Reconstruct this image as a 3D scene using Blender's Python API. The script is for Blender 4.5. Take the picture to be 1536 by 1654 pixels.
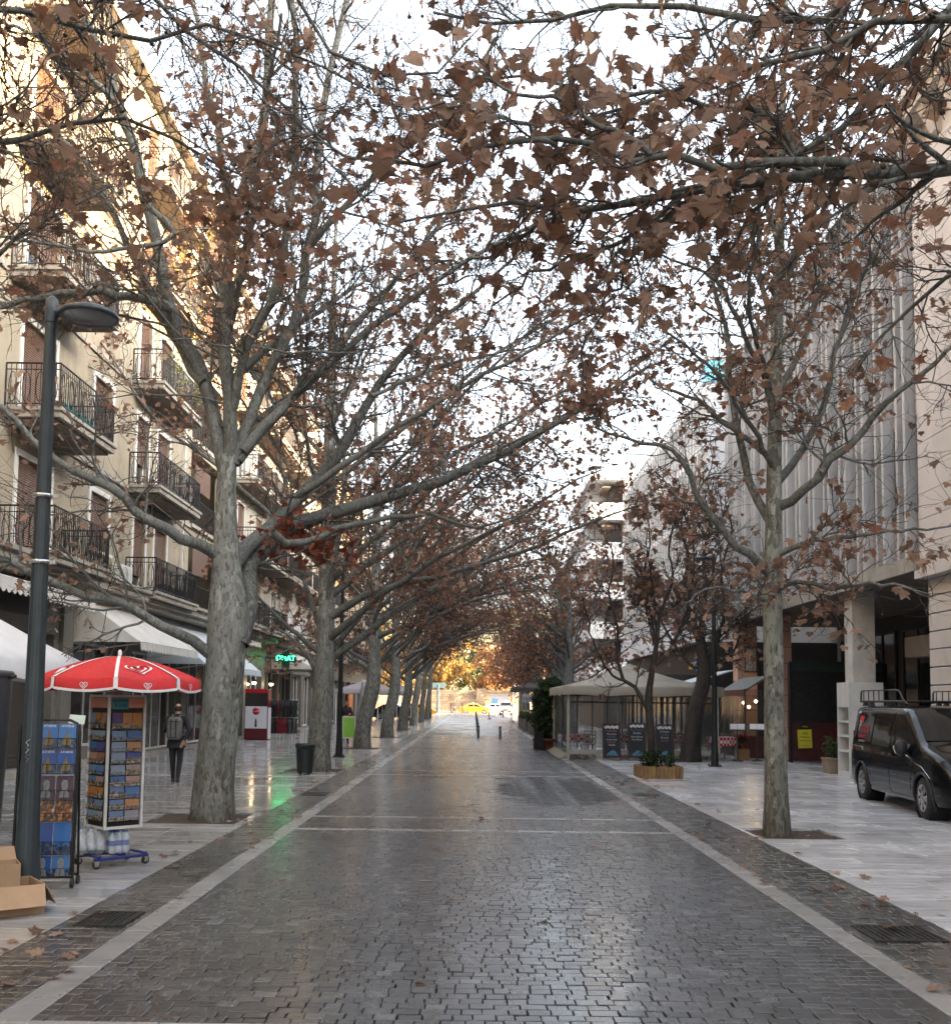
import bpy, bmesh, math, random
import numpy as np
from mathutils import Vector, Matrix

for o in list(bpy.data.objects): bpy.data.objects.remove(o)
S = bpy.context.scene
COL = S.collection
R = math.radians
rnd = random.Random(11)
RNG = np.random.default_rng(7)

# ------------------------------------------------------------------ camera
CAM_H, F_PX, PITCH, ROLL = 1.8, 1657.0, R(4.5), 0.012
PPX, PPY = 766.0, 1132.0 - F_PX * math.tan(PITCH)
cam = bpy.data.cameras.new('camera'); camo = bpy.data.objects.new('camera', cam); COL.objects.link(camo)
cam.sensor_width = 36; cam.sensor_fit = 'AUTO'; cam.lens = 36 * F_PX / 1654
cam.shift_x = (768 - PPX) / 1654; cam.shift_y = (PPY - 827) / 1654
cam.clip_start = 0.05; cam.clip_end = 3000
CAM_R = Matrix.Rotation(math.pi / 2 + PITCH, 3, 'X') @ Matrix.Rotation(ROLL, 3, 'Z')
camo.matrix_world = Matrix.Translation((0, 0, CAM_H)) @ CAM_R.to_4x4()
S.camera = camo

def at(px, py, Y):
    """the point of the place at distance Y along the street that the photograph shows at (px, py)"""
    d = CAM_R @ Vector(((px - PPX) / F_PX, -(py - PPY) / F_PX, -1))
    return Vector((0, 0, CAM_H)) + d * (Y / d.y)

# ------------------------------------------------------------------ light
SUN_EL, SUN_AZ = R(11.5), R(-22)          # azimuth measured from +X towards +Y
sun_dir = Vector((math.cos(SUN_EL) * math.cos(SUN_AZ), math.cos(SUN_EL) * math.sin(SUN_AZ), math.sin(SUN_EL)))
W = bpy.data.worlds.new('World'); S.world = W; W.use_nodes = True
nt = W.node_tree; nt.nodes.clear()
sky = nt.nodes.new('ShaderNodeTexSky'); sky.sky_type = 'NISHITA'; sky.sun_disc = False
sky.sun_elevation = SUN_EL; sky.sun_rotation = math.atan2(sun_dir.x, sun_dir.y)
sky.air_density = 1.0; sky.dust_density = 7.0; sky.ozone_density = 1.6
bg = nt.nodes.new('ShaderNodeBackground'); bg.inputs['Strength'].default_value = 0.15
wo = nt.nodes.new('ShaderNodeOutputWorld')
hs = nt.nodes.new('ShaderNodeHueSaturation'); hs.inputs['Saturation'].default_value = .42   # milky winter sky
nt.links.new(sky.outputs[0], hs.inputs['Color']); nt.links.new(hs.outputs[0], bg.inputs[0]); nt.links.new(bg.outputs[0], wo.inputs[0])
sl = bpy.data.lights.new('sun', 'SUN'); sl.energy = 3.2; sl.angle = R(0.5); sl.color = (1, .66, .31)
so = bpy.data.objects.new('sun', sl); COL.objects.link(so); so.location = (40, -20, 40)
so.rotation_euler = sun_dir.to_track_quat('Z', 'Y').to_euler()
S.view_settings.view_transform = 'Standard'; S.view_settings.look = 'None'
S.view_settings.exposure = 3.55; S.view_settings.gamma = 1
S.view_settings.use_curve_mapping = False
S.cycles.use_denoising = True
S.cycles.max_bounces = 6; S.cycles.diffuse_bounces = 3; S.cycles.glossy_bounces = 3
S.cycles.transparent_max_bounces = 8; S.cycles.transmission_bounces = 4
S.cycles.caustics_reflective = False; S.cycles.caustics_refractive = False

# ------------------------------------------------------------------ materials
def srgb(h):
    h = h.lstrip('#'); v = [int(h[i:i + 2], 16) / 255 for i in (0, 2, 4)]
    return tuple(c / 12.92 if c <= .04045 else ((c + .055) / 1.055) ** 2.4 for c in v)
class N:
    """thin wrapper for building node trees"""
    def __init__(s, name):
        s.m = bpy.data.materials.new(name); s.m.use_nodes = True; s.t = s.m.node_tree; s.t.nodes.clear()
        s.out = s.n('OutputMaterial')
    def n(s, typ, **kw):
        x = s.t.nodes.new('ShaderNode' + typ)
        for k, v in kw.items(): setattr(x, k, v)
        return x
    def l(s, a, b): s.t.links.new(a, b)
    def pos(s, scale=(1, 1, 1), rot=(0, 0, 0), obj=False):
        g = s.n('TexCoord').outputs['Object'] if obj else s.n('NewGeometry').outputs['Position']
        mp = s.n('Mapping'); mp.inputs['Scale'].default_value = scale; mp.inputs['Rotation'].default_value = rot
        s.l(g, mp.inputs[0]); return mp.outputs[0]
    def noise(s, vec, scale=5, detail=4, rough=.55, dist=0):
        x = s.n('TexNoise'); x.inputs['Scale'].default_value = scale; x.inputs['Detail'].default_value = detail
        x.inputs['Roughness'].default_value = rough; x.inputs['Distortion'].default_value = dist
        if vec: s.l(vec, x.inputs['Vector'])
        return x.outputs['Fac']
    def ramp(s, fac, stops, interp='LINEAR'):
        x = s.n('ValToRGB'); cr = x.color_ramp; cr.interpolation = interp
        while len(cr.elements) < len(stops): cr.elements.new(.5)
        for e, (p, c) in zip(cr.elements, stops):
            e.position = p; e.color = (c, c, c, 1) if isinstance(c, (int, float)) else (*c[:3], 1)
        s.l(fac, x.inputs[0]); return x.outputs[0]
    def mix(s, fac, a, b, blend='MIX'):
        x = s.n('Mix', data_type='RGBA', blend_type=blend)
        for v, i in ((fac, 0), (a, 6), (b, 7)):
            if isinstance(v, (int, float)): x.inputs[i].default_value = v if i == 0 else (v, v, v, 1)
            elif isinstance(v, tuple): x.inputs[i].default_value = (*v[:3], 1)
            else: s.l(v, x.inputs[i])
        return x.outputs[2]
    def math(s, op, a, b=0.0, c=0.0):
        x = s.n('Math', operation=op)
        for i, v in enumerate((a, b, c)):
            if isinstance(v, (int, float)): x.inputs[i].default_value = v
            else: s.l(v, x.inputs[i])
        return x.outputs[0]
    def island(s):
        g = s.n('NewGeometry'); o = s.n('ObjectInfo')
        return s.math('FRACT', s.math('ADD', g.outputs['Random Per Island'], o.outputs['Random']))
    def bump(s, h, strength=.3, dist=.02):
        x = s.n('Bump'); x.inputs['Strength'].default_value = strength; x.inputs['Distance'].default_value = dist
        s.l(h, x.inputs['Height']); return x.outputs[0]
    def bsdf(s, col=None, rough=.6, metal=0, spec=.5, bump=None, coat=0, trans=0, emit=None, estr=0, alpha=None, ior=None):
        b = s.n('BsdfPrincipled')
        def put(k, v):
            if v is None: return
            if isinstance(v, (int, float)): b.inputs[k].default_value = v
            elif isinstance(v, tuple): b.inputs[k].default_value = (*v[:3], 1)
            else: s.l(v, b.inputs[k])
        put('Base Color', col); put('Roughness', rough); put('Metallic', metal); put('Specular IOR Level', spec)
        put('Normal', bump); put('Coat Weight', coat); put('Transmission Weight', trans)
        if not isinstance(coat, (int, float)) or coat: b.inputs['Coat Roughness'].default_value = .04
        if emit is not None: put('Emission Color', emit); b.inputs['Emission Strength'].default_value = estr
        if alpha is not None: put('Alpha', alpha)
        if ior: put('IOR', ior)
        s.b = b; s.l(b.outputs[0], s.out.inputs[0]); return s.m

MC = {}
def M(name, col, rough=.6, metal=0, var=.18, vscale=3., bump=.15, bscale=60, spec=.5, isl=0, coat=0, dirt=0, obj=False, bdist=.004):
    """painted / plain surface with mottling, fine relief, roughness wear and an optional dirt layer"""
    if name in MC: return MC[name]
    if isinstance(col, str): col = srgb(col)
    k = N(name); p = k.pos(obj=obj)
    f = k.noise(p, vscale, 6, .62)
    lo = tuple(c * (1 - var) for c in col); hi = tuple(min(1, c * (1 + var)) for c in col)
    c = k.ramp(f, [(.3, lo), (.7, hi)])
    if isl:
        r = k.island(); c = k.mix(1.0, c, k.ramp(r, [(0, 1 - isl), (1, 1 + isl * .6)]), 'MULTIPLY')
    if dirt:
        d = k.ramp(k.noise(k.pos((1, 1, .25)), 1.7, 7, .7, .6), [(.5, 0.0), (.75, dirt)])
        c = k.mix(d, c, tuple(x * .35 for x in col))
    rr = k.ramp(k.noise(p, vscale * 5, 3), [(.3, max(.02, rough * .8)), (.7, min(1, rough * 1.15))])
    bm = k.bump(k.noise(p, bscale, 3), bump, bdist) if bump else None
    MC[name] = k.bsdf(c, rr, metal, spec, bm, coat); return MC[name]

def M_emit(name, col, strength):
    if name in MC: return MC[name]
    k = N(name); MC[name] = k.bsdf((.02, .02, .02), .4, emit=col if not isinstance(col, str) else srgb(col), estr=strength); return MC[name]

def M_glass(name, tint=(.02, .025, .03), rough=.05, alpha=None, spec=.6):
    if name in MC: return MC[name]
    k = N(name); p = k.pos()
    bm = k.bump(k.noise(p, 1.3, 2), .06, .05)
    MC[name] = k.bsdf(tint, k.ramp(k.noise(p, 6, 4), [(.3, rough), (.8, rough * 2.5)]), 0, spec, bm, alpha=alpha); return MC[name]

# ------------------------------------------------------------------ mesh helpers
def link_mesh(name, me, mats, parent=None):
    o = bpy.data.objects.new(name, me); COL.objects.link(o)
    for m in (mats if isinstance(mats, (list, tuple)) else [mats]):
        me.materials.append(m)
    if parent is not None: o.parent = parent
    return o

def np_mesh(name, V, F, mats, parent=None, smooth=False, midx=None):
    V = np.asarray(V, dtype=np.float32); F = np.asarray(F, dtype=np.int32)
    me = bpy.data.meshes.new(name); n, k = F.shape
    me.vertices.add(len(V)); me.vertices.foreach_set('co', V.ravel())
    me.loops.add(n * k); me.loops.foreach_set('vertex_index', F.ravel())
    me.polygons.add(n); me.polygons.foreach_set('loop_start', np.arange(0, n * k, k, dtype=np.int32))
    me.polygons.foreach_set('loop_total', np.full(n, k, dtype=np.int32))
    me.polygons.foreach_set('use_smooth', np.full(n, bool(smooth), dtype=bool))
    if midx is not None: me.polygons.foreach_set('material_index', np.asarray(midx, dtype=np.int32))
    me.update(calc_edges=True); me.validate()
    return link_mesh(name, me, mats, parent)

class MB:
    """collects boxes, bars, lathes and prisms; build() links them as one mesh object"""
    def __init__(s): s.v = []; s.f = []; s.mi = []; s.sm = []
    def add(s, vs, fs, mi=0, sm=False, mtx=None):
        b = len(s.v)
        for v in vs: s.v.append(tuple(mtx @ Vector(v)) if mtx is not None else tuple(v))
        for f in fs: s.f.append(tuple(i + b for i in f)); s.mi.append(mi); s.sm.append(sm)
        return s
    def box(s, x0, x1, y0, y1, z0, z1, mi=0, bev=0, mtx=None):
        if x1 < x0: x0, x1 = x1, x0
        if y1 < y0: y0, y1 = y1, y0
        if z1 < z0: z0, z1 = z1, z0
        if bev:
            b = min(bev, (x1 - x0) * .49, (y1 - y0) * .49, (z1 - z0) * .49)
            bm = bmesh.new(); bmesh.ops.create_cube(bm, size=1)
            for v in bm.verts:
                v.co = Vector(((x0 + x1) / 2 + v.co.x * (x1 - x0), (y0 + y1) / 2 + v.co.y * (y1 - y0), (z0 + z1) / 2 + v.co.z * (z1 - z0)))
            bmesh.ops.bevel(bm, geom=bm.edges[:], offset=b, segments=1, affect='EDGES')
            bm.verts.index_update()
            s.add([v.co.copy() for v in bm.verts], [[v.index for v in f.verts] for f in bm.faces], mi, False, mtx); bm.free(); return s
        vs = [(x0, y0, z0), (x1, y0, z0), (x1, y1, z0), (x0, y1, z0), (x0, y0, z1), (x1, y0, z1), (x1, y1, z1), (x0, y1, z1)]
        return s.add(vs, [(3, 2, 1, 0), (4, 5, 6, 7), (0, 1, 5, 4), (1, 2, 6, 5), (2, 3, 7, 6), (3, 0, 4, 7)], mi, False, mtx)
    def quad(s, a, b, c, d, mi=0, mtx=None): return s.add([a, b, c, d], [(0, 1, 2, 3)], mi, False, mtx)
    def tube(s, pts, rad, k=8, mi=0, cap=True, sm=True, mtx=None):
        pts = [Vector(p) for p in pts]; n = len(pts)
        rad = [rad] * n if isinstance(rad, (int, float)) else list(rad)
        t0 = (pts[1] - pts[0]).normalized(); ref = Vector((0, 0, 1)) if abs(t0.z) < .9 else Vector((1, 0, 0))
        vs = []; fs = []
        for i, p in enumerate(pts):
            t = (pts[min(i + 1, n - 1)] - pts[max(i - 1, 0)]).normalized()
            u = t.cross(ref); u = u.normalized() if u.length > 1e-5 else Vector((1, 0, 0)); w = t.cross(u)
            for j in range(k):
                a = 2 * math.pi * j / k; vs.append(p + (u * math.cos(a) + w * math.sin(a)) * rad[i])
        for i in range(n - 1):
            for j in range(k):
                q = (j + 1) % k; fs.append((i * k + j, i * k + q, (i + 1) * k + q, (i + 1) * k + j))
        s.add(vs, fs, mi, sm, mtx)
        if cap: s.add(vs[:k], [tuple(range(k))], mi, False, mtx); s.add(vs[-k:], [tuple(range(k))[::-1]], mi, False, mtx)
        return s
    def lathe(s, prof, c=(0, 0, 0), k=20, mi=0, sm=True, mtx=None, mod=None, cap=True):
        """prof: list of (radius, z); mod(angle, radius, z) may reshape the radius"""
        vs = []; fs = []; n = len(prof)
        for i, (r, z) in enumerate(prof):
            for j in range(k):
                a = 2 * math.pi * j / k; q = mod(a, r, z) if mod else r
                vs.append((c[0] + q * math.cos(a), c[1] + q * math.sin(a), c[2] + z))
        for i in range(n - 1):
            for j in range(k):
                q = (j + 1) % k; fs.append((i * k + j, i * k + q, (i + 1) * k + q, (i + 1) * k + j))
        s.add(vs, fs, mi, sm, mtx)
        if cap and prof[0][0] > 1e-4: s.add(vs[:k], [tuple(range(k))[::-1]], mi, False, mtx)
        if cap and prof[-1][0] > 1e-4: s.add(vs[-k:], [tuple(range(k))], mi, False, mtx)
        return s
    def prism(s, poly, axis, a, b, mi=0, mtx=None, sm=False):
        """poly in the two other axes (order kept: x:(y,z) y:(x,z) z:(x,y)), extruded from a to b"""
        def P(u, w, h): return {'x': (h, u, w), 'y': (u, h, w), 'z': (u, w, h)}[axis]
        n = len(poly)
        vs = [P(u, w, a) for u, w in poly] + [P(u, w, b) for u, w in poly]
        s.add(vs, [tuple(range(n))[::-1], tuple(range(n, 2 * n))], mi, False, mtx)
        return s.add(vs, [(i, (i + 1) % n, n + (i + 1) % n, n + i) for i in range(n)], mi, sm, mtx)
    def build(s, name, mats, parent=None, fix=True):
        me = bpy.data.meshes.new(name); me.from_pydata(s.v, [], s.f)
        me.polygons.foreach_set('material_index', s.mi); me.polygons.foreach_set('use_smooth', s.sm)
        if fix:
            bm = bmesh.new(); bm.from_mesh(me); bmesh.ops.recalc_face_normals(bm, faces=bm.faces[:]); bm.to_mesh(me); bm.free()
        me.update(); return link_mesh(name, me, mats, parent)

def tag(o, label=None, cat=None, group=None, kind=None):
    if label: o['label'] = label
    if cat: o['category'] = cat
    if group: o['group'] = group
    if kind: o['kind'] = kind
    return o
def thing(name, label, cat, loc=(0, 0, 0), rz=0, group=None):
    o = bpy.data.objects.new(name, None); COL.objects.link(o); o.empty_display_size = .2
    o.location = loc; o.rotation_euler = (0, 0, rz); return tag(o, label, cat, group)
def struct(o, name=None): o['kind'] = 'structure'; return o
def copy_tree(o, parent=None):
    c = o.copy(); COL.objects.link(c); c.parent = parent
    for ch in list(o.children): copy_tree(ch, c)
    return c

def text_mesh(txt, size, mtx, name, mat, parent=None, depth=.002, align='CENTER'):
    """lettering as a flat mesh laid in its local XY plane, placed by mtx"""
    cu = bpy.data.curves.new('lettering', 'FONT'); cu.body = txt; cu.size = size; cu.align_x = align; cu.align_y = 'CENTER'
    cu.extrude = depth; cu.resolution_u = 2
    to = bpy.data.objects.new('lettering', cu); COL.objects.link(to)
    me = bpy.data.meshes.new_from_object(to)
    bpy.data.objects.remove(to); bpy.data.curves.remove(cu)
    me.materials.clear(); me.transform(mtx)
    return link_mesh(name, me, mat, parent)
def basis(o, x, y):
    """matrix with local x along x, local y along y, at o"""
    x = Vector(x).normalized(); y = Vector(y).normalized(); z = x.cross(y)
    m = Matrix.Identity(4)
    for i in range(3): m[i][0] = x[i]; m[i][1] = y[i]; m[i][2] = z[i]; m[i][3] = o[i]
    return m
# ------------------------------------------------------------------ ground materials
def mat_cobble(name, c0, c1, c2, r0, r1):
    k = N(name); p = k.pos(); r = k.island()
    c = k.ramp(r, [(0, c0), (.55, c1), (.9, c2), (1, tuple(x * 1.7 for x in c2))])
    g = k.noise(p, 22, 5, .65)
    c = k.mix(1, c, k.ramp(g, [(.3, .7), (.72, 1.3)]), 'MULTIPLY')
    grime = k.ramp(k.noise(p, .55, 6, .62, .8), [(.42, 0.0), (.66, .55)])
    c = k.mix(grime, c, tuple(x * .5 for x in c1))
    wet = k.noise(k.pos((.8, .35, 1)), .9, 5, .6, .5)
    rr = k.ramp(wet, [(.35, r0), (.68, r1)])
    rr = k.mix(.35, rr, k.ramp(g, [(.25, r0), (.8, r1 + .15)]))
    mp = k.n('Mapping', vector_type='POINT'); mp.inputs['Location'].default_value = (-1.75 * .62, -21.5 * .2, 0); mp.inputs['Scale'].default_value = (.62, .2, 0); k.l(k.n('NewGeometry').outputs['Position'], mp.inputs[0])
    ln = k.n('VectorMath', operation='LENGTH'); k.l(mp.outputs[0], ln.inputs[0])
    patch = k.ramp(k.math('ADD', ln.outputs['Value'], k.math('MULTIPLY', k.math('SUBTRACT', k.noise(p, 1.1, 5, .65), .5), 1.3)), [(.66, 1.0), (.86, 0.0)])      # worn patch of rougher, relaid setts
    rr = k.mix(patch, rr, .75); c = k.mix(k.math('MULTIPLY', patch, .6), c, (.02, .018, .016))
    track = k.ramp(k.noise(k.pos((1.6, .05, 1)), 1.2, 4, .6), [(.42, 0.0), (.62, .5)]); rr = k.mix(track, rr, .12)                                       # smoother wheel tracks
    k.bsdf(c, rr, 0, .6, k.bump(k.noise(p, 60, 6, .72), .55, .005), coat=k.math('MULTIPLY', k.math('SUBTRACT', 1.0, patch), .7)); k.b.inputs['Coat Roughness'].default_value = .17; return k.m
MAT_COB = mat_cobble('wet_cobble_stone', (.026, .026, .027), (.042, .042, .043), (.07, .07, .071), .2, .42)
MAT_GUT = mat_cobble('gutter_stone', (.032, .03, .026), (.056, .052, .045), (.095, .09, .08), .2, .5)
def mat_far_cobble():
    k = N('far_cobble_paving'); p = k.pos()
    br = k.n('TexBrick'); br.inputs['Scale'].default_value = 1; br.inputs['Brick Width'].default_value = .14; br.inputs['Row Height'].default_value = .115
    br.inputs['Mortar Size'].default_value = .01; br.inputs['Color1'].default_value = (.03, .03, .029, 1); br.inputs['Color2'].default_value = (.055, .054, .052, 1); br.inputs['Mortar'].default_value = (.02, .02, .019, 1)
    k.l(p, br.inputs[0])
    n = k.noise(k.pos((.8, .3, 1)), .8, 5, .6, .5)
    k.bsdf(br.outputs[0], k.ramp(n, [(.35, .22), (.7, .42)]), 0, .55, k.bump(k.noise(p, 9, 4, .7), .5, .012)); return k.m
MAT_FARCOB = mat_far_cobble()
def mat_marble(name, lo, hi, r0, r1, tone):
    k = N(name); r = k.island()
    cx = k.n('CombineXYZ'); k.l(k.math('MULTIPLY', r, 37.), cx.inputs[0]); k.l(k.math('MULTIPLY', r, 91.), cx.inputs[1])
    ad = k.n('VectorMath', operation='ADD'); k.l(k.pos((.55, 2.3, 1)), ad.inputs[0]); k.l(cx.outputs[0], ad.inputs[1]); v = ad.outputs[0]
    base = k.ramp(r, [(0, tuple(c * tone for c in lo)), (.5, tuple(c * tone * .85 for c in hi)), (1, tuple(c * tone for c in hi))])
    vein = k.ramp(k.noise(v, 2.2, 8, .68, 1.4), [(.44, 0.0), (.56, .35), (.68, .75)])
    c = k.mix(vein, base, tuple(x * .5 * tone for x in lo))
    spot = k.ramp(k.noise(k.pos(), 4.5, 6, .75, .7), [(.60, 0.0), (.70, .6)])
    c = k.mix(spot, c, (.10, .095, .085))
    grime = k.ramp(k.noise(k.pos(), .5, 5, .6), [(.45, 0.0), (.75, .45)])
    c = k.mix(grime, c, (.16, .15, .135))
    rr = k.ramp(k.noise(k.pos((1, .6, 1)), 1.2, 5, .6), [(.35, r0), (.7, r1)])
    k.bsdf(c, rr, 0, .5, k.bump(k.noise(k.pos(), 26, 4, .6), .10, .002)); return k.m
MAT_MARB_L = mat_marble('wet_grey_marble', (.30, .298, .29), (.50, .495, .48), .08, .22, .98)
MAT_MARB_R = mat_marble('damp_white_marble', (.54, .555, .575), (.70, .715, .735), .14, .32, 1.0)
MAT_KERB = mat_marble('kerb_marble', (.36, .355, .345), (.46, .455, .445), .2, .4, .72)
MAT_BED = M('paving_bed', (.055, .052, .047), .7, var=.9, vscale=5)
MAT_ASPHALT = M('asphalt', (.055, .055, .058), .55, var=.25, vscale=2, bump=.4, bscale=90)
MAT_SOIL = M('tree_pit_soil', (.055, .035, .022), .9, var=.5, vscale=14, bump=1, bscale=30, bdist=.03)
MAT_IRON = M('drain_iron', (.035, .033, .03), .5, .6, var=.4, vscale=10)

XR0, XR1 = -2.45, 2.80          # cobbled carriageway
SL0, SR1 = -2.67, 3.01          # marble kerb strips
GL0, GR1 = -3.25, 3.84          # cobbled gutters, then marble pavement
PL0, PR1 = -10.35, 13.2
Y0, Y1, YFAR, YEND = 3.6, 54.0, 138.0, 165.0

def sheet(name, x0, x1, y0, y1, z, mat, nx=1, ny=1):
    xs = np.linspace(x0, x1, nx + 1); ys = np.linspace(y0, y1, ny + 1)
    V = [(x, y, z) for y in ys for x in xs]
    F = [(j * (nx + 1) + i, j * (nx + 1) + i + 1, (j + 1) * (nx + 1) + i + 1, (j + 1) * (nx + 1) + i) for j in range(ny) for i in range(nx)]
    return struct(np_mesh(name, V, F, mat))

sheet('ground', -600, 600, -200, 1200, -.12, M('far_ground', (.16, .13, .09), .9, var=.3, vscale=.3))
road = sheet('road', XR0, XR1, -4, Y1, -.022, MAT_BED)
far_road = sheet('far_road', GL0, GR1, Y1, YFAR, -.004, MAT_FARCOB)
gut_l = sheet('gutter_left', GL0, SL0, -4, Y1, -.022, MAT_BED)
gut_r = sheet('gutter_right', SR1, GR1, -4, Y1, -.022, MAT_BED)
pav_l = sheet('pavement_left', PL0, GL0, -4, YFAR, -.045, MAT_BED)
pav_r = sheet('pavement_right', GR1, PR1, -4, YFAR, -.045, MAT_BED)
cross_street = sheet('cross_street', -120, 120, YFAR, YEND, -.010, M('square_paving', (.26, .24, .21), .4, var=.2, vscale=1))

BANDS = [(5.40, 5.86), (14.40, 14.54), (15.97, 16.10), (24.98, 25.12), (26.53, 26.67), (35.64, 35.8), (37.24, 37.4), (46.34, 46.5), (47.94, 48.1)]
def in_band(y, d): return any(a - d < y < b for a, b in BANDS)

def stones(rects, top=.0, depth=.03, inset=.0045, jit=.0032, zj=.002, tilt=.008, dome=.0):
    """rects (n,4): x0,x1,y0,y1 -> chamfered blocks, 12 vertices and 9 faces each"""
    r = np.asarray(rects, float); n = len(r)
    cx = (r[:, 0] + r[:, 1]) / 2; cy = (r[:, 2] + r[:, 3]) / 2
    sx = np.array([-1, 1, 1, -1]) * .5; sy = np.array([-1, -1, 1, 1]) * .5
    w = (r[:, 1] - r[:, 0])[:, None]; d = (r[:, 3] - r[:, 2])[:, None]
    jx = RNG.normal(0, jit, (n, 4)).clip(-2 * jit, 2 * jit) * .7; jy = RNG.normal(0, jit, (n, 4)).clip(-2 * jit, 2 * jit) * .7
    X = cx[:, None] + w * sx + jx; Y = cy[:, None] + d * sy + jy
    Xi = cx[:, None] + (w - 2 * inset) * sx + jx; Yi = cy[:, None] + (d - 2 * inset) * sy + jy
    tz = RNG.normal(0, zj, (n, 1)); ta = RNG.normal(0, tilt, (n, 1)); tb = RNG.normal(0, tilt, (n, 1))
    Zi = top + tz + ta * (Xi - cx[:, None]) + tb * (Yi - cy[:, None])
    Zm = Zi - inset * .8; Zb = np.full((n, 4), top - depth)
    V = np.stack([np.stack([Xi, Yi, Zi], 2), np.stack([X, Y, Zm], 2), np.stack([X, Y, Zb], 2)], 1).reshape(n * 12, 3)
    f = [(0, 1, 2, 3)] + [(4 + i, 4 + (i + 1) % 4, (i + 1) % 4, i) for i in range(4)] + [(8 + i, 8 + (i + 1) % 4, 4 + (i + 1) % 4, 4 + i) for i in range(4)]
    F = (np.array(f)[None] + (np.arange(n) * 12)[:, None, None]).reshape(-1, 4)
    return V, F

def cobble_rects(x0, x1, y0, y1, w, d, gap=.005, bands=True):
    out = []; y = y0
    while y < y1:
        dd = d * rnd.uniform(.9, 1.12)
        if bands and in_band(y, dd):
            y = max(b for a, b in BANDS if a - dd < y < b) + .004; continue
        x = x0 + .004; first = True
        while x < x1 - .03:
            ww = w * rnd.uniform(.72, 1.35) * (rnd.uniform(.4, 1) if first else 1); first = False
            e = min(x + ww, x1 - .004)
            if x1 - .004 - e < .05: e = x1 - .004
            out.append((x + gap / 2, e - gap / 2, y + gap / 2, y + dd - gap / 2)); x = e
        y += dd
    return np.array(out)

def lay(parent, rects, mat, part, n_single, key, **kw):
    """the n_single pieces that show largest become parts of their own, the rest one joined part"""
    order = sorted(range(len(rects)), key=lambda i: key(rects[i]))
    one = order[:n_single]; rest = order[n_single:]
    for i in one:
        r = rects[i]; c = ((r[0] + r[1]) / 2, (r[2] + r[3]) / 2)
        V, F = stones([(r[0] - c[0], r[1] - c[0], r[2] - c[1], r[3] - c[1])], **kw)
        o = np_mesh(part, V, F, mat, parent); o.location = (c[0], c[1], 0)
    if rest:
        V, F = stones(rects[np.array(rest)], **kw)
        o = np_mesh(part + 's_further_off', V, F, mat, parent); o['kind'] = 'stuff'
def in_view(r): return abs((r[0] + r[1]) / 2) < ((r[2] + r[3]) / 2) * .47 and r[2] > 5.6
KEY = lambda r: (0 if in_view(r) else 1, r[2] + abs(r[0]) * .05)
lay(road, cobble_rects(XR0, XR1, Y0, Y1, .128, .1), MAT_COB, 'cobble', 300, KEY)
lay(gut_l, cobble_rects(GL0, SL0, Y0, Y1, .15, .12, bands=False), MAT_GUT, 'cobble', 120, KEY, zj=.003)
lay(gut_r, cobble_rects(SR1, GR1, Y0, Y1, .15, .12, bands=False), MAT_GUT, 'cobble', 120, KEY, zj=.003)

# marble kerb strips and cross bands, block by block
def strip(name, x0, x1, ya, yb, length):
    o = sheet(name, x0, x1, -4, YFAR, -.02, MAT_KERB); out = []; y = ya
    while y < yb:
        l = length * rnd.uniform(.8, 1.2); out.append((x0 + .002, x1 - .002, y + .003, y + l - .003)); y += l
    lay(o, np.array(out), MAT_KERB, 'kerb_block', 60, lambda r: r[2], inset=.005, jit=.002, zj=.001, tilt=.001, depth=.018)
strip('kerb_strip_left', SL0, XR0, 3.6, YFAR, 1.0)
strip('kerb_strip_right', XR1, SR1, 3.6, YFAR, 1.0)
for a, b in BANDS:
    o = sheet('marble_band', XR0, XR1, a, b, -.018, MAT_KERB); out = []; x = XR0
    while x < XR1 - .05:
        l = rnd.uniform(.7, 1.15); e = min(XR1, x + l)
        if XR1 - e < .25: e = XR1
        out.append((x + .003, e - .003, a + .002, b - .002)); x = e
    lay(o, np.array(out), MAT_KERB, 'band_block', 20, lambda r: r[2], inset=.004, jit=.002, zj=.001, tilt=.001, depth=.016)

# marble slabs with tree pits left open
LT = [(-4.02, 15.6), (-3.95, 26.4), (-4.08, 38.2), (-4.12, 49.7)]
RT = [(4.33, 14.6)]
PITS_L = [(x - .72, x + .62, y - .72, y + .72) for x, y in LT]
PITS_R = [(x - .42, x + .72, y - .62, y + .55) for x, y in RT]
def subtract(rs, h):
    out = []
    for a, b, c, d in rs:
        if b <= h[0] or a >= h[1] or d <= h[2] or c >= h[3]: out.append((a, b, c, d)); continue
        if a < h[0]: out.append((a, h[0], c, d))
        if b > h[1]: out.append((h[1], b, c, d))
        a2, b2 = max(a, h[0]), min(b, h[1])
        if c < h[2]: out.append((a2, b2, c, h[2]))
        if d > h[3]: out.append((a2, b2, h[3], d))
    return [r for r in out if r[1] - r[0] > .03 and r[3] - r[2] > .03]
def slab_rects(x0, x1, y0, y1, pits):
    out = []; y = y0
    while y < y1:
        d = rnd.choice((.36, .4, .4, .46)) * (1 if y < 45 else 2.2); x = x0 - rnd.uniform(0, .8)
        while x < x1:
            l = rnd.uniform(.6, 1.35); e = min(x + l, x1)
            if x1 - e < .25: e = x1
            if e > x0: out.append((max(x, x0) + .0035, e - .0035, y + .0035, min(y + d, y1) - .0035))
            x = e
        y += d
    for h in pits: out = subtract(out, h)
    return np.array(out)
KS = lambda r: (0 if (in_view(r) or abs(r[1]) < r[3] * .5) and r[2] > 6.5 else 1, r[2] + abs(r[0]) * .1)
lay(pav_l, slab_rects(PL0, GL0 - .003, 4, 137, PITS_L), MAT_MARB_L, 'marble_slab', 290, KS, inset=.003, jit=.001, zj=.0012, tilt=.0012, depth=.04)
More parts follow.
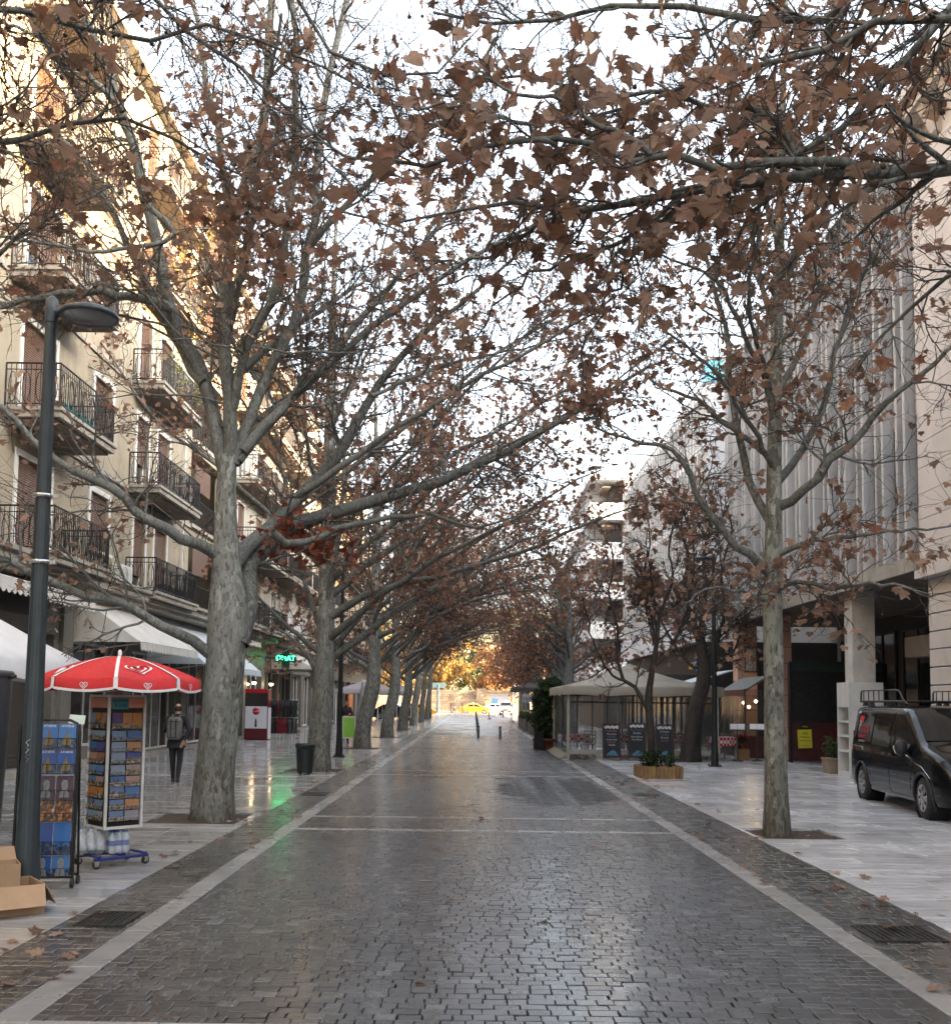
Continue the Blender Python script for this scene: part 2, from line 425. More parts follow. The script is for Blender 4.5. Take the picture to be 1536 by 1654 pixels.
lay(pav_r, slab_rects(GR1 + .003, PR1, 4, 137, PITS_R), MAT_MARB_R, 'marble_slab', 290, KS, inset=.003, jit=.001, zj=.0012, tilt=.0012, depth=.04)

def soil(p):
    nx = 26; xs = np.linspace(p[0], p[1], nx); ys = np.linspace(p[2], p[3], nx); X, Yg = np.meshgrid(xs, ys)
    Z = -.038 + RNG.random((nx, nx)) * .018 + .012 * np.sin(X * 9) * np.cos(Yg * 7)
    V = np.stack([X, Yg, Z], 2).reshape(-1, 3); i, j = np.meshgrid(range(nx - 1), range(nx - 1)); b = (j * nx + i).ravel()
    return tag(np_mesh('soil', V, np.stack([b, b + 1, b + nx + 1, b + nx], 1), MAT_SOIL, None, True), kind='stuff', cat='soil')
SOIL_LABELS = ['dark soil in the square pit round the thick foreground trunk', 'soil pit at the foot of the trunk beside the litter bin',
               'soil pit round the trunk behind the green sandwich board', 'soil pit round the fourth trunk along the left pavement', 'reddish soil pit round the slim tree near the van']
for p, l in zip(PITS_L + PITS_R, SOIL_LABELS): soil(p)['label'] = l

# dry leaves lying about are counted with the trees; drains
def drain(x0, x1, y0, y1, n, label, along_x=True):
    c = ((x0 + x1) / 2, (y0 + y1) / 2); t = thing('drain_grate', label, 'drain grate', (c[0], c[1], .006), 0, 'drain grates in the gutters')
    w, d = (x1 - x0) / 2, (y1 - y0) / 2
    fr = MB(); fr.box(-w, w, -d, -d + .03, -.02, .006).box(-w, w, d - .03, d, -.02, .006).box(-w, -w + .03, -d + .03, d - .03, -.02, .006).box(w - .03, w, -d + .03, d - .03, -.02, .006)
    fr.build('grate_frame', MAT_IRON, t)
    MB().box(-w + .03, w - .03, -d + .03, d - .03, -.02, -.006).build('pit', M('drain_dark', (.008, .008, .008), .9), t)
    st = (2 * w - .06) / n
    for i in range(n):
        x = -w + .03 + st * (i + .5); MB().box(x - st * .3, x + st * .3, -d + .03, d - .03, -.004, .004, bev=.002).build('bar', MAT_IRON, t)
drain(-3.12, -2.72, 8.2, 8.75, 9, 'rusty drain grate in the gutter beside the cardboard boxes')
drain(3.1, 3.66, 8.0, 8.55, 10, 'drain grate in the gutter on the van side, nearest the camera')
drain(-3.2, -2.75, 19.4, 19.95, 8, 'drain grate in the left gutter past the thick trunk')
drain(3.15, 3.65, 20.1, 20.6, 9, 'drain grate in the gutter in front of the wooden planter')
# ------------------------------------------------------------------ plane trees
def mat_bark(name, pale, olive, brown, scale=1., mott=1.):
    k = N(name); p = k.pos((1, 1, .4), obj=True)
    wv = k.n('TexNoise'); wv.inputs['Scale'].default_value = 3 * scale; k.l(p, wv.inputs['Vector'])
    mx = k.n('Mix', data_type='VECTOR'); mx.inputs[0].default_value = .14; k.l(p, mx.inputs[4]); k.l(wv.outputs['Color'], mx.inputs[5])
    vo = k.n('TexVoronoi'); vo.inputs['Scale'].default_value = 26 * scale; k.l(mx.outputs[1], vo.inputs['Vector'])
    c = k.ramp(k.noise(p, 2.1 * scale, 6, .65), [(.3, olive), (.52, tuple((a + b) / 2 for a, b in zip(pale, olive))), (.7, pale)])
    sp = k.n('SeparateColor'); k.l(vo.outputs['Color'], sp.inputs[0])
    big = k.ramp(k.noise(p, 1.3 * scale, 4), [(.35, .15), (.6, 1.0)]); fl = k.ramp(sp.outputs[0], [(0, 1.0), (.2 * mott, .9), (.3 * mott, 0.0), (.86, 0.0), (.9, .4)], 'LINEAR')
    c = k.mix(k.math('MULTIPLY', k.math('MULTIPLY', fl, .75), big), c, brown)
    cr = k.ramp(sp.outputs[1], [(.74, 0.0), (.80, .65)]); c = k.mix(k.math('MULTIPLY', cr, big), c, tuple(min(1, x * 1.35) for x in pale))      # freshly peeled pale flakes
    sm = k.ramp(k.noise(p, 24 * scale, 5, .7), [(.54, 0.0), (.60, 1.0)])
    c = k.mix(k.math('MULTIPLY', sm, .7), c, tuple(x * .8 for x in brown))
    # browner and rougher on the lowest metre of the trunk
    sx = k.n('SeparateXYZ'); k.l(k.n('NewGeometry').outputs['Position'], sx.inputs[0])
    low = k.ramp(k.math('ADD', k.math('MULTIPLY', sx.outputs[2], .3), k.math('MULTIPLY', k.noise(p, 5, 5), .45)), [(.15, 1.0), (.62, 0.0)])
    c = k.mix(k.math('MULTIPLY', low, k.ramp(k.noise(p, 14, 6, .7), [(.3, .2), (.6, .95)])), c, tuple(x * 1.2 for x in brown))
    h = k.math('ADD', k.math('MULTIPLY', sp.outputs[0], .5), k.noise(p, 30 * scale, 5, .7))
    k.bsdf(c, .72, 0, .35, k.bump(h, .7, .012)); return k.m
BARK = mat_bark('plane_bark', (.25, .26, .235), (.125, .13, .115), (.05, .041, .031))
BARK_YOUNG = mat_bark('young_plane_bark', (.30, .31, .27), (.14, .145, .12), (.04, .032, .024), .85, 1.7)
BARK_LIMB = mat_bark('plane_limb_bark', (.17, .175, .16), (.085, .09, .08), (.045, .04, .033), 1.6, .7)
BARK_DARK = mat_bark('dark_bark', (.06, .052, .045), (.035, .03, .026), (.02, .017, .014))
TWIG = M('twig_bark', (.05, .042, .036), .8, var=.3, vscale=6, bump=0)
TWIG_DARK = M('dark_twig_bark', (.03, .026, .023), .8, var=.3, vscale=6, bump=0)
def mat_leaf(name, stops, tr=.45):
    k = N(name); r = k.island(); c = k.ramp(r, stops)
    c = k.mix(1, c, k.ramp(k.noise(k.pos(obj=True), 30, 4, .6), [(.3, .7), (.7, 1.25)]), 'MULTIPLY')
    d = k.n('BsdfPrincipled'); k.l(c, d.inputs['Base Color']); d.inputs['Roughness'].default_value = .75; d.inputs['Specular IOR Level'].default_value = .25
    t = k.n('BsdfTranslucent'); k.l(k.mix(1, c, (1.0, .86, .72), 'MULTIPLY'), t.inputs[0])
    x = k.n('MixShader'); x.inputs[0].default_value = tr; k.l(d.outputs[0], x.inputs[1]); k.l(t.outputs[0], x.inputs[2]); k.l(x.outputs[0], k.out.inputs[0]); return k.m
LEAF = mat_leaf('dry_plane_leaf', [(0, (.13, .085, .066)), (.25, (.27, .18, .138)), (.5, (.40, .28, .215)), (.7, (.19, .126, .10)), (.85, (.29, .15, .105)), (1, (.46, .33, .24))])
LEAF_RED = mat_leaf('russet_plane_leaf', [(0, (.15, .088, .068)), (.4, (.26, .158, .122)), (.75, (.38, .20, .135)), (1, (.43, .28, .19))], .5)
LEAF_GOLD = mat_leaf('golden_leaf', [(0, (.30, .18, .06)), (.5, (.48, .33, .11)), (1, (.42, .33, .13))], .45)
LEAF_ORANGE = mat_leaf('orange_leaf', [(0, (.32, .16, .08)), (.5, (.45, .25, .12)), (1, (.52, .33, .16))], .45)
LEAF_GREEN = mat_leaf('evergreen_leaf', [(0, (.012, .025, .010)), (.6, (.025, .05, .018)), (1, (.05, .075, .025))], .15)
SEED = M('seed_ball', (.06, .04, .028), .95, var=.4, vscale=80, bump=.8, bscale=200)

def unit(a): return a / np.maximum(np.linalg.norm(a, axis=-1, keepdims=True), 1e-9)
def tubes(P, Rr, k):
    n, m, _ = P.shape
    T = unit(np.gradient(P, axis=1)); t0 = T[:, m // 2]
    ref = np.where(np.abs(t0[:, 2:3]) < .8, np.array([[0, 0, 1.]]), np.array([[1., 0, 0]]))[:, None, :].repeat(m, 1)
    U = unit(np.cross(T, ref)); Wv = np.cross(T, U)
    a = np.arange(k) * 2 * np.pi / k
    V = P[:, :, None, :] + Rr[:, :, None, None] * (U[:, :, None, :] * np.cos(a)[None, None, :, None] + Wv[:, :, None, :] * np.sin(a)[None, None, :, None])
    i, j = np.meshgrid(np.arange(m - 1), np.arange(k), indexing='ij'); q = (j + 1) % k
    f = np.stack([i * k + j, i * k + q, (i + 1) * k + q, (i + 1) * k + j], -1).reshape(-1, 4)
    F = (f[None] + (np.arange(n) * m * k)[:, None, None]).reshape(-1, 4)
    return V.reshape(-1, 3), F
def join(parts):
    V = []; F = []; b = 0
    for v, f in parts: V.append(v); F.append(f + b); b += len(v)
    return np.concatenate(V), np.concatenate(F)
def grow(P0, D, L, nseg, wander, up, rng):
    n = len(P0); P = np.zeros((n, nseg + 1, 3)); P[:, 0] = P0; d = unit(D); st = (L / nseg)[:, None]
    for s in range(nseg):
        d = unit(d + rng.normal(0, wander, (n, 3)) + np.array([0, 0, 1.]) * up)
        P[:, s + 1] = P[:, s] + d * st
    return P
def sprout(P, Rr, per, t0, t1, ang, rng):
    """start points, directions, parent radius and position for `per` children on each polyline"""
    n, m, _ = P.shape
    if isinstance(per, np.ndarray): idx = np.repeat(np.arange(n), per)
    else: idx = np.repeat(np.arange(n), per)
    t = rng.uniform(t0, t1, len(idx)); s = t * (m - 1); i = np.minimum(s.astype(int), m - 2); f = (s - i)[:, None]
    p = P[idx, i] * (1 - f) + P[idx, i + 1] * f; T = unit(P[idx, i + 1] - P[idx, i])
    r = Rr[idx, i] * (1 - f[:, 0]) + Rr[idx, i + 1] * f[:, 0]
    q = unit(np.cross(T, rng.normal(0, 1, (len(idx), 3)))); a = rng.uniform(ang[0], ang[1], len(idx))[:, None]
    return p, T * np.cos(a) + q * np.sin(a), r, t, idx
def smooth_line(pts, n):
    p = np.array([tuple(x) for x in pts], float)
    if len(p) == 2: p = np.stack([p[0], (p[0] + p[1]) / 2, p[1]])
    d = np.r_[0, np.cumsum(np.linalg.norm(np.diff(p, axis=0), axis=1))]; e = np.concatenate([[2 * p[0] - p[1]], p, [2 * p[-1] - p[-2]]])
    out = []
    for s in np.linspace(0, d[-1], n):
        i = min(np.searchsorted(d, s, 'right') - 1, len(p) - 2); u = (s - d[i]) / max(d[i + 1] - d[i], 1e-9); a, b, c, g = e[i], e[i + 1], e[i + 2], e[i + 3]
        out.append(.5 * (2 * b + (c - a) * u + (2 * a - 5 * b + 4 * c - g) * u * u + (3 * b - a - 3 * c + g) * u ** 3))
    return np.array(out)

# lobed plane leaf, stem end at the origin, hanging along -Z, blade in XZ, bent and curled
_half = [(.0, -.03), (.13, .05), (.33, .03), (.45, -.10), (.34, -.23), (.42, -.32), (.50, -.47), (.31, -.50), (.28, -.60), (.20, -.78), (.09, -.92), (.0, -.97)]
def leaf_template(curl, fold, seed):
    r = np.random.default_rng(seed); L = _half + [(-x, z) for x, z in _half[-2:0:-1]]
    v = [(0, -.34)] + L; out = []
    for x, z in v:
        x *= 1 + r.normal(0, .08); z *= 1 + r.normal(0, .05)
        out.append((x, curl * (z * z * .6 + .25 * abs(x)) + fold * x * abs(x) * 1.6 + r.normal(0, .045), z))
    n = len(L); m = len(out); out += [(.014, 0, .0), (-.014, 0, .0), (r.normal(0, .05), r.normal(0, .05), .42)]      # leaf stalk
    return np.array(out), np.array([(0, 1 + i, 1 + (i + 1) % n) for i in range(n)] + [(m, m + 1, m + 2)])
LEAVES = [leaf_template(c, f, i) for i, (c, f) in enumerate([(.5, 1.3), (-.5, 1.6), (.9, -1.5), (.2, 2.2), (1.1, 1.7), (-.9, -2.0)])]
_cr = [(0, 0), (.38, -.12), (.46, -.45), (.2, -.62), (0, -1), (-.2, -.62), (-.46, -.45), (-.38, -.12)]
CRUDE = (np.array([(x, .4 * z * z + .5 * abs(x), z) for x, z in _cr]), np.array([(0, 1, 2), (0, 2, 3), (0, 3, 4), (0, 4, 5), (0, 5, 6), (0, 6, 7)]))
def leaf_frames(n, rng, droop=.75):
    z = unit(np.stack([rng.normal(0, .55, n), rng.normal(0, .55, n), np.full(n, droop + .4)], 1)); x = unit(np.cross(rng.normal(0, 1, (n, 3)), z)); y = np.cross(z, x)
    return np.stack([x, y, z], 2)            # columns are the axes
def leaf_cloud(P, size, rng, crude=False):
    n = len(P); fr = leaf_frames(n, rng); out = []
    kind = rng.integers(0, 1 if crude else len(LEAVES), n)
    for k in range(1 if crude else len(LEAVES)):
        s = np.where(kind == k)[0]
        if not len(s): continue
        tv, tf = CRUDE if crude else LEAVES[k]
        V = np.einsum('nij,vj->nvi', fr[s], tv) * size[s, None, None] + P[s, None, :]
        out.append((V.reshape(-1, 3), (tf[None] + (np.arange(len(s)) * len(tv))[:, None, None]).reshape(-1, 3)))
    return join(out)
_ico = None
def balls(P, r):
    global _ico
    if _ico is None:
        bm = bmesh.new(); bmesh.ops.create_icosphere(bm, subdivisions=1, radius=1); bm.verts.index_update()
        _ico = (np.array([tuple(v.co) for v in bm.verts]), np.array([[v.index for v in f.verts] for f in bm.faces])); bm.free()
    v, f = _ico; V = P[:, None, :] + v[None] * r[:, None, None]
    return V.reshape(-1, 3), (f[None] + (np.arange(len(P)) * len(v))[:, None, None]).reshape(-1, 3)

LEAF_ME = []
def tree_parts(parent, base, trunk, limbs, seed, dens=(2.6, 6, 5), l2=(.9, 2.4), l3=(.35, .95), l4=(.12, .42), n_leaf=2200, leaf=(.10, .19),
               n_ball=150, single=0, bark=BARK, limb_bark=BARK_LIMB, twig=TWIG, leafm=LEAF, crude=False, keep=None, view_key=None, twig_r=(.0085, .0042), up=.03, flare=.2, leaf_bias=None):
    """trunk: (points, radii); limbs: list of (points, r0, r1). Everything relative to the world, moved to base"""
    rng = np.random.default_rng(seed); b = np.array(base, float)
    if trunk is not None:
        tp, tr = trunk; T = smooth_line(tp, 26)[None]; d = np.r_[0, np.cumsum(np.linalg.norm(np.diff(np.array([tuple(x) for x in tp]), axis=0), axis=1))]
        Rt = np.interp(np.linspace(0, d[-1], 26), d, tr)
        z = np.linspace(0, d[-1], 26); Rt = Rt * (1 + flare * np.exp(-z / .28))
        T[0, 0, 2] -= .12; V, F = tubes(T, Rt[None], 22)
        W_ = V.reshape(26, 22, 3); c = T[0][:, None, :]; a = np.arange(22) * 2 * np.pi / 22
        lump = 1 + .05 * np.sin(3 * a[None] + z[:, None] * 1.1 + seed) + .03 * np.sin(5 * a[None] - z[:, None] * 2.3) + (.07 * np.exp(-z / .2))[:, None] * np.sin(5 * a[None] + seed) + rng.normal(0, .012, (26, 22))
        V = (c + (W_ - c) * lump[:, :, None]).reshape(-1, 3)
        np_mesh('trunk', V - b, F, bark, parent, True)
    m = 16; LP = np.stack([smooth_line(p, m) for p, _, _ in limbs]); LL = np.linalg.norm(np.diff(LP, axis=1), axis=2).sum(1)
    LP[:, 1:-1] += rng.normal(0, .02, (len(limbs), m - 2, 3))
    LR = np.stack([r0 * (1 - np.linspace(0, 1, m) ** .8) + r1 * np.linspace(0, 1, m) ** .8 for _, r0, r1 in limbs])
    for i in range(len(limbs)):
        V, F = tubes(LP[i:i + 1], LR[i:i + 1], 10 if not crude else 6); np_mesh('limb', V - b, F, limb_bark, parent, True)
    per = np.maximum(3, (LL * dens[0]).astype(int))
    p, D, r, t, ix = sprout(LP, LR, per, .12, 1., (.5, 1.15), rng)
    L = rng.uniform(*l2, len(p)) * (1.15 - .55 * t) * np.clip(LL[ix] / 5, .35, 1.1)
    P2 = grow(p, D, L, 8, .17, up, rng); R2 = np.clip(r * .5, .006, .022)[:, None] * np.linspace(1, .3, 9)[None]
    p, D, r, t, ix = sprout(P2, R2, dens[1], .15, 1., (.45, 1.2), rng)
    P3 = grow(p, D, rng.uniform(*l3, len(p)), 5, .25, up * .5, rng); R3 = np.clip(r * .7, twig_r[1], twig_r[0])[:, None] * np.linspace(1, .45, 6)[None]
    p, D, r, t, ix = sprout(P3, R3, dens[2], .1, 1., (.4, 1.25), rng)
    P4 = grow(p, D, rng.uniform(*l4, len(p)), 3, .3, 0, rng); R4 = np.clip(r * .7, twig_r[1] * .6, twig_r[1])[:, None] * np.linspace(1, .6, 4)[None]
    o = np_mesh('branches', *[x - b if i == 0 else x for i, x in enumerate(tubes(P2, R2, 5))], limb_bark if not crude else twig, parent, True); o['kind'] = 'stuff'
    V, F = join([tubes(P3, R3, 3 if crude else 4), tubes(P4, R4, 3)]); o = np_mesh('twigs', V - b, F, twig, parent, True); o['kind'] = 'stuff'
    ends = np.concatenate([P4[:, -1], P4[:, 2], P3[:, -1], P3[:, 3]])
    if leaf_bias is not None:
        w = np.maximum(leaf_bias(ends), 1e-4); sel = rng.choice(len(ends), min(n_leaf, len(ends)), replace=False, p=w / w.sum())
    else:
        w = np.exp(1.3 * (np.sin(2.1 * ends[:, 0] + seed) + np.sin(2.6 * ends[:, 1] + 2 * seed) + np.sin(2.9 * ends[:, 2] + 3 * seed)) / 1.7)       # leaves hang on in clumps
        sel = rng.choice(len(ends), min(n_leaf, len(ends)), replace=False, p=w / w.sum())
    pts = ends[sel] + rng.normal(0, .02, (len(sel), 3)); size = rng.uniform(*leaf, len(sel))
    if single:
        key = view_key(pts, size); od = np.argsort(key); one, rest = od[:single], od[single:]
        if not LEAF_ME:
            for tv, tf in LEAVES:
                o = np_mesh('leaf', tv, tf, LEAF, None, True); LEAF_ME.append(o.data); bpy.data.objects.remove(o)
        fr = leaf_frames(len(one), rng)
        for n, i in enumerate(one):
            o = bpy.data.objects.new('leaf', LEAF_ME[n % len(LEAF_ME)]); COL.objects.link(o); o.parent = parent
            mt = Matrix([[*(fr[n][k] * size[i]), pts[i][k] - b[k]] for k in range(3)] + [[0, 0, 0, 1]]); o.matrix_basis = mt
        pts, size = pts[rest], size[rest]
    V, F = leaf_cloud(pts, size, rng, crude); o = np_mesh('foliage', V - b, F, leafm, parent, True); o['kind'] = 'stuff'
    if n_ball:
        q = ends[rng.choice(len(ends), n_ball)]; rb = rng.uniform(.013, .020, n_ball) ; dl = rng.uniform(.05, .12, n_ball)
        V, F = balls(q - np.array([0, 0, 1.]) * dl[:, None], rb); o = np_mesh('seed_balls', V - b, F, SEED, parent, True); o['kind'] = 'stuff'
        st = np.stack([q, q + np.stack([rng.normal(0, .008, n_ball), rng.normal(0, .008, n_ball), -dl * .5], 1), q - np.array([0, 0, 1.]) * dl[:, None]], 1)
        V, F = tubes(st, np.full((n_ball, 3), .0022), 3); o = np_mesh('seed_stalks', V - b, F, twig, parent); o['kind'] = 'stuff'

def screen_key(Y0_):
    def f(P, size):
        px = P[:, 0] / np.maximum(P[:, 1], .1); pz = (P[:, 2] - CAM_H) / np.maximum(P[:, 1], .1)
        out = (np.abs(px) > .47) | (pz > .72) | (P[:, 1] < .8)
        return np.where(out, 1e3, 0) + P[:, 1] / size
    return f
def L_(pts, Y, r0, r1, dy=0., y2=None):
    """a limb drawn through photograph points at distance Y, drifting by dy along its length"""
    n = len(pts); return ([at(x, y, Y + dy * i / (n - 1)) for i, (x, y) in enumerate(pts)], r0, r1)
def free(base, az, el, length, r0, r1, curve=.0, rng=rnd, n=6):
    p = Vector(base); d = Vector((math.cos(az) * math.cos(el), math.sin(az) * math.cos(el), math.sin(el))); out = [p.copy()]
    for i in range(n):
        d = (d + Vector((rng.gauss(0, .11), rng.gauss(0, .11), rng.gauss(0, .07) + curve))).normalized(); p = p + d * length / n; out.append(p.copy())
    return (out, r0, r1)

# --- thick tree on the left
YT = 15.6
t = thing('plane_tree', 'thick pale plane tree in the soil pit behind the red parasol', 'tree', (-4.0, YT, 0), 0, 'plane trees along the street')
trunk = ([at(344, 1318, YT), at(352, 1200, YT), at(362, 1080, YT), at(368, 980, YT), at(366, 900, YT), at(366, 800, YT), at(370, 735, YT)], [.295, .285, .29, .295, .19, .15, .13])
limbs = [
    L_([(384, 1040), (402, 965), (402, 905), (440, 868), (520, 832), (600, 812), (720, 772), (830, 722), (950, 655), (1050, 590)], YT, .175, .026, 2.5),
    L_([(366, 925), (392, 888), (432, 850), (500, 790), (545, 740), (600, 640), (680, 540), (760, 478), (850, 400)], YT, .15, .02, 3.),
    L_([(362, 906), (330, 884), (300, 868), (240, 842), (180, 790), (90, 742), (0, 655)], YT, .10, .038, -1.5),
    L_([(360, 1072), (325, 1046), (300, 1030), (260, 1008), (200, 978), (110, 952), (0, 900), (-80, 880)], YT, .095, .038, -1.2),
    L_([(366, 770), (342, 660), (312, 570), (270, 480), (238, 320), (182, 130), (125, 0), (90, -80)], YT, .125, .06, .6),
    L_([(280, 500), (225, 482), (150, 470), (70, 480), (0, 496)], YT, .08, .04, -.6),
    L_([(370, 760), (368, 640), (366, 500), (392, 300), (428, 200), (440, 0), (446, -120)], YT, .115, .05, -.5),
    L_([(370, 460), (372, 380), (352, 210), (322, 70), (308, -60)], YT, .07, .038, .8),
    L_([(378, 750), (410, 660), (452, 560), (490, 470), (512, 300), (525, 150), (560, 0), (580, -80)], YT, .095, .045, 1.),
    L_([(384, 745), (430, 690), (490, 630), (580, 520), (650, 440), (720, 350), (800, 240)], YT, .085, .022, 2.),
    L_([(330, 620), (290, 560), (220, 420), (170, 320), (130, 250), (60, 190)], YT, .08, .03, 2.),
    L_([(236, 330), (280, 380), (200, 405), (100, 400), (0, 380)], YT, .05, .02, -1.5),
    L_([(500, 400), (560, 330), (640, 250), (720, 190), (800, 60)], YT, .06, .02, -1.),
    L_([(440, 860), (480, 880), (560, 850), (680, 830), (760, 850), (850, 830)], YT, .07, .015, 1.5),
    L_([(366, 690), (400, 560), (440, 470), (470, 330), (480, 150), (470, 0)], YT, .08, .04, -2.),
    L_([(200, 180), (130, 110), (60, 60), (0, 30)], YT, .06, .02, -1.),
]
limbs += [L_([(392, 730), (450, 660), (520, 600), (680, 470), (820, 385), (960, 320)], YT, .085, .02, 1.5), L_([(480, 800), (620, 705), (780, 605), (900, 545), (990, 480)], YT, .06, .015, -1.), L_([(600, 640), (720, 590), (850, 560), (960, 540)], YT, .035, .01, 2.)]
for az, el, l in ((1.2, .7, 5), (-1.4, .75, 4.5), (.6, .95, 6)): limbs.append(free(at(369, 760 - rnd.random() * 250, YT), az, el, l, .07, .02))
tree_parts(t, (-4.0, YT, 0), trunk, limbs, 3, dens=(2.9, 7, 5), n_leaf=4000, single=160, view_key=screen_key(0), n_ball=800, leaf=(.055, .12))
rng_ = np.random.default_rng(5); c_ = np.array(at(490, 872, YT + 1)); P_ = c_ + rng_.normal(0, 1, (150, 3)) * np.array([.42, .5, .2])
V_, F_ = leaf_cloud(P_, rng_.uniform(.08, .15, 150), rng_); o_ = np_mesh('red_leaf_clump', V_ - np.array((-4.0, YT, 0)), F_, mat_leaf('red_leaf', [(0, (.13, .035, .024)), (1, (.28, .09, .05))], .35), t); o_['kind'] = 'stuff'

# --- slim tree on the right
YR = 14.6
t = thing('plane_tree', 'slim young plane tree in the soil pit near the black van', 'tree', (4.33, YR, 0), 0, 'plane trees along the street')
trunk = ([at(1254, 1344, YR), at(1252, 1250, YR), at(1249, 1100, YR), at(1247, 950, YR), at(1250, 800, YR), at(1252, 600, YR), at(1258, 400, YR), at(1263, 200, YR), at(1270, -20, YR)], [.175, .155, .138, .125, .108, .09, .07, .05, .025])
limbs = [
    L_([(1247, 930), (1190, 880), (1140, 825), (1115, 770), (1085, 722), (1030, 715), (960, 690)], YR, .075, .015, -1.),
    L_([(1248, 850), (1215, 790), (1195, 720), (1175, 600), (1165, 500), (1120, 350), (1080, 250)], YR, .07, .015, 1.5),
    L_([(1252, 820), (1290, 805), (1330, 760), (1400, 690), (1440, 645), (1536, 560), (1620, 500)], YR, .075, .02, -1.5),
    L_([(1254, 780), (1290, 740), (1330, 660), (1350, 560), (1380, 470), (1430, 380), (1500, 300)], YR, .065, .015, 2.),
    L_([(1252, 690), (1230, 600), (1200, 540), (1170, 470), (1120, 430), (1040, 400)], YR, .055, .012, -1.5),
    L_([(1253, 640), (1290, 560), (1320, 480), (1350, 380), (1400, 250)], YR, .055, .012, 1.),
    L_([(1256, 540), (1230, 470), (1215, 370), (1190, 250), (1170, 80)], YR, .05, .012, 1.),
    L_([(1257, 500), (1285, 420), (1310, 330), (1320, 200), (1340, 50)], YR, .05, .012, -1.),
    L_([(1260, 420), (1240, 320), (1225, 200), (1215, 50)], YR, .04, .01, -.8),
    L_([(1248, 960), (1290, 940), (1350, 950), (1420, 940), (1500, 960)], YR, .045, .012, -2.),
    L_([(1248, 900), (1290, 880), (1350, 870), (1430, 860), (1536, 850)], YR, .05, .012, -1.),
    L_([(1248, 980), (1210, 960), (1150, 950), (1100, 975)], YR, .035, .01, -1.),
    L_([(1250, 740), (1180, 690), (1120, 640), (1060, 620), (1000, 560)], YR, .05, .012, 1.5),
    L_([(1262, 300), (1290, 220), (1330, 130), (1350, 0)], YR, .035, .01, .8),
]
for i in range(6): limbs.append(free(at(1251, 760 - i * 100, YR), rnd.uniform(0, 6.3), rnd.uniform(.35, .9), rnd.uniform(2, 3.6), .045, .012))
tree_parts(t, (4.33, YR, 0), trunk, limbs, 5, dens=(2.9, 7, 5), n_leaf=3700, single=130, view_key=screen_key(0), n_ball=100, leaf=(.055, .12), flare=.18, bark=BARK_YOUNG, l2=(.8, 2.0))

# --- tree beside the camera on the right: only its limbs reach over the street
YN = 4.9
t = thing('plane_tree', 'overhanging plane tree boughs with large dry leaves crossing the top right', 'tree', (4.35, 3.9, 0), 0, 'plane trees along the street')
limbs = [
    ([(4.3, 4.0, 3.6), (3.6, 4.4, 4.25), at(1600, 262, 4.8), at(1536, 272, 4.8), at(1430, 282, 4.85), at(1290, 286, 4.9), at(1170, 292, 5.), at(1050, 320, 5.2), at(900, 338, 5.4), at(770, 328, 5.6), at(640, 360, 5.8)], .068, .007),
    ([at(1420, 276, 4.85), at(1310, 262, 4.8), at(1200, 275, 4.8), at(1050, 250, 4.8), at(900, 234, 4.85), at(780, 240, 4.9), at(650, 262, 4.9), at(560, 250, 4.95), at(470, 180, 5.)], .026, .006),
    ([(4.3, 4.0, 3.6), (3.2, 4.6, 4.9), at(1570, -20, 4.8), at(1500, 45, 4.8), at(1440, 135, 4.8), at(1385, 178, 4.85), at(1310, 240, 4.9), at(1200, 285, 4.95), at(1080, 310, 5.)], .05, .01),
    ([(4.3, 4.0, 3.6), (3.1, 4.4, 5.0), at(1540, 5, 4.6), at(1400, 50, 4.7), at(1290, 96, 4.8), at(1160, 116, 5.), at(1090, 150, 5.), at(950, 190, 5.2)], .045, .008),
    ([(4.3, 4.0, 3.8), (3.0, 4.6, 5.2), at(1450, -60, 5.), at(1330, 40, 5.2), at(1180, 30, 5.4), at(1000, 10, 5.6), at(860, 40, 5.8), at(700, 20, 6.)], .05, .008),
    ([at(1330, 286, 4.9), at(1250, 200, 5.), at(1120, 160, 5.2), at(980, 150, 5.3), at(860, 120, 5.3), at(760, 140, 5.3)], .022, .006),
    ([at(1050, 250, 4.8), at(960, 190, 4.8), at(880, 160, 4.9), at(780, 130, 5.), at(700, 150, 5.1)], .016, .005),
    ([at(900, 234, 4.85), at(800, 190, 4.8), at(700, 170, 4.8), at(620, 190, 4.9)], .014, .005),
    ([at(1180, 292, 5.), at(1050, 360, 5.5), at(920, 420, 6.), at(820, 480, 6.6), at(760, 560, 7.2)], .018, .005),
    ([at(900, 338, 5.4), at(800, 410, 6.), at(690, 430, 6.6), at(600, 480, 7.2)], .013, .005),
    ([at(1100, 305, 5.1), at(1040, 400, 5.8), at(980, 480, 6.6), at(930, 580, 7.4)], .015, .005),
    ([(4.3, 4.0, 3.2), (3.8, 4.8, 3.6), at(1640, 420, 6.2), at(1536, 440, 6.4), at(1440, 520, 6.6), at(1380, 600, 6.8)], .05, .008),
]
tk = ([(4.35, 3.9, 0), (4.36, 3.9, 1.2), (4.33, 3.92, 2.4), (4.3, 4.0, 3.6), (4.28, 4.0, 5), (4.3, 4.05, 7)], [.25, .23, .22, .2, .15, .1])
def nearbias(P):
    h = (P[:, 2] - 1.8) / np.maximum(P[:, 1], .5); x = P[:, 0] / np.maximum(P[:, 1], .5)
    return np.exp(-((h - .56) / .11) ** 2) * np.exp(-((x - .12) / .24) ** 2) + .35 * np.exp(-((x - .42) / .12) ** 2) * np.exp(-((h - .6) / .12) ** 2) + .14
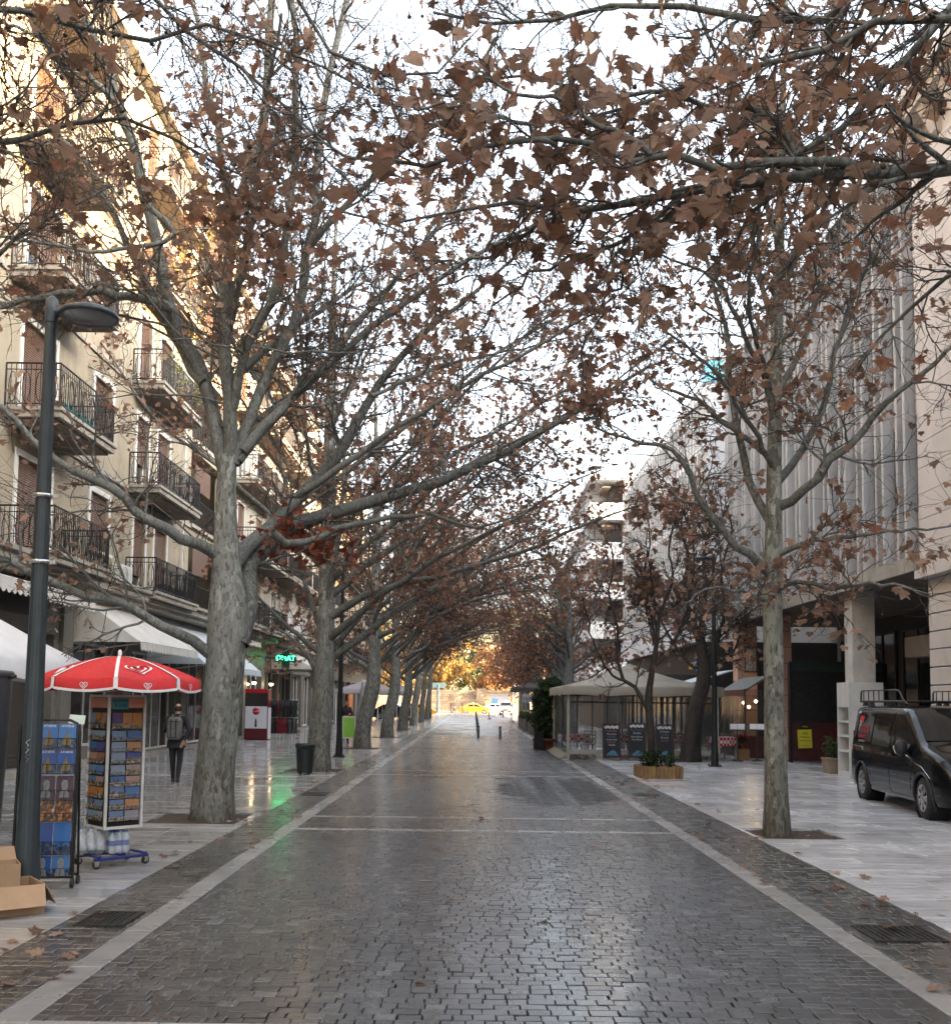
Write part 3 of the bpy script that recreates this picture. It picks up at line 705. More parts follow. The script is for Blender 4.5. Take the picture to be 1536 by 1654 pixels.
tree_parts(t, (4.35, 3.9, 0), tk, limbs, 9, dens=(7.5, 5, 3), l2=(.35, .95), l3=(.15, .42), l4=(.07, .22), n_leaf=1300, single=290, view_key=screen_key(0), n_ball=25, leaf=(.045, .10), twig_r=(.005, .0026), up=-.02, leaf_bias=nearbias)

# --- tree beside the camera on the left: twigs and seed balls at the upper left
t = thing('plane_tree', 'overhanging plane tree boughs with seed balls at the upper left', 'tree', (-4.1, 4.4, 0), 0, 'plane trees along the street')
limbs = [
    ([(-4.1, 4.4, 3.6), (-3.6, 5.4, 5.), at(-30, 230, 7.), at(60, 225, 7.2), at(160, 190, 7.4), at(260, 215, 7.6), at(330, 260, 7.8), at(430, 300, 8.)], .05, .008),
    ([(-4.1, 4.4, 3.6), (-3.7, 5.2, 5.2), at(-20, 10, 6.6), at(90, 40, 6.8), at(220, 60, 7.), at(360, 30, 7.2), at(480, 90, 7.4), at(600, 150, 7.6)], .05, .007),
    ([(-4.1, 4.4, 3.6), (-3.9, 5.2, 4.4), at(-30, 420, 7.2), at(40, 380, 7.4), at(120, 330, 7.6), at(180, 300, 7.8)], .045, .008),
    ([(-4.1, 4.4, 4.0), (-3.0, 5.5, 6.), at(200, -40, 7.), at(330, 70, 7.1), at(430, 130, 7.2), at(520, 240, 7.3), at(600, 330, 7.5)], .045, .007),
    ([(-4.1, 4.4, 4.0), (-2.6, 5.6, 6.), at(420, -60, 6.8), at(520, 60, 7.), at(600, 120, 7.1), at(690, 130, 7.2), at(760, 60, 7.4)], .04, .007),
]
tk = ([(-4.1, 4.4, 0), (-4.1, 4.4, 1.6), (-4.12, 4.4, 3.6), (-4.15, 4.4, 6), (-4.1, 4.4, 9)], [.33, .31, .3, .2, .12])
tree_parts(t, (-4.1, 4.4, 0), tk, limbs, 12, dens=(6.5, 6, 4), l2=(.4, 1.4), l3=(.2, .6), l4=(.08, .28), n_leaf=950, single=120, view_key=screen_key(0), n_ball=260, leaf=(.055, .11), twig_r=(.006, .003))

# --- the further trees of both rows
def generic(seed, reach, height, n_l, lean=0.):
    r = random.Random(seed); out = []; fork = r.uniform(2.6, 3.3)
    tp = [(0, 0, 0), (.05, .02, 1.), (.1 + lean, .0, fork * .8), (.12 + lean, 0, fork + 1), (.1 + lean, .1, height * .5), (.15, .1, height * .8)]
    tr = [.30, .28, .27, .22, .14, .02]
    for i in range(4):                                   # low boughs arching over the carriageway
        out.append(free((.1 + lean, 0, fork + i * .55), r.uniform(-.75, .75), r.uniform(.45, .8), reach * r.uniform(.85, 1.15), .115, .015, -.035, r, 8))
    for i in range(3): out.append(free((.1 + lean, 0, fork + 2 + i * 1.3), (-.5, .15, .6)[i] + r.uniform(-.2, .2), r.uniform(.6, .85), reach * 1.15, .085, .013, -.01, r, 8))   # upper boughs over the road
    for i in range(n_l):
        z = fork + i * (height * .5 - fork) / n_l
        out.append(free((.1 + lean, .05, z), i * 2.4 + r.uniform(-.4, .4), r.uniform(.55, 1.15), (height - z) * r.uniform(.55, .85), (.085 * (1 - i / n_l * .4)), .013, .02, r, 8))
    for i in range(2): out.append(free((.1 + lean, 0, fork - .3 + .5 * i), 2.5 + i * 1.2, r.uniform(.3, .7), 3.6, .08, .015, .03, r))
    return (tp, tr), out
def make_generic(name, label, loc, seed, **kw):
    tr, li = generic(seed, kw.pop('reach', 7.5), kw.pop('height', 16.5), kw.pop('n_l', 9), kw.pop('lean', 0.))
    t = thing('plane_tree', label, 'tree', (0, 0, 0), 0, 'plane trees along the street')
    tree_parts(t, (0, 0, 0), tr, li, seed, **kw); t.location = loc; return t
G1 = make_generic('a', 'forked plane tree behind the litter bin and beside the second lamp post', (-3.95, 26.4, 0), 21, dens=(2.2, 5, 4), n_leaf=9000, leaf=(.06, .12), n_ball=300, crude=False, height=19.5, reach=9.5, n_l=12, leafm=LEAF_RED, twig_r=(.009, .005))
G2 = make_generic('b', 'leaning plane tree behind the green sandwich board', (-4.08, 38.2, 0), 34, dens=(2.2, 5, 4), n_leaf=6500, leaf=(.075, .14), n_ball=0, crude=True, leafm=LEAF_RED, lean=.25, height=18.5, reach=9., n_l=11, twig_r=(.010, .007))
G3 = make_generic('c', 'russet plane tree behind the cream café tent, nearest of its row', (4.5, 47.5, 0), 47, dens=(2.3, 5, 4), n_leaf=2600, leaf=(.10, .18), n_ball=0, crude=True, leafm=LEAF_RED, height=11., reach=3.6, twig_r=(.010, .007))
G3.rotation_euler = (0, 0, math.pi)
ORD = ['fourth', 'fifth', 'sixth', 'seventh', 'eighth', 'ninth', 'tenth']
for i, y in enumerate((49.7, 61, 73, 85, 97)):
    c = copy_tree([G2, G1][i % 2] if i < 1 else G2); c.location = (-4.12 - .05 * i, y, 0); c.rotation_euler = (0, 0, (.5, -.4, .25, -.6, .1, .4)[i]); s = (1.0, .96, 1.03, .95, 1., .95)[i]; c.scale = (s * (1, 1, .85, .8, .75)[i],) * 2 + (s * (.93, 1, 1.15, 1.3, 1.4)[i],)
    c['label'] = ORD[i] + ' plane trunk along the left pavement counted from the red parasol'
for i, y in enumerate((59, 70, 82, 95, 108)):
    c = copy_tree(G3); c.location = (5.0 + .15 * (i % 3), y, 0); c.rotation_euler = (0, 0, math.pi + (.7, -.5, .3, 1., -.8, .2)[i]); s = (1.03, .9, 1., .92, 1., .9)[i]; c.scale = (s, s, s)
    c['label'] = ['second', 'third', 'fourth', 'fifth', 'sixth', 'seventh'][i] + ' russet plane tree in the row beyond the cream café tent'
# ------------------------------------------------------------------ buildings
STUCCO = M('cream_stucco', (.30, .258, .19), .85, var=.12, vscale=.8, bump=.25, bscale=90, dirt=.55)
STUCCO2 = M('pale_stucco', (.31, .29, .25), .85, var=.12, vscale=.8, bump=.25, bscale=90, dirt=.55)
STUCCO3 = M('ochre_stucco', (.32, .26, .18), .85, var=.12, vscale=.8, bump=.25, bscale=90, dirt=.5)
SHOPWALL = M('shop_stone', (.15, .14, .122), .6, var=.14, vscale=1.2, bump=.2, bscale=50, dirt=.5)
CONC = M('ledge_concrete', (.31, .285, .24), .85, var=.2, vscale=2, bump=.3, bscale=50, dirt=.6)
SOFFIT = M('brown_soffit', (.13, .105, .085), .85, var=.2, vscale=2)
WHITEP = M('white_paint', (.62, .61, .58), .5, var=.08, vscale=3, dirt=.25)
SHUTTER = M('brown_shutter', (.17, .095, .06), .55, var=.22, vscale=6)
RAIL = M('wrought_iron', (.022, .022, .024), .45, .5, var=.3, vscale=10)
DARKGL = M_glass('dark_window_glass', (.02, .024, .028), .04)
SHOPGL = M_glass('shop_glass', (.035, .034, .032), .05)
CLOTHW = M('awning_canvas', (.56, .53, .48), .8, var=.1, vscale=2, bump=.2, bscale=150, dirt=.3)
CLOTHB = M('blue_white_canvas', (.48, .53, .56), .8, var=.08, vscale=2, bump=.2, bscale=150, dirt=.2)
BLACKP = M('black_panel', (.014, .014, .015), .4, var=.3)
BROWND = M('brown_roller_door', (.05, .04, .032), .6, var=.2, vscale=3)
ACW = M('air_conditioner_white', (.55, .54, .5), .5, var=.1, dirt=.3)
ROOFM = M('roof_screed', (.25, .23, .2), .9)

class Fac:
    """a facade: positions are (outwards, along the street, up)"""
    def __init__(s, root, X, side): s.r = root; s.X = X; s.s = side
    def box(s, mb, o0, o1, y0, y1, z0, z1, mi=0, bev=0):
        return mb.box(s.X + s.s * o0, s.X + s.s * o1, y0, y1, z0, z1, mi, bev)
    def part(s, name, mats, boxes, parent=None, bev=0):
        mb = MB()
        for b in boxes: s.box(mb, *b[:6], mi=b[6] if len(b) > 6 else 0, bev=bev)
        return mb.build(name, mats, parent or s.r)
    def wall(s, y0, y1, z0, z1, holes, mat, depth=.3, name='wall', back=9., out=0.):
        rs = [(y0, y1, z0, z1)]
        for h in holes: rs = subtract(rs, h)
        mb = MB(); X = s.X + s.s * out; Xi = X - s.s * depth
        for a, b, c, d in rs: mb.quad((X, a, c), (X, b, c), (X, b, d), (X, a, d))
        for a, b, c, d in holes:
            mb.quad((X, a, c), (Xi, a, c), (Xi, a, d), (X, a, d)); mb.quad((X, b, c), (Xi, b, c), (Xi, b, d), (X, b, d))
            mb.quad((X, a, c), (X, b, c), (Xi, b, c), (Xi, a, c)); mb.quad((X, a, d), (X, b, d), (Xi, b, d), (Xi, a, d))
        Xb = X - s.s * back
        mb.quad((X, y0, z0), (Xb, y0, z0), (Xb, y0, z1), (X, y0, z1)); mb.quad((X, y1, z0), (Xb, y1, z0), (Xb, y1, z1), (X, y1, z1))
        mb.quad((Xb, y0, z0), (Xb, y1, z0), (Xb, y1, z1), (Xb, y0, z1)); mb.quad((X, y0, z1), (X, y1, z1), (Xb, y1, z1), (Xb, y0, z1))
        return mb.build(name, mat, s.r, fix=False)
    def window(s, y0, y1, z0, z1, style='shutter', drop=1., name='window', depth=.2, out=0., frame=None, glass=None, mull=1):
        """frame with mullions > pane; shutter of slats; sill"""
        f = .07; d = out - depth; fm = frame or WHITEP
        bx = [(d, d + .08, y0, y0 + f, z0, z1), (d, d + .08, y1 - f, y1, z0, z1), (d, d + .08, y0 + f, y1 - f, z1 - f, z1), (d, d + .08, y0 + f, y1 - f, z0, z0 + f)]
        for i in range(mull):
            y = y0 + (y1 - y0) * (i + 1) / (mull + 1); bx.append((d, d + .07, y - .025, y + .025, z0 + f, z1 - f))
        w = s.part(name, fm, bx)
        s.part('pane', glass or DARKGL, [(d + .02, d + .035, y0 + f, y1 - f, z0 + f, z1 - f)], w)
        if style == 'shutter' and drop > 0:
            zb = z1 - (z1 - z0) * drop; mb = MB(); n = max(3, int((z1 - zb) / .055)); st = (z1 - .02 - zb) / n
            for i in range(n):
                z = zb + i * st; X = s.X + s.s * (out - .085)
                mb.prism([(X, z + .004), (X + s.s * .022, z + st * .35), (X + s.s * .012, z + st - .004), (X - s.s * .012, z + st - .004)], 'y', y0 + .03, y1 - .03)
            mb.build('shutter', SHUTTER, w)
        return w
    def surround(s, y0, y1, z0, z1, parent, w=.14):
        s.part('surround', WHITEP, [(.0, .035, y0 - w, y0, z0, z1 + w), (.0, .035, y1, y1 + w, z0, z1 + w), (.0, .035, y0, y1, z1, z1 + w)], parent)
        s.part('sill', WHITEP, [(-.05, .12, y0 - w - .04, y1 + w + .04, z0 - .08, z0)], parent)
    def balcony(s, y0, y1, z, proj, rail=True, th=.2, mat=None, loops=True):
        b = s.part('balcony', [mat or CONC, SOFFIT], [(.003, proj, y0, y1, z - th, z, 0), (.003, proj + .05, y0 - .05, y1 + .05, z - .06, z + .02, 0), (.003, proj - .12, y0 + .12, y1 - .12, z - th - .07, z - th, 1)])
        if rail:
            mb = MB(); h = z + 1.0
            def run(p, q):
                p = Vector(p); q = Vector(q); L = (q - p).length; n = max(2, int(L / .105)); k = 0
                for zz, r in ((h, .022), (h - .14, .012), (z + .1, .014)): mb.tube([p + Vector((0, 0, zz)), q + Vector((0, 0, zz))], r, 5)
                for i in range(n + 1):
                    a = p.lerp(q, i / n); r = .02 if i % 10 == 0 else .0095
                    mb.tube([a + Vector((0, 0, z + .02 if i % 10 == 0 else z + .1)), a + Vector((0, 0, h))], r, 4, cap=False)
                if loops:
                    m = max(2, int(L / .24))
                    for i in range(m):
                        c = p.lerp(q, (i + .5) / m); e = (q - p).normalized() * .085
                        mb.tube([c + e * math.sin(t) + Vector((0, 0, z + .48 - .34 * math.cos(t))) for t in [j * 2 * math.pi / 12 for j in range(13)]], .0105, 4, cap=False)
            xo = s.X + s.s * (proj - .04); xi = s.X + s.s * .02
            run((xi, y0 + .04, 0), (xo, y0 + .04, 0)); run((xo, y0 + .04, 0), (xo, y1 - .04, 0)); run((xo, y1 - .04, 0), (xi, y1 - .04, 0))
            mb.build('railing', RAIL, b, fix=False)
        return b
    def awning(s, y0, y1, z, proj, drop, mat=CLOTHW, val=.28, sides=False):
        """sloping canvas with a scalloped valance and folding arms"""
        mb = MB(); X0 = s.X + s.s * .02; X1 = s.X + s.s * proj; n = max(4, int((y1 - y0) / .25))
        rows = [(X0 + (X1 - X0) * t, z - drop * t - .06 * math.sin(t * math.pi)) for t in [i / 5 for i in range(6)]]
        V = [(x, y0 + (y1 - y0) * j / n, zz) for x, zz in rows for j in range(n + 1)]
        mb.add(V, [(i * (n + 1) + j, i * (n + 1) + j + 1, (i + 1) * (n + 1) + j + 1, (i + 1) * (n + 1) + j) for i in range(5) for j in range(n)], sm=True)
        zt = rows[-1][1]; m = n * 4
        V = []
        for j in range(m + 1):
            y = y0 + (y1 - y0) * j / m; V += [(X1, y, zt), (X1 + s.s * .02, y, zt - val * (.72 + .28 * abs(math.sin(j * math.pi / 4))))]
        mb.add(V, [(2 * j, 2 * j + 2, 2 * j + 3, 2 * j + 1) for j in range(m)])
        if sides:
            for y in (y0, y1): mb.add([(X0, y, z), (X1, y, zt), (X0, y, zt)], [(0, 1, 2)])
        a = mb.build('awning', mat, s.r, fix=False)
        b = MB(); b.tube([(X1 - s.s * .02, y0, zt + .02), (X1 - s.s * .02, y1, zt + .02)], .025, 6)
        for y in (y0 + .3, y1 - .3): b.tube([(X0, y, z - drop - .25), (X1 - s.s * .05, y, zt)], .018, 5)
        b.build('awning_arm', WHITEP, a)
        return a
def ac_unit(f, y, z, out=.0):
    a = f.part('air_conditioner', ACW, [(out, out + .3, y, y + .8, z, z + .56)], bev=.02)
    mb = MB(); X = f.X + f.s * (out + .303)
    for r in (.22, .15, .08): mb.tube([(X, y + .3 + r * math.cos(t), z + .28 + r * math.sin(t)) for t in [j * math.pi / 8 for j in range(17)]], .007, 4, cap=False)
    mb.build('fan_guard', M('grille_grey', (.2, .2, .2), .5), a); return a

# --- cream apartment house on the left
FL = [4.9, 8.05, 11.2, 14.35, 17.5]
b1 = thing('apartment_building', 'cream apartment building with wrought iron balconies and brown roller shutters on the left', 'building', (-10.3, 26, 0), 0)
b1.location = (0, 0, 0)
f = Fac(b1, -10.3, 1)
holes = []
for z in FL: holes += [(22.7, 24.5, z + .02, z + 2.3), (27.1, 28.45, z + .85, z + 2.4), (30.6, 31.7, z + .02, z + 2.3), (32.6, 33.9, z + .02, z + 2.3), (36.6, 41.2, z + .02, z + 2.75), (14, 16.4, z + .02, z + 2.3)]
f.wall(-12, 42.4, 4.6, 20.7, holes, STUCCO, .3)
for i, z in enumerate(FL):
    dr = [(1, 1, .75, 1), (.95, 1, .62, 1), (.6, 1, 1, .7), (1, .8, 1, 1), (1, 1, 1, 1)][i]
    for (a, b, lo, hi), d in zip(((22.7, 24.5, .02, 2.3), (27.1, 28.45, .85, 2.4), (30.6, 31.7, .02, 2.3), (32.6, 33.9, .02, 2.3)), dr):
        w = f.window(a, b, z + lo, z + hi, 'shutter', d); f.surround(a, b, z + lo, z + hi, w)
    f.balcony(21.9, 25.3, z, 1.25); f.balcony(30.0, 34.5, z, .95)
    # dark loggia
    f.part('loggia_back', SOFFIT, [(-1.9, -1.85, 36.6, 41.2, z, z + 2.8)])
    lg = f.part('loggia_slab', CONC, [(-1.9, .12, 36.55, 41.25, z - .12, z + .018)])
    mb = MB()
    for k in range(40): mb.tube([(-10.28, 36.65 + k * .115, z), (-10.28, 36.65 + k * .115, z + 1)], .009, 4, cap=False)
    mb.tube([(-10.28, 36.6, z + 1), (-10.28, 41.2, z + 1)], .022, 5); mb.build('railing', RAIL, lg, fix=False)
    f.window(37.4, 39.6, z + .02, z + 2.4, 'shutter', .4, depth=1.8)
    f.part('string_course', CONC, [(.003, .06, -12, 21.8, z - .16, z - .02), (.003, .06, 25.4, 29.9, z - .16, z - .02), (.003, .06, 34.6, 42.4, z - .16, z - .02)])
f.part('drainpipe', ACW, [(.01, .1, 35.5, 35.6, 4.9, 20.6)])
f.part('parapet', CONC, [(.003, .35, -12, 42.4, 20.45, 20.72)])
f.part('roof', ROOFM, [(-9, .0, -12, 42.4, 20.705, 20.8)])
ac_unit(f, 28.75, 4.98, .05); ac_unit(f, 35.0, 8.6, .05)
# ground floor
GH = [(19.6, 25.2, .12, 3.3), (26.4, 29.6, .45, 3.25), (31.0, 35.6, .1, 3.2), (37.0, 41.2, .12, 3.2)]
f.wall(-12, 42.4, 0, 4.6, GH, SHOPWALL, .5, 'shop_wall', out=-.02)
f.part('ledge', CONC, [(-.02, .75, -12, 42.4, 4.58, 4.8), (-.02, .86, -12, 42.4, 4.8, 4.9), (-.02, .6, -12, 42.4, 4.45, 4.58)])
door = f.part('roller_door', BROWND, [(-.4, -.37, 19.6, 25.2, .12, 3.3)])
for i in range(28): f.part('slat', BROWND, [(-.37, -.355, 19.62, 25.18, .14 + i * .113, .14 + i * .113 + .1)], door)
w = f.window(26.4, 29.6, .45, 3.25, 'none', depth=.35, name='shop_window', glass=SHOPGL, mull=1)
w = f.window(31.0, 35.6, .1, 3.2, 'none', depth=.3, name='shop_door', glass=SHOPGL, mull=4)
w = f.window(37.0, 41.2, .12, 3.2, 'none', depth=.3, name='shop_window', glass=SHOPGL, mull=3)
for y in (25.8, 30.3, 36.3): 
    p = f.part('pilaster', SHOPWALL, [(-.015, .1, y - .32, y + .32, .5, 4.45)]); f.part('plinth', M('plinth_stone', (.14, .13, .12), .6), [(-.015, .14, y - .36, y + .36, 0, .5)], p)
f.part('door_step', CONC, [(-.02, .35, 19.4, 30, 0, .14), (-.02, .25, 30.7, 41.4, 0, .09)])
f.part('sign_board', BLACKP, [(.0, .06, 21.8, 24.6, 3.65, 4.3)])
text_mesh('ΕΣΤΙΑΤΟΡΙΟ', .3, basis((-10.235, 23.2, 3.97), (0, 1, 0), (0, 0, 1)), 'lettering', M('dim_letters', (.05, .045, .04), .5), b1)
f.awning(14, 25.2, 4.5, .95, .35, CLOTHW, .3); f.awning(26.3, 31.8, 4.45, 1.75, 1.25, CLOTHW, .22, True); f.awning(32.3, 40.6, 4.4, 1.9, 1.55, CLOTHB, .22, True)
f.part('louvre', M('green_vent', (.12, .15, .12), .6), [(.05, .09, 31.2, 34.4, 7.5 + .1, 7.72)])
# planters and laundry on the balconies
for y, z, c in ((22.4, 8.3, (.03, .22, .20)), (23.4, 8.3, (.03, .22, .2)), (31.2, 5.2, (.03, .03, .03)), (32.8, 5.2, (.03, .03, .035))):
    f.part('balcony_box', M('box_%.2f' % c[1], c, .6), [(.92 if z > 6 else .62, 1.12 if z > 6 else .88, y, y + (.8 if z > 6 else 1.2), z - .25, z + .05)], bev=.02)

# --- repeated facade used for the houses further off
def house(name, label, X, s, y0, y1, z1, floors, mat, bay, proj, shop='shop_window', seed=0, z0=4.6, fh=3.1, awn=CLOTHW, shop_holes=True):
    r = random.Random(seed); b = thing(name, label, 'building', (0, 0, 0)); g = Fac(b, X, s); holes = []; n = int((y1 - y0 - 1) / bay); st = (y1 - y0) / n
    zs = [z0 + .3 + fh * i for i in range(floors)]
    cells = [(y0 + st * (i + .5), z) for z in zs for i in range(n)]
    holes = [(y - .65, y + .65, z + .02, z + 2.3) for y, z in cells]
    g.wall(y0, y1, z0, z1, holes, mat, .28, back=10)
    for k, (y, z) in enumerate(cells):
        w = g.window(y - .65, y + .65, z + .02, z + 2.3, 'shutter', r.choice((0, .3, .6, 1, 1)))
        if k % 2 == 0: g.surround(y - .65, y + .65, z + .02, z + 2.3, w, .1)
    for z in zs:
        i = 0
        while i < n:
            m = r.choice((1, 2)); m = min(m, n - i)
            if proj and r.random() < .8: g.balcony(y0 + st * i + .25, y0 + st * (i + m) - .25, z, proj, loops=False)
            i += m
    sh = [(y0 + st * i + .35, y0 + st * (i + 1) - .35, .12, 3.2) for i in range(n)]
    g.wall(y0, y1, 0, z0, sh, SHOPWALL, .45, 'shop_wall', out=-.02)
    for i, h in enumerate(sh):
        g.window(*h, 'none', depth=.35, name='shop_window', glass=SHOPGL, mull=r.choice((1, 2)))
    g.part('ledge', CONC, [(-.02, .6, y0, y1, z0 - .1, z0 + .2)])
    g.part('parapet', CONC, [(.003, .25, y0, y1, z1 - .2, z1 + .04)]); g.part('roof', ROOFM, [(-10, 0, y0, y1, z1 + .005, z1 + .1)])
    return b, g
b2, f2 = house('apartment_building', 'pale apartment building above the pharmacy sign and the red drinks fridge', -10.3, 1, 42.6, 66, 19.6, 5, STUCCO2, 3.3, 1.1, seed=2)
f2.awning(52.2, 58.5, 4.45, 2.3, 1.15, CLOTHW, .5, True); f2.awning(43.4, 46.2, 4.5, .7, .25, CLOTHW, .2)
f2.part('side_curtain', CLOTHW, [(1.0, 2.28, 58.4, 58.45, 2.4, 3.3)])
f2.part('blanket_panel', WHITEP, [(1.1, 1.13, 50.5, 56, 5.0, 6.1)])
b3, f3 = house('apartment_building', 'ochre apartment building with balconies beyond the pharmacy, half hidden by trees', -10.3, 1, 67.5, 94, 18.8, 4, STUCCO3, 3.5, 1.1, seed=3)
b4, f4 = house('apartment_building', 'last apartment building on the left before the sunlit square', -10.6, 1, 95.5, 108, 17, 4, STUCCO2, 3.2, 1.0, seed=4)

# --- right: beige rusticated house beside the frame edge
BEIGE = M('beige_ashlar', (.54, .495, .455), .8, var=.08, vscale=1, bump=.2, bscale=60, dirt=.35)
b5 = thing('stone_building', 'beige rusticated stone building at the right edge', 'building')
f5 = Fac(b5, 9.32, -1)
f5.wall(-26, 21.35, 4.6, 14.4, [], BEIGE, out=-.03); f5.wall(-26, 21.3, 0, 4.6, [], M('joint_backing', (.3, .26, .21), .9), out=-.22, name='shop_wall')  # darker plain wall shows in the joints between the lower courses
for i in range(18): f5.part('stone_course', BEIGE, [(-.03, 0, 16 if i % 2 else 16.4, 21.35, 4.62 + i * .54, 4.62 + i * .54 + .53)], bev=.004)
for i in range(12): f5.part('stone_course', BEIGE, [(-.22, -.14, 16, 21.3, .02 + i * .37, .02 + i * .37 + .35)], bev=.012)
f5.part('cornice', BEIGE, [(-.2, .12, -26, 21.35, 4.45, 4.62), (-.03, .5, -26, 21.35, 14.0, 14.2), (-.03, .7, -26, 21.4, 14.2, 14.45)])
for i in range(5): 
    X = 9.32; mb = MB(); y = 20.9 - i * .9
    mb.prism([(X, 13.4), (X - .12, 13.45), (X - .3, 13.8), (X - .42, 13.99), (X, 13.99)], 'y', y - .12, y + .12); mb.build('bracket', BEIGE, b5)
f5.part('roof', ROOFM, [(-9, 0, -26, 21.35, 14.452, 14.6)]); f5.part('roof_sun_blocker', BEIGE, [(-9, -4.7, -26, 21.35, 14.6, 19.0)])  # set-back block above the roof is added, unseen, to shade the left facade

# --- right: glass office with vertical fins over an arcade
FIN = M('fin_aluminium', (.58, .585, .59), .4, .35, var=.1, vscale=2, dirt=.3)
SPAN = M('spandrel_panel', (.32, .275, .265), .3, var=.1, vscale=1.5, dirt=.2)
GLASSY = M_glass('office_glass', (.03, .037, .045), .03, spec=1.0)
PINK = M('pink_stone', (.58, .35, .265), .7, var=.12, vscale=2, bump=.2, bscale=50, dirt=.4)
b6 = thing('office_building', 'glass office building with pale vertical fins over a dark arcade', 'building')
f6 = Fac(b6, 9.55, -1)
f6.part('core', M('office_core', (.2, .19, .18), .8), [(-9, -.12, 21.42, 38.25, 4.95, 14.6)])
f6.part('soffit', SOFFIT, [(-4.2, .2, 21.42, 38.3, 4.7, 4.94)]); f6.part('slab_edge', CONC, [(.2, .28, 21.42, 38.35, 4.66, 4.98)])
f6.part('office_sun_blocker', M('office_core', (.2, .19, .18), .8), [(-9, -4.5, 21.42, 38.25, 14.6, 19.0)]); f6.part('parapet', FIN, [(-.1, .2, 21.42, 38.3, 14.45, 14.75)])  # unseen rooftop block, added to keep low sun off the house opposite
nb = 28; bw = (38.25 - 21.45) / nb
for i in range(nb + 1):
    y = 21.47 + i * bw; o = f6.part('fin', FIN, [(-.1, .2 if i % 2 else .12, y - .028, y + .028, 4.98, 14.45)], bev=.006)
    f6.part('fin_edge', WHITEP, [(.12 if i % 2 == 0 else .2, .14 if i % 2 == 0 else .22, y - .012, y + .012, 4.98, 14.45)], o)
for k in range(3):
    z = 4.98 + k * 3.16
    for i in range(nb):
        y0_ = 21.47 + i * bw + .05; y1_ = y0_ + bw - .1
        f6.part('spandrel', SPAN, [(-.11, -.03, y0_, y1_, z, z + 1.05)])
        p = f6.part('pane', GLASSY, [(-.11, -.05, y0_, y1_, z + 1.12, z + 3.1)])
    f6.part('transom', M('dark_transom', (.1, .1, .1), .5), [(-.1, .02, 21.5, 38.2, z + 1.05, z + 1.12)])
# arcade
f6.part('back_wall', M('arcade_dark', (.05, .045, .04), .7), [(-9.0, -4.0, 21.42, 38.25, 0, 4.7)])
for k in range(6): f6.window(22 + k * 2.7, 24.2 + k * 2.7, .3, 4.2, 'none', depth=4.0, name='shop_window', glass=SHOPGL, frame=BROWND)
def pillar(y, w, label=None):
    p = f6.part('pillar', M('pillar_joint', (.12, .08, .06), .9), [(-.75, -.1, y, y + w, 0, 4.7)])
    for i in range(9): f6.part('stone_block', PINK, [(-.78, -.07, y - .03, y + w + .03, .02 + i * .522, .02 + i * .522 + .505)], p, bev=.01)
pillar(33.4, .62); pillar(37.45, .62)
c = f6.part('pillar', M('white_column', (.5, .48, .44), .7, dirt=.25), [(-.62, -.05, 26.0, 26.55, 2.38, 4.7)])
f6.part('plinth', WHITEP, [(-.75, .12, 25.85, 26.7, 0, .12), (-.75, .12, 25.85, 26.7, 1.75, 2.38), (-.75, -.3, 25.85, 26.7, .12, 1.75), (-.3, .12, 25.85, 25.9, .12, 1.75), (-.3, .12, 26.65, 26.7, .12, 1.75), (-.3, .12, 25.9, 26.65, .62, .67), (-.3, .12, 25.9, 26.65, 1.0, 1.05), (-.3, .12, 25.9, 26.65, 1.36, 1.41)], c)
f6.part('lintel', M('arcade_lintel', (.16, .14, .12), .7), [(-1.6, -1.2, 21.42, 25.6, 3.0, 3.5)])
f6.part('door_panel', M('arcade_door', (.12, .10, .08), .6), [(-2.2, -2.1, 21.6, 23.2, 0, 3.0)])
# dark canvas screen of the restaurant with red skirt, under the arcade
DK = M('black_canvas', (.010, .010, .011), .75, var=.3); DG = M('dark_green_canvas', (.012, .03, .026), .7); DR = M('dark_red_canvas', (.07, .014, .013), .5, var=.3)
sc_ = thing('canvas_screen', 'black and dark red canvas wind screen between pink pillar and white column', 'screen', (0, 0, 0))
mb = MB(); mb.box(9.95, 12.9, 32.3, 32.36, 1.25, 3.1); mb.build('upper_canvas', DK, sc_); MB().box(9.93, 12.92, 32.27, 32.39, 2.85, 3.16).build('valance', DG, sc_)
MB().box(9.97, 12.9, 32.28, 32.38, .06, 1.25).build('skirt', DR, sc_); MB().box(9.9, 9.97, 32.2, 32.4, 0, 3.1).build('post', RAIL, sc_); MB().box(12.9, 12.97, 32.2, 32.4, 0, 3.1).build('post', RAIL, sc_)
pn = thing('stone_pier', 'short pink stone pier beside the pink pillar and dark canvas screen', 'pier', (0, 0, 0))
for i in range(4): MB().box(10.36, 10.75, 33.0, 33.3, .02 + i * .45, .46 + i * .45, bev=.012).build('stone_block', PINK, pn)

# --- right: white office with fins, then the block with deep white balconies
WHITEW = M('white_render', (.72, .74, .76), .8, var=.06, vscale=1, dirt=.25)
b7 = thing('office_building', 'white office building with narrow fins behind the café tent', 'building')
f7 = Fac(b7, 9.7, -1)
f7.wall(43, 66, 4.4, 15.45, [], WHITEW, out=-.12, back=12)
f7.part('fascia', WHITEW, [(-.12, .25, 43, 66, 4.4, 5.6)])
for i in range(33): f7.part('fin', WHITEP, [(-.12, .12, 43.1 + i * .7, 43.22 + i * .7, 5.6, 15.35)])
for k in range(4):
    for i in range(32): f7.part('pane', DARKGL, [(-.12, -.07, 43.27 + i * .7, 43.75 + i * .7, 6.3 + k * 2.42, 7.7 + k * 2.42)])
    f7.part('band', WHITEW, [(-.12, .06, 43, 66, 5.6 + k * 2.42 + 2.12, 5.6 + k * 2.42 + 2.42)])
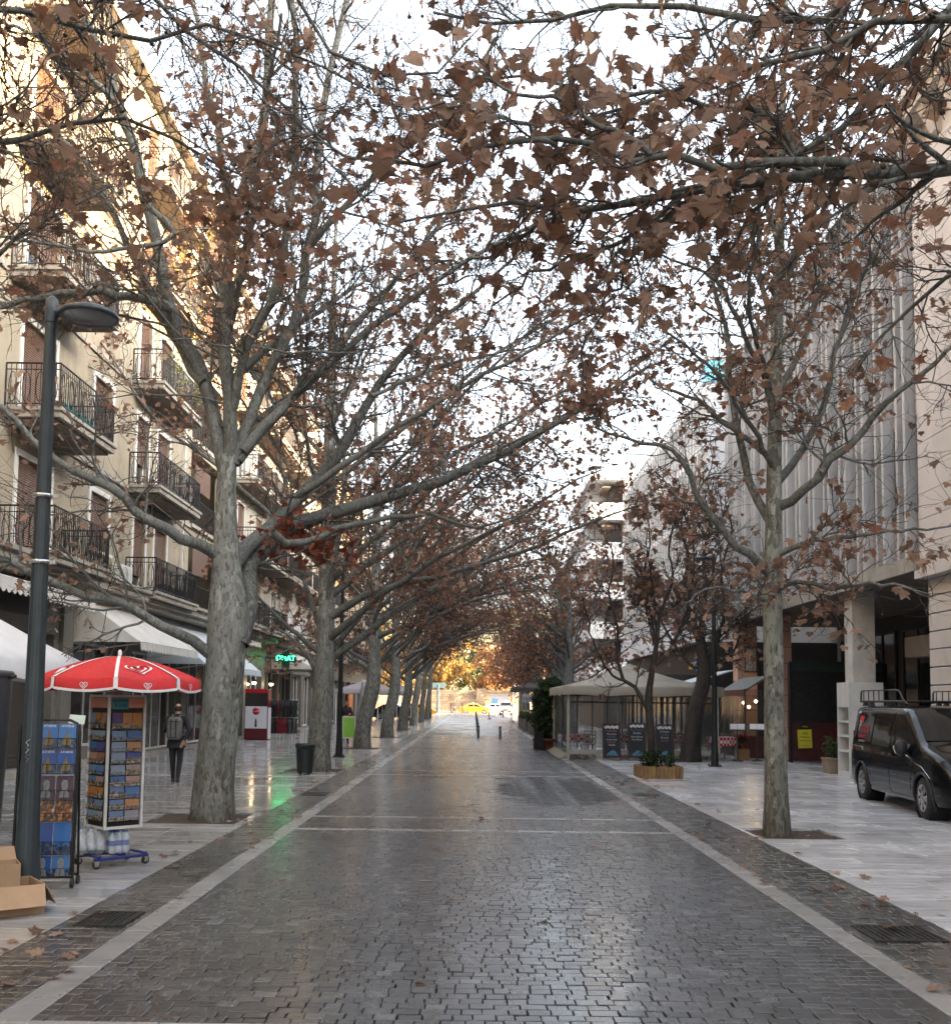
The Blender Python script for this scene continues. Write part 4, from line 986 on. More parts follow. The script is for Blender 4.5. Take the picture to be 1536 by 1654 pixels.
f7.part('shop_front', M('dark_shopfront', (.022, .02, .02), .5), [(-12, -.12, 43, 66, 0, 4.4)])
for k in range(7): f7.window(43.4 + k * 3.2, 46.2 + k * 3.2, .3, 2.6, 'none', depth=0, name='shop_window', glass=SHOPGL, frame=BROWND)
f7.part('canopy', M('dark_canopy', (.03, .026, .024), .7), [(-.1, 1.6, 43.2, 65, 2.75, 3.0), (1.5, 1.6, 43.2, 65, 2.5, 2.75)])
f7.part('roof', ROOFM, [(-12, 0, 43, 66, 15.46, 15.55)])
bx = thing('rooftop_box', 'blue glazed box on the roof of the white office', 'roof box')
MB().box(9.95, 10.95, 44.0, 45.4, 15.56, 15.8).box(9.98, 10.92, 44.03, 45.37, 16.85, 17.0).build('frame', M('box_frame', (.08, .09, .1), .5), bx)
MB().box(10.0, 10.9, 44.05, 45.35, 15.8, 16.85).build('pane', M('blue_pane', (.06, .25, .42), .15, var=.1), bx)
b8 = thing('apartment_building', 'white apartment block with deep dark balconies beyond the café tent', 'building')
f8 = Fac(b8, 7.9, -1)
for k in range(5):
    z = 3.4 + k * 2.75
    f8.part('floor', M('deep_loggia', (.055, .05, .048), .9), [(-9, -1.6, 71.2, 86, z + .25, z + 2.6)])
    sl_ = f8.part('balcony', WHITEW, [(-9, .0, 70.0, 86, z, z + .22), (-.12, .0, 70.0, 86, z + .22, z + 1.15), (-2.4, -.12, 70.0, 70.12, z + .22, z + 1.15)])
    for y in (74, 78, 82): f8.part('dividing_wall', WHITEW, [(-1.6, -.12, y, y + .15, z + .22, z + 2.75)], sl_)
    f8.part('slanted_blind', M('blind_cloth', (.42, .34, .24), .8), [(-1.5, -.9, 70.6, 73, z + 2.35, z + 2.45)], sl_)
f8.part('roof', WHITEW, [(-9, .1, 69.9, 86.1, 17.15, 17.5)]); f8.part('side_wall', WHITEW, [(-9, -2.4, 70.02, 71.2, 3.6, 17.15)]); f8.part('shop_front', M('dark_shopfront', (.022, .02, .02), .5), [(-9, -1.0, 70.4, 86, 0, 3.4)])
b9, f9 = house('apartment_building', 'tan apartment building on the right, far along behind russet trees', 9.8, -1, 88, 118, 16.5, 4, STUCCO3, 3.4, 1.0, seed=7)
b10, f10 = house('apartment_building', 'pale building across the side lane, seen between office and tent', 15.5, -1, 38.5, 42.9, 17, 4, STUCCO2, 3.2, .0, seed=8)
# ------------------------------------------------------------------ street lamps
LAMPM = M('lamp_blue_grey', (.045, .058, .065), .42, .3, var=.15, vscale=5, dirt=.3)
LAMPB = M('lamp_black', (.018, .019, .021), .45, .3, var=.2)
STEEL = M('steel_band', (.5, .5, .5), .3, .9)
def street_lamp(x, y, h, az, label, mat=LAMPM, r0=.1, bands=(), scale=1., head=True):
    t = thing('street_lamp', label, 'street lamp', (x, y, 0), 0, 'street lamps')
    mb = MB()
    prof = [(r0 * 1.35, 0), (r0 * 1.3, .3), (r0 * 1.12, .5), (r0, .9), (r0 * .93, 1.6), (r0 * .8, h * .55), (r0 * .58, h * .93), (r0 * .55, h - .05)]
    mb.lathe(prof, k=48, mod=lambda a, r, z: r * (1 - .055 * (math.cos(a * 12) > .2) * (z > .35))); mb.build('pole', mat, t)
    MB().box(-r0 * 2, r0 * 2, -r0 * 2, r0 * 2, 0.003, .03, bev=.006).build('base_plate', mat, t)
    for i in range(4):
        a = math.pi / 4 + i * math.pi / 2; MB().lathe([(.022, 0), (.022, .03), (.012, .03), (.012, .06)], (r0 * 2.2 * math.cos(a), r0 * 2.2 * math.sin(a), .03), 8).build('bolt', mat, t)
    d = Vector((math.cos(az), math.sin(az), 0)); 
    MB().lathe([(r0 * .62, 0), (r0 * .66, .1), (r0 * .6, .22), (.02, .25)], (0, 0, h - .08), 20).build('collar', mat, t)
    MB().tube([d * .0 + Vector((0, 0, h)), d * .06 + Vector((0, 0, h + .03)), d * .14 + Vector((0, 0, h + .02))], .045, 10).build('arm', mat, t)
    c = d * .34; hd = MB(); hd.lathe([(.0, .07), (.10, .066), (.2, .048), (.255, .02), (.265, -.02), (.25, -.032), (.22, -.02)], (c.x, c.y, h), 32); ho = hd.build('lamp_head', mat, t)
    MB().lathe([(.22, -.022), (.13, -.036), (.0, -.04)], (c.x, c.y, h), 24).build('diffuser', M('lamp_glass', (.12, .12, .12), .2), ho)
    for z in bands:
        b = MB(); r = r0 * .9; b.lathe([(r, 0), (r + .012, .004), (r + .012, .03), (r, .034)], (0, 0, z), 24); b.box(r - .01, r + .06, -.015, .015, z, z + .03); b.build('steel_band', STEEL, t)
    return t
l1 = street_lamp(-3.90, 9.15, 5.28, .02, 'blue grey fluted street lamp in front of the calendar rack, nearest on the left', LAMPM, .089, (2.98, 3.58))
k = MB()
pts = [(.0, 0), (.012, .02), (-.01, .03), (.014, .05), (-.008, .06), (.012, .085), (-.012, .09), (.01, .11), (-.01, .13), (.014, .15)]
k.tube([(-.0 + u * 1.4, -.098, 1.22 + v * 1.3) for u, v in pts], .0035, 5); k.build('chalk_scribble', WHITEP, l1)
street_lamp(-4.16, 32.2, 6.0, .3, 'dark street lamp beside the green sandwich board', LAMPB, .085)
street_lamp(6.95, 29.7, 6.0, math.pi, 'dark street lamp standing on the right pavement near the wooden planter', LAMPB, .085)
street_lamp(-4.3, 104, 6.0, .2, 'thin far street lamp before the yellow taxi', LAMPB, .07)

# ------------------------------------------------------------------ red parasol and postcard stand
RED = M('red_canvas', (.50, .012, .016), .7, var=.12, vscale=5, bump=.25, bscale=220, bdist=.001)
WHT = M('white_trim', (.75, .72, .72), .6, var=.06)
px_, py_ = -3.86, 11.2
def dome(r, R0=.86): return 2.24 - .245 * (r / R0) ** 1.7
par = thing('parasol', 'red parasol with white trim and heart emblems above the postcard stand', 'parasol', (px_, py_, 0), R(7))
NP = 8; A0 = R(-80)
def canopy_pt(a, t, off=0.):
    """a in panel units, t 0 centre .. 1 rim"""
    i = math.floor(a); fr = a - i; a1 = A0 + i * 2 * math.pi / NP; a2 = a1 + 2 * math.pi / NP
    R1 = .86; p1 = Vector((math.cos(a1), math.sin(a1), 0)) * R1 * t; p2 = Vector((math.cos(a2), math.sin(a2), 0)) * R1 * t
    p = p1.lerp(p2, fr); sag = .028 * math.sin(fr * math.pi) * t; z = dome(R1 * t) - sag
    return Vector((p.x, p.y, z + off)) * 1.0
for i in range(NP):
    mb = MB(); nu, nv = 8, 10
    V = [canopy_pt(i + .03 + .94 * u / nu * .999, v / nv) for v in range(nv + 1) for u in range(nu + 1)]
    V += [canopy_pt(i + .03 + .94 * u / nu * .999, 1.0) + Vector((0, 0, -.115)) + (canopy_pt(i + .5, 1) * 1).xy.to_3d() * .012 for u in range(nu + 1)]
    mb.add(V, [(v * (nu + 1) + u, v * (nu + 1) + u + 1, (v + 1) * (nu + 1) + u + 1, (v + 1) * (nu + 1) + u) for v in range(nv + 1) for u in range(nu)], sm=True)
    pn_ = mb.build('canopy_panel', RED, par, fix=False)
    tr = MB()                                             # white seam tape and hem
    def ribbon(L, w, n=Vector((0, 0, 1))):
        V = []
        for q, p in enumerate(L):
            t = (L[min(q + 1, len(L) - 1)] - L[max(q - 1, 0)]).normalized(); sd = t.cross(n).normalized() * w; V += [p - sd, p + sd]
        tr.add(V, [(2 * q, 2 * q + 1, 2 * q + 3, 2 * q + 2) for q in range(len(L) - 1)])
    ribbon([canopy_pt(i, v / 12, .004) for v in range(13)], .017)
    out = (canopy_pt(i, 1).xy.to_3d()).normalized()
    ribbon([canopy_pt(i, 1) + Vector((0, 0, -.115 * q / 3)) + out * (.004 + .010 * q / 3) for q in range(4)], .022, out)
    mid = canopy_pt(i + .5, 1).xy.to_3d().normalized()
    ribbon([canopy_pt(i + .02 + .96 * q / 8, 1) + Vector((0, 0, -.11)) + mid * .016 for q in range(9)], .013, mid)
    tr.build('trim', WHT, pn_, fix=False)
    # heart emblem: nested heart outline drawn on the panel
    def heart(cu, cv, s, rings, off=.006, hang=False):
        hb = MB()
        for sc in rings:
            P = []
            for q in range(33):
                th = .18 + (2 * math.pi - .36) * q / 32; hx = 16 * math.sin(th) ** 3 / 17; hy = (13 * math.cos(th) - 5 * math.cos(2 * th) - 2 * math.cos(3 * th) - math.cos(4 * th)) / 17
                if hang:
                    base = canopy_pt(i + cu, 1); tdir = (canopy_pt(i + .9, 1) - canopy_pt(i + .1, 1)).normalized(); p = base + tdir * hx * s * sc + Vector((0, 0, -.055 + hy * s * sc)) + mid * .014
                else: p = canopy_pt(i + cu + hx * s * sc / (.66 * cv), min(1, cv - hy * s * sc * 1.0), off)
                P.append(p)
            V = []
            for q, p in enumerate(P):
                t = (P[min(q + 1, 32)] - P[max(q - 1, 0)]); nn = mid if hang else Vector((0, 0, 1)); sd = t.cross(nn).normalized() * s * .085 * (1.15 - .4 * abs(q / 16 - 1)); V += [p - sd, p + sd]
            hb.add(V, [(2 * q, 2 * q + 1, 2 * q + 3, 2 * q + 2) for q in range(32)])
        hb.build('heart_emblem', WHT, pn_, fix=False)
    if i % 2 == 0: heart(.5, .70, .15, (1., .55))
    heart(.5, 1, .042, (1., .45), hang=True)
MB().lathe([(.012, 0), (.022, .02), (.02, .06), (.008, .075)], (0, 0, 2.235), 12).build('finial', WHT, par)
MB().tube([(0, 0, .42), (0, 0, 2.235)], .017, 10).build('pole', WHITEP, par)
for i in range(NP):
    a = canopy_pt(i, .98, -.012); MB().tube([Vector((0, 0, 2.215)), canopy_pt(i, .5, -.014), a], .005, 5).build('rib', STEEL, par)

def mat_card(name, kind):
    """flat print: a small picture per card, sky over land, with colours that change from card to card"""
    k = N(name); r = k.island(); o = k.n('ObjectInfo').outputs['Random']
    tc = k.n('TexCoord').outputs['Object']; ad = k.n('VectorMath', operation='ADD'); cx = k.n('CombineXYZ'); k.l(k.math('MULTIPLY', o, 50.), cx.inputs[0]); k.l(tc, ad.inputs[0]); k.l(cx.outputs[0], ad.inputs[1])
    sp = k.n('SeparateXYZ'); k.l(tc, sp.inputs[0]); nz = k.noise(ad.outputs[0], 26, 5, .6)
    sky_c = k.ramp(o, {'post': [(0, (.05, .13, .30)), (.35, (.18, .26, .36)), (.55, (.42, .17, .03)), (.62, (.1, .06, .16)), (.75, (.03, .1, .28)), (1, (.26, .3, .34))], 'blue': [(0, (.012, .04, .2)), (.5, (.02, .09, .3)), (1, (.05, .16, .36))]}[kind])
    land = k.ramp(nz, [(.3, (.02, .025, .03)), (.5, (.16, .12, .07)), (.62, (.5, .46, .4)), (.75, (.75, .74, .7))] if kind == 'post' else [(.3, (.008, .012, .03)), (.52, (.02, .04, .09)), (.66, (.12, .13, .15)), (.78, (.35, .35, .34))])
    m = k.ramp(k.math('ADD', k.math('MULTIPLY', sp.outputs[2], 7.), k.math('ADD', k.math('MULTIPLY', nz, 1.2), k.math('MULTIPLY', k.math('FRACT', k.math('MULTIPLY', o, 7.3)), .5))), [(.62, 1.0), (.72, 0.0)])
    k.bsdf(k.mix(m, sky_c, land), .25, 0, .5); return k.m
CARD = mat_card('postcard_print', 'post'); CALB = mat_card('calendar_print', 'blue')
BLUEM = M('blue_enamel', (.012, .022, .16), .4, var=.2)
st = thing('postcard_stand', 'four sided postcard stand on blue castor base under the red parasol', 'postcard stand', (px_, py_, 0), R(47))
hw = .205
core = MB().box(-hw + .012, hw - .012, -hw + .012, hw - .012, .42, 1.80).build('column', BLACKP, st)
for sx, sy in ((-1, -1), (1, -1), (1, 1), (-1, 1)): MB().box(sx * hw - .014, sx * hw + .014, sy * hw - .014, sy * hw + .014, .40, 1.82, bev=.003).build('edge_trim', WHITEP, st)
for z in (.40, 1.79): MB().box(-hw, hw, -hw - .006, hw + .006, z, z + .028).build('rail', WHITEP, st)
PINKH = M('header_card', (.55, .25, .16), .5); TEAL = M('teal_card', (.04, .22, .26), .5)
card_me = {}
def card(w, h, mat, mtx, parent, name='postcard'):
    key = (round(w, 3), round(h, 3), mat.name)
    if key not in card_me:
        o = MB().box(-w / 2, w / 2, -.003, .0, -h / 2, h / 2).build(name, mat); card_me[key] = o.data; bpy.data.objects.remove(o)
    o = bpy.data.objects.new(name, card_me[key]); COL.objects.link(o); o.parent = parent; o.matrix_basis = mtx; return o
for sd in range(4):
    Rz = Matrix.Rotation(sd * math.pi / 2, 4, 'Z')
    hd = MB().box(-hw + .02, hw - .02, -hw - .014, -hw + .01, 1.68, 1.785, mtx=Rz).build('header', PINKH, st)
    if sd == 0:
        tg = MB().box(-hw + .025, -hw + .21, -hw - .022, -hw - .015, 1.665, 1.78, mtx=Rz).build('price_card', TEAL, st)
        text_mesh('ANA ΤΕΜΑΧΙΟ', .026, Rz @ basis((-hw + .117, -hw - .0235, 1.755), (1, 0, 0), (0, 0, 1)), 'lettering', BLACKP, tg, .0005)
        text_mesh('€ 0.60', .05, Rz @ basis((-hw + .117, -hw - .0235, 1.705), (1, 0, 0), (0, 0, 1)), 'lettering', BLACKP, tg, .0005)
        text_mesh('POSTCARDS', .032, Rz @ basis((.115, -hw - .0155, 1.73), (1, 0, 0), (0, 0, 1)), 'lettering', M('orange_letters', (.6, .2, .06), .5), hd, .0005)
    z = 1.545
    wr = MB()
    for r in range(10):
        n, h = (3, .18) if r == 0 else (2, .108 if r % 3 else .125)
        for c in range(n):
            w = (2 * hw - .06) / n; x = -hw + .03 + w * (c + .5)
            card(w * .93, h * .92, CARD, Rz @ Matrix.Translation((x, -hw - .012 - .004 * (c % 2), z)) @ Matrix.Rotation(R(-7), 4, 'X'), st)
        for zz in (z - h * .5, z - h * .18): wr.tube([Rz @ Vector((-hw + .02, -hw - .03, zz)), Rz @ Vector((hw - .02, -hw - .03, zz))], .0022, 4)
        for c in range(n + 1): 
            x = -hw + .03 + (2 * hw - .06) / n * c; wr.tube([Rz @ Vector((x, -hw - .03, z - h * .5)), Rz @ Vector((x, -hw - .03, z - h * .1))], .0022, 4)
        z -= h * .5 + (.064 if r else .068)
        if z < .48: break
    wr.build('wire_pocket', STEEL if sd == 0 else RAIL, st, fix=False)
MB().tube([(0, 0, .10), (0, 0, .42)], .025, 12).build('post', BLUEM, st)
for s_ in (-1, 1):
    MB().box(-.3, .3, s_ * .2 - .03, s_ * .2 + .03, .085, .115, bev=.006).build('base_bar', BLUEM, st); MB().box(s_ * .26 - .025, s_ * .26 + .025, -.23, .23, .115, .135, bev=.006).build('base_bar', BLUEM, st)
MB().box(-.03, .03, -.2, .2, .117, .14, bev=.006).build('base_bar', BLUEM, st)
for a in range(4): 
    b = math.pi / 4 + a * math.pi / 2; MB().tube([(0, 0, .36), (.19 * math.cos(b), .19 * math.sin(b), .13)], .004, 5).build('stay', RAIL, st)
RUB = M('rubber', (.02, .02, .02), .7); 
for sx in (-1, 1):
    for sy in (-1, 1):
        c = MB().tube([(sx * .28, sy * .2 - .012, .045), (sx * .28, sy * .2 + .012, .045)], .042, 14).build('castor', RUB, st)
        MB().prism([(sx * .28 - .02, .03), (sx * .28 + .02, .03), (sx * .28 + .028, .088), (sx * .28 - .028, .088)], 'y', sy * .2 - .02, sy * .2 - .014).prism([(sx * .28 - .02, .03), (sx * .28 + .02, .03), (sx * .28 + .028, .088), (sx * .28 - .028, .088)], 'y', sy * .2 + .014, sy * .2 + .02).build('fork', STEEL, c)
def mat_plastic(name, col, alpha):
    k = N(name); p = k.pos(); k.bsdf(col, .15, 0, .7, k.bump(k.noise(p, 40, 4, .6, .4), .7, .01), alpha=k.ramp(k.noise(p, 12, 4), [(.35, alpha * .6), (.65, alpha)])); return k.m
WRAP = mat_plastic('shrink_wrap', (.62, .66, .70), .3); BOTT = mat_plastic('bottle_plastic', (.6, .68, .75), .8); WATERB = mat_plastic('blue_bottle', (.10, .28, .7), .85)
def water_pack(loc, rz, tilt, label, blue):
    t = thing('water_bottle_pack', label, 'bottle pack', loc, rz, 'packs of water bottles'); t.rotation_euler = (tilt, 0, rz)
    for i in range(3):
        for j in range(2):
            b = MB().lathe([(.03, 0), (.036, .01), (.036, .06), (.033, .07), (.036, .08), (.036, .14), (.033, .15), (.034, .165), (.014, .2), (.0135, .22)], (-.075 + .075 * i, -.038 + .075 * j, .002), 14).build('bottle', BOTT, t)
            MB().lathe([(.015, .218), (.015, .236)], (-.075 + .075 * i, -.038 + .075 * j, .002), 12).build('cap', M('blue_cap', (.03, .12, .5), .4), b)
            if blue: MB().lathe([(.0368, .082), (.0368, .138)], (-.075 + .075 * i, -.038 + .075 * j, .002), 14).build('paper_band', M('blue_label', (.02, .06, .35), .4), b)
    w = MB(); nx = 10
    w.lathe([(.0, .0), (.155, .004), (.165, .03), (.166, .12), (.158, .2), (.11, .232), (.0, .235)], k=32, mod=lambda a, r, z: r * (min(1 / max(abs(math.cos(a)), 1e-3) * .70, 1 / max(abs(math.sin(a)), 1e-3) * .47, 1.) + .02 * math.sin(a * 9 + z * 40)))
    w.build('shrink_wrap', WRAP, t); return t
water_pack((-4.02, 11.0, .15), R(30), R(-24), 'clear shrink wrapped water bottle pack slumped at the left of the castor base', False).scale = (1.25, 1.3, 1.1)
water_pack((-3.78, 11.12, .137), R(42), 0, 'blue labelled water bottle pack at the right of the castor base', True)

# ------------------------------------------------------------------ calendar rack
rk = thing('calendar_rack', 'black wire rack full of blue travel calendars beside the lamp post', 'display rack', (-4.02, 9.78, 0), R(9)); rk.rotation_euler = (R(-3), 0, R(9))
fr = MB(); fr.tube([(-.27, 0, .06), (-.27, 0, 1.46), (-.24, 0, 1.54), (-.18, 0, 1.57), (.18, 0, 1.57), (.24, 0, 1.54), (.27, 0, 1.46), (.27, 0, .06)], .014, 8)
fr.tube([(-.27, .25, .06), (-.27, .02, 1.4)], .012, 6).tube([(.27, .25, .06), (.27, .02, 1.4)], .012, 6).tube([(-.27, .25, .1), (.27, .25, .1)], .012, 6).tube([(-.27, 0, .1), (.27, 0, .1)], .012, 6); fr.build('frame', RAIL, rk)
MB().box(.245, .262, -.02, .05, .12, 1.5).build('side_plate', BLACKP, rk)
PUR = M('purple_cover', (.05, .018, .032), .3, var=.4, vscale=30, obj=True); ORA = mat_card('amber_print', 'post')
def mat_amber():
    k = N('amber_vase_print'); n = k.noise(k.pos(obj=True), 22, 5, .6); k.bsdf(k.ramp(n, [(.35, (.012, .008, .006)), (.5, (.10, .04, .015)), (.62, (.42, .17, .05)), (.75, (.6, .4, .2))]), .3); return k.m
AMB = mat_amber()
BRONZE = M('gold_figure', (.16, .11, .03), .4, var=.5, vscale=40, obj=True); STONEF = M('statue_grey', (.15, .16, .16), .5, var=.4, vscale=40, obj=True)
rows = [(1.42, .23, CALB, 'helmet'), (1.175, .23, CALB, 'helmet'), (.93, .23, PUR, 'bust'), (.715, .19, AMB, None), (.46, .30, CALB, 'tall'), (.205, .19, CALB, 'bust')]
wr = MB()
for z, h, m, fig in rows:
    for c in range(3):
        x = -.165 + .165 * c; cd = card(.155, h, m, Matrix.Translation((x, -.03, z)) @ Matrix.Rotation(R(-4), 4, 'X'), rk, 'calendar')
        if fig in ('helmet', 'bust'):
            g = MB()
            if fig == 'helmet': g.prism([(-.035, -.085), (.035, -.085), (.045, -.05), (.03, -.02), (.012, 0), (.01, .03), (.0, .055), (-.01, .03), (-.012, 0), (-.03, -.02), (-.042, -.055)], 'y', -.005, -.0038)
            else: g.prism([(-.045, -.09), (.045, -.09), (.038, -.04), (.02, -.02), (.03, .01), (.03, .05), (.015, .075), (-.015, .075), (-.03, .05), (-.028, .01), (-.02, -.02), (-.04, -.04)], 'y', -.005, -.0038)
            g.build('printed_figure', BRONZE if fig == 'helmet' else STONEF, cd)
            if fig == 'helmet': text_mesh('ATHENS', .03, basis((0, -.0042, h * .5 - .022), (1, 0, 0), (0, 0, 1)), 'lettering', WHT, cd, .0004)
    for zz in (z - h * .5, z - h * .1): wr.tube([(-.25, -.055, zz), (.25, -.055, zz)], .003, 4)
    for q in range(7): x = -.25 + q * .5 / 6; wr.tube([(x, -.055, z - h * .5), (x, -.055, z - h * .08)], .0025, 4); wr.tube([(x, -.055, z - h * .5), (x, 0, z - h * .5)], .0025, 4)
wr.build('wire_pocket', RAIL, rk, fix=False)
MB().box(-.02, .13, -.012, -.008, 1.585, 1.675, mtx=Matrix.Rotation(R(-12), 4, 'X') @ Matrix.Rotation(R(4), 4, 'Y')).build('price_card', M('mint_card', (.55, .64, .56), .5), rk)
for sx in (-1, 1):
    for yy in (0, .25): MB().tube([(sx * .27 - .014, yy, .045), (sx * .27 + .014, yy, .045)], .045, 14).build('castor', RUB, rk)

# ------------------------------------------------------------------ cardboard boxes, bin, kiosk parasol
CARDB = M('cardboard', (.36, .235, .14), .85, var=.1, vscale=4, bump=.25, bscale=40, obj=True)
def carton(loc, rz, w, d, h, flaps, label, fl=.2):
    t = thing('cardboard_box', label, 'box', loc, rz, 'cardboard boxes'); th = .006
    MB().box(-w / 2, w / 2, -d / 2, d / 2, 0.002, th).build('bottom', CARDB, t)
    for n, (x0, x1, y0, y1) in zip(('side',) * 4, ((-w / 2, w / 2, -d / 2, -d / 2 + th), (-w / 2, w / 2, d / 2 - th, d / 2), (-w / 2, -w / 2 + th, -d / 2 + th, d / 2 - th), (w / 2 - th, w / 2, -d / 2 + th, d / 2 - th))):
        MB().box(x0, x1, y0, y1, th, h).build(n, CARDB, t)
    for k_, a in flaps:
        m = {0: Matrix.Translation((0, -d / 2, h)), 1: Matrix.Translation((w / 2, 0, h)) @ Matrix.Rotation(math.pi / 2, 4, 'Z'), 2: Matrix.Translation((0, d / 2, h)) @ Matrix.Rotation(math.pi, 4, 'Z'), 3: Matrix.Translation((-w / 2, 0, h)) @ Matrix.Rotation(-math.pi / 2, 4, 'Z')}[k_] @ Matrix.Rotation(R(a), 4, 'X')
        L = w if k_ in (0, 2) else d
        MB().prism([(-L / 2 + .003, .002), (L / 2 - .003, .002), (L / 2 - .02, -.0 - fl), (-L / 2 + .02, -fl)], 'y', -.003, .003, mtx=m).build('flap', CARDB, t)
    return t
carton((-3.86, 8.72, 0), R(38), .46, .46, .24, [(0, -38), (1, -30), (2, -70), (3, -20)], 'open cardboard box with folded out flaps on the marble, lower of two', .2)
carton((-3.99, 8.8, .1), R(30), .32, .3, .29, [(2, -150)], 'smaller cardboard box set inside the open one', .12)
GREYP = M('dark_grey_plastic', (.045, .05, .056), .45, var=.15, vscale=2, dirt=.2)
wb = thing('waste_container', 'tall dark grey tapered container at the left edge behind the boxes', 'container', (-5.48, 11.4, 0))
MB().lathe([(.27, 0.002), (.285, .3), (.33, 1.4), (.345, 2.0)], k=40).build('body', GREYP, wb)
MB().lathe([(.35, 2.0), (.362, 2.01), (.362, 2.05), (.34, 2.07), (.0, 2.10)], k=40).build('lid', GREYP, wb); MB().tube([(.34, -.02, 2.0), (.42, -.02, 2.01)], .02, 8).build('latch', BLACKP, wb)
kp = thing('market_parasol', 'white market parasol corner at the left edge above the grey container', 'parasol', (-7.35, 13.2, 0))
mb = MB(); n = 12; hw_ = 1.72
for s_ in range(4):
    Rz = Matrix.Rotation(s_ * math.pi / 2, 4, 'Z')
    V = [Rz @ Vector((-hw_ * t + 2 * hw_ * t * j / n, -hw_ * t, 3.55 - 1.28 * t - .08 * math.sin(t * math.pi) - .03 * math.sin(j / n * math.pi) * t)) for t in [q / 6 for q in range(7)] for j in range(n + 1)]
    V += [Rz @ Vector((-hw_ + 2 * hw_ * j / n, -hw_ - .01, 2.0 + .02 * math.sin(j * 1.9))) for j in range(n + 1)]
    mb.add(V, [(i * (n + 1) + j, i * (n + 1) + j + 1, (i + 1) * (n + 1) + j + 1, (i + 1) * (n + 1) + j) for i in range(7) for j in range(n)], sm=True)
mb.build('canopy', M('white_canvas', (.60, .60, .60), .8, var=.06, bump=.2, bscale=150), kp, fix=False)
MB().tube([(0, 0, .1), (0, 0, 3.55)], .04, 10).build('pole', WHITEP, kp); MB().box(-.4, .4, -.4, .4, 0.003, .1, bev=.02).build('base', CONC, kp)

def litter_bin(x, y, label):
    t = thing('litter_bin', label, 'litter bin', (x, y, 0)); BIN = M('bin_dark_green', (.012, .018, .017), .5, var=.3)
    MB().lathe([(.155, .06), (.16, .08), (.19, .62), (.19, .64)], k=24).build('liner', BIN, t)
    for i in range(18):
        a = i * math.pi / 9; Rz = Matrix.Rotation(a, 4, 'Z'); MB().prism([(-.024, .05), (.024, .05), (.029, .62), (-.029, .62)], 'x', .168, .18, mtx=Rz @ Matrix.Rotation(R(3.2), 4, 'Y')).build('slat', BIN, t)
    MB().lathe([(.20, .61), (.235, .63), (.245, .70), (.235, .735), (.21, .735), (.19, .66)], k=24, mod=lambda a, r, z: r * (1 + .015 * math.sin(a * 7))).build('rim', BIN, t)
    for i in range(4): a = math.pi / 4 + i * math.pi / 2; MB().tube([(.14 * math.cos(a), .14 * math.sin(a), .0), (.14 * math.cos(a), .14 * math.sin(a), .08)], .018, 6).build('leg', BIN, t)
litter_bin(-4.0, 24.7, 'dark slatted litter bin in front of the second trunk on the left')

# ------------------------------------------------------------------ pharmacy cross, lanterns, fridge, clothes
ph = thing('pharmacy_sign', 'green lit pharmacy cross hanging from the pale building', 'sign', (-9.33, 51, 3.8))
PHG = M('pharmacy_green', (.004, .045, .022), .4)
MB().box(-.19, .19, -.05, .05, -.5, .5).build('upright', PHG, ph); MB().box(-.52, .52, -.055, .055, -.19, .19, bev=.02).build('crossbar', PHG, ph)
MB().box(-1.0, -.5, -.02, .02, -.03, .03).build('bracket', RAIL, ph)
text_mesh('ΩMAT', .34, basis((0, -.06, -.01), (1, 0, 0), (0, 0, 1)), 'led_lettering', M_emit('green_led', (.02, 1., .25), 2.4), ph, .004)
for y, l in ((47.0, 'lit wall lantern left of the drinks fridge, above it'), (51.0, 'lit wall lantern between the fridge and the clothes rack')):
    t = thing('wall_lantern', l, 'lantern', (-10.02, y, 2.5), 0, 'lit wall lanterns')
    MB().tube([(-.28, 0, .1), (-.12, 0, .22), (0, 0, .2)], .012, 6).build('bracket', RAIL, t)
    MB().lathe([(.05, -.1), (.1, .1), (.13, .1), (.02, .2)], k=6, sm=False).build('cage', RAIL, t)
    MB().lathe([(.0, -.09), (.07, -.06), (.09, 0), (.07, .06), (.0, .09)], k=12).build('bulb', M_emit('warm_bulb', (1., .72, .38), 5.), t)
fg = thing('drinks_fridge', 'red and white drinks fridge outside the shop', 'fridge', (-9.35, 44.8, 0)); RG = M('fridge_red', (.10, .008, .012), .35, var=.1); RB = M('bright_red', (.42, .01, .02), .35); FW = M('fridge_white', (.60, .60, .64), .35, var=.05)
MB().box(-.5, .5, -.35, .35, 0.01, 2.2, bev=.03).build('cabinet', RG, fg)
MB().box(-.47, .47, -.375, -.352, .5, 1.45).build('lower_panel', FW, fg); MB().box(-.47, .47, -.375, -.352, 1.47, 2.02).build('glass_door', SHOPGL, fg); MB().box(-.48, .48, -.38, -.352, 2.03, 2.19).build('crown', RB, fg)
MB().box(-.46, .46, -.37, -.352, .06, .46).build('kick_panel', RG, fg); MB().box(.5, .52, -.3, .3, .05, 1.4).build('side_panel', FW, fg)
dsc = MB().lathe([(.155, 0), (.155, .006), (.0, .006)], k=28, mtx=basis((0, -.376, 1.24), (1, 0, 0), (0, 0, 1))).build('logo_disc', RB, fg)
text_mesh('Coca-Cola', .085, basis((0, -.384, 1.24), (1, .0, .08), (-.08, 0, 1)), 'lettering', WHT, dsc, .0005)
MB().prism([(-.045, .56), (.045, .56), (.045, .70), (.03, .74), (.045, .80), (.02, .88), (.018, .93), (-.018, .93), (-.02, .88), (-.045, .8), (-.03, .74), (-.045, .7)], 'y', -.38, -.376).build('printed_bottle', BLACKP, fg)
cr = thing('clothes_rack', 'rack of dark and red garments outside the shop beneath the pharmacy cross', 'clothes rack', (-8.55, 46.2, 0))
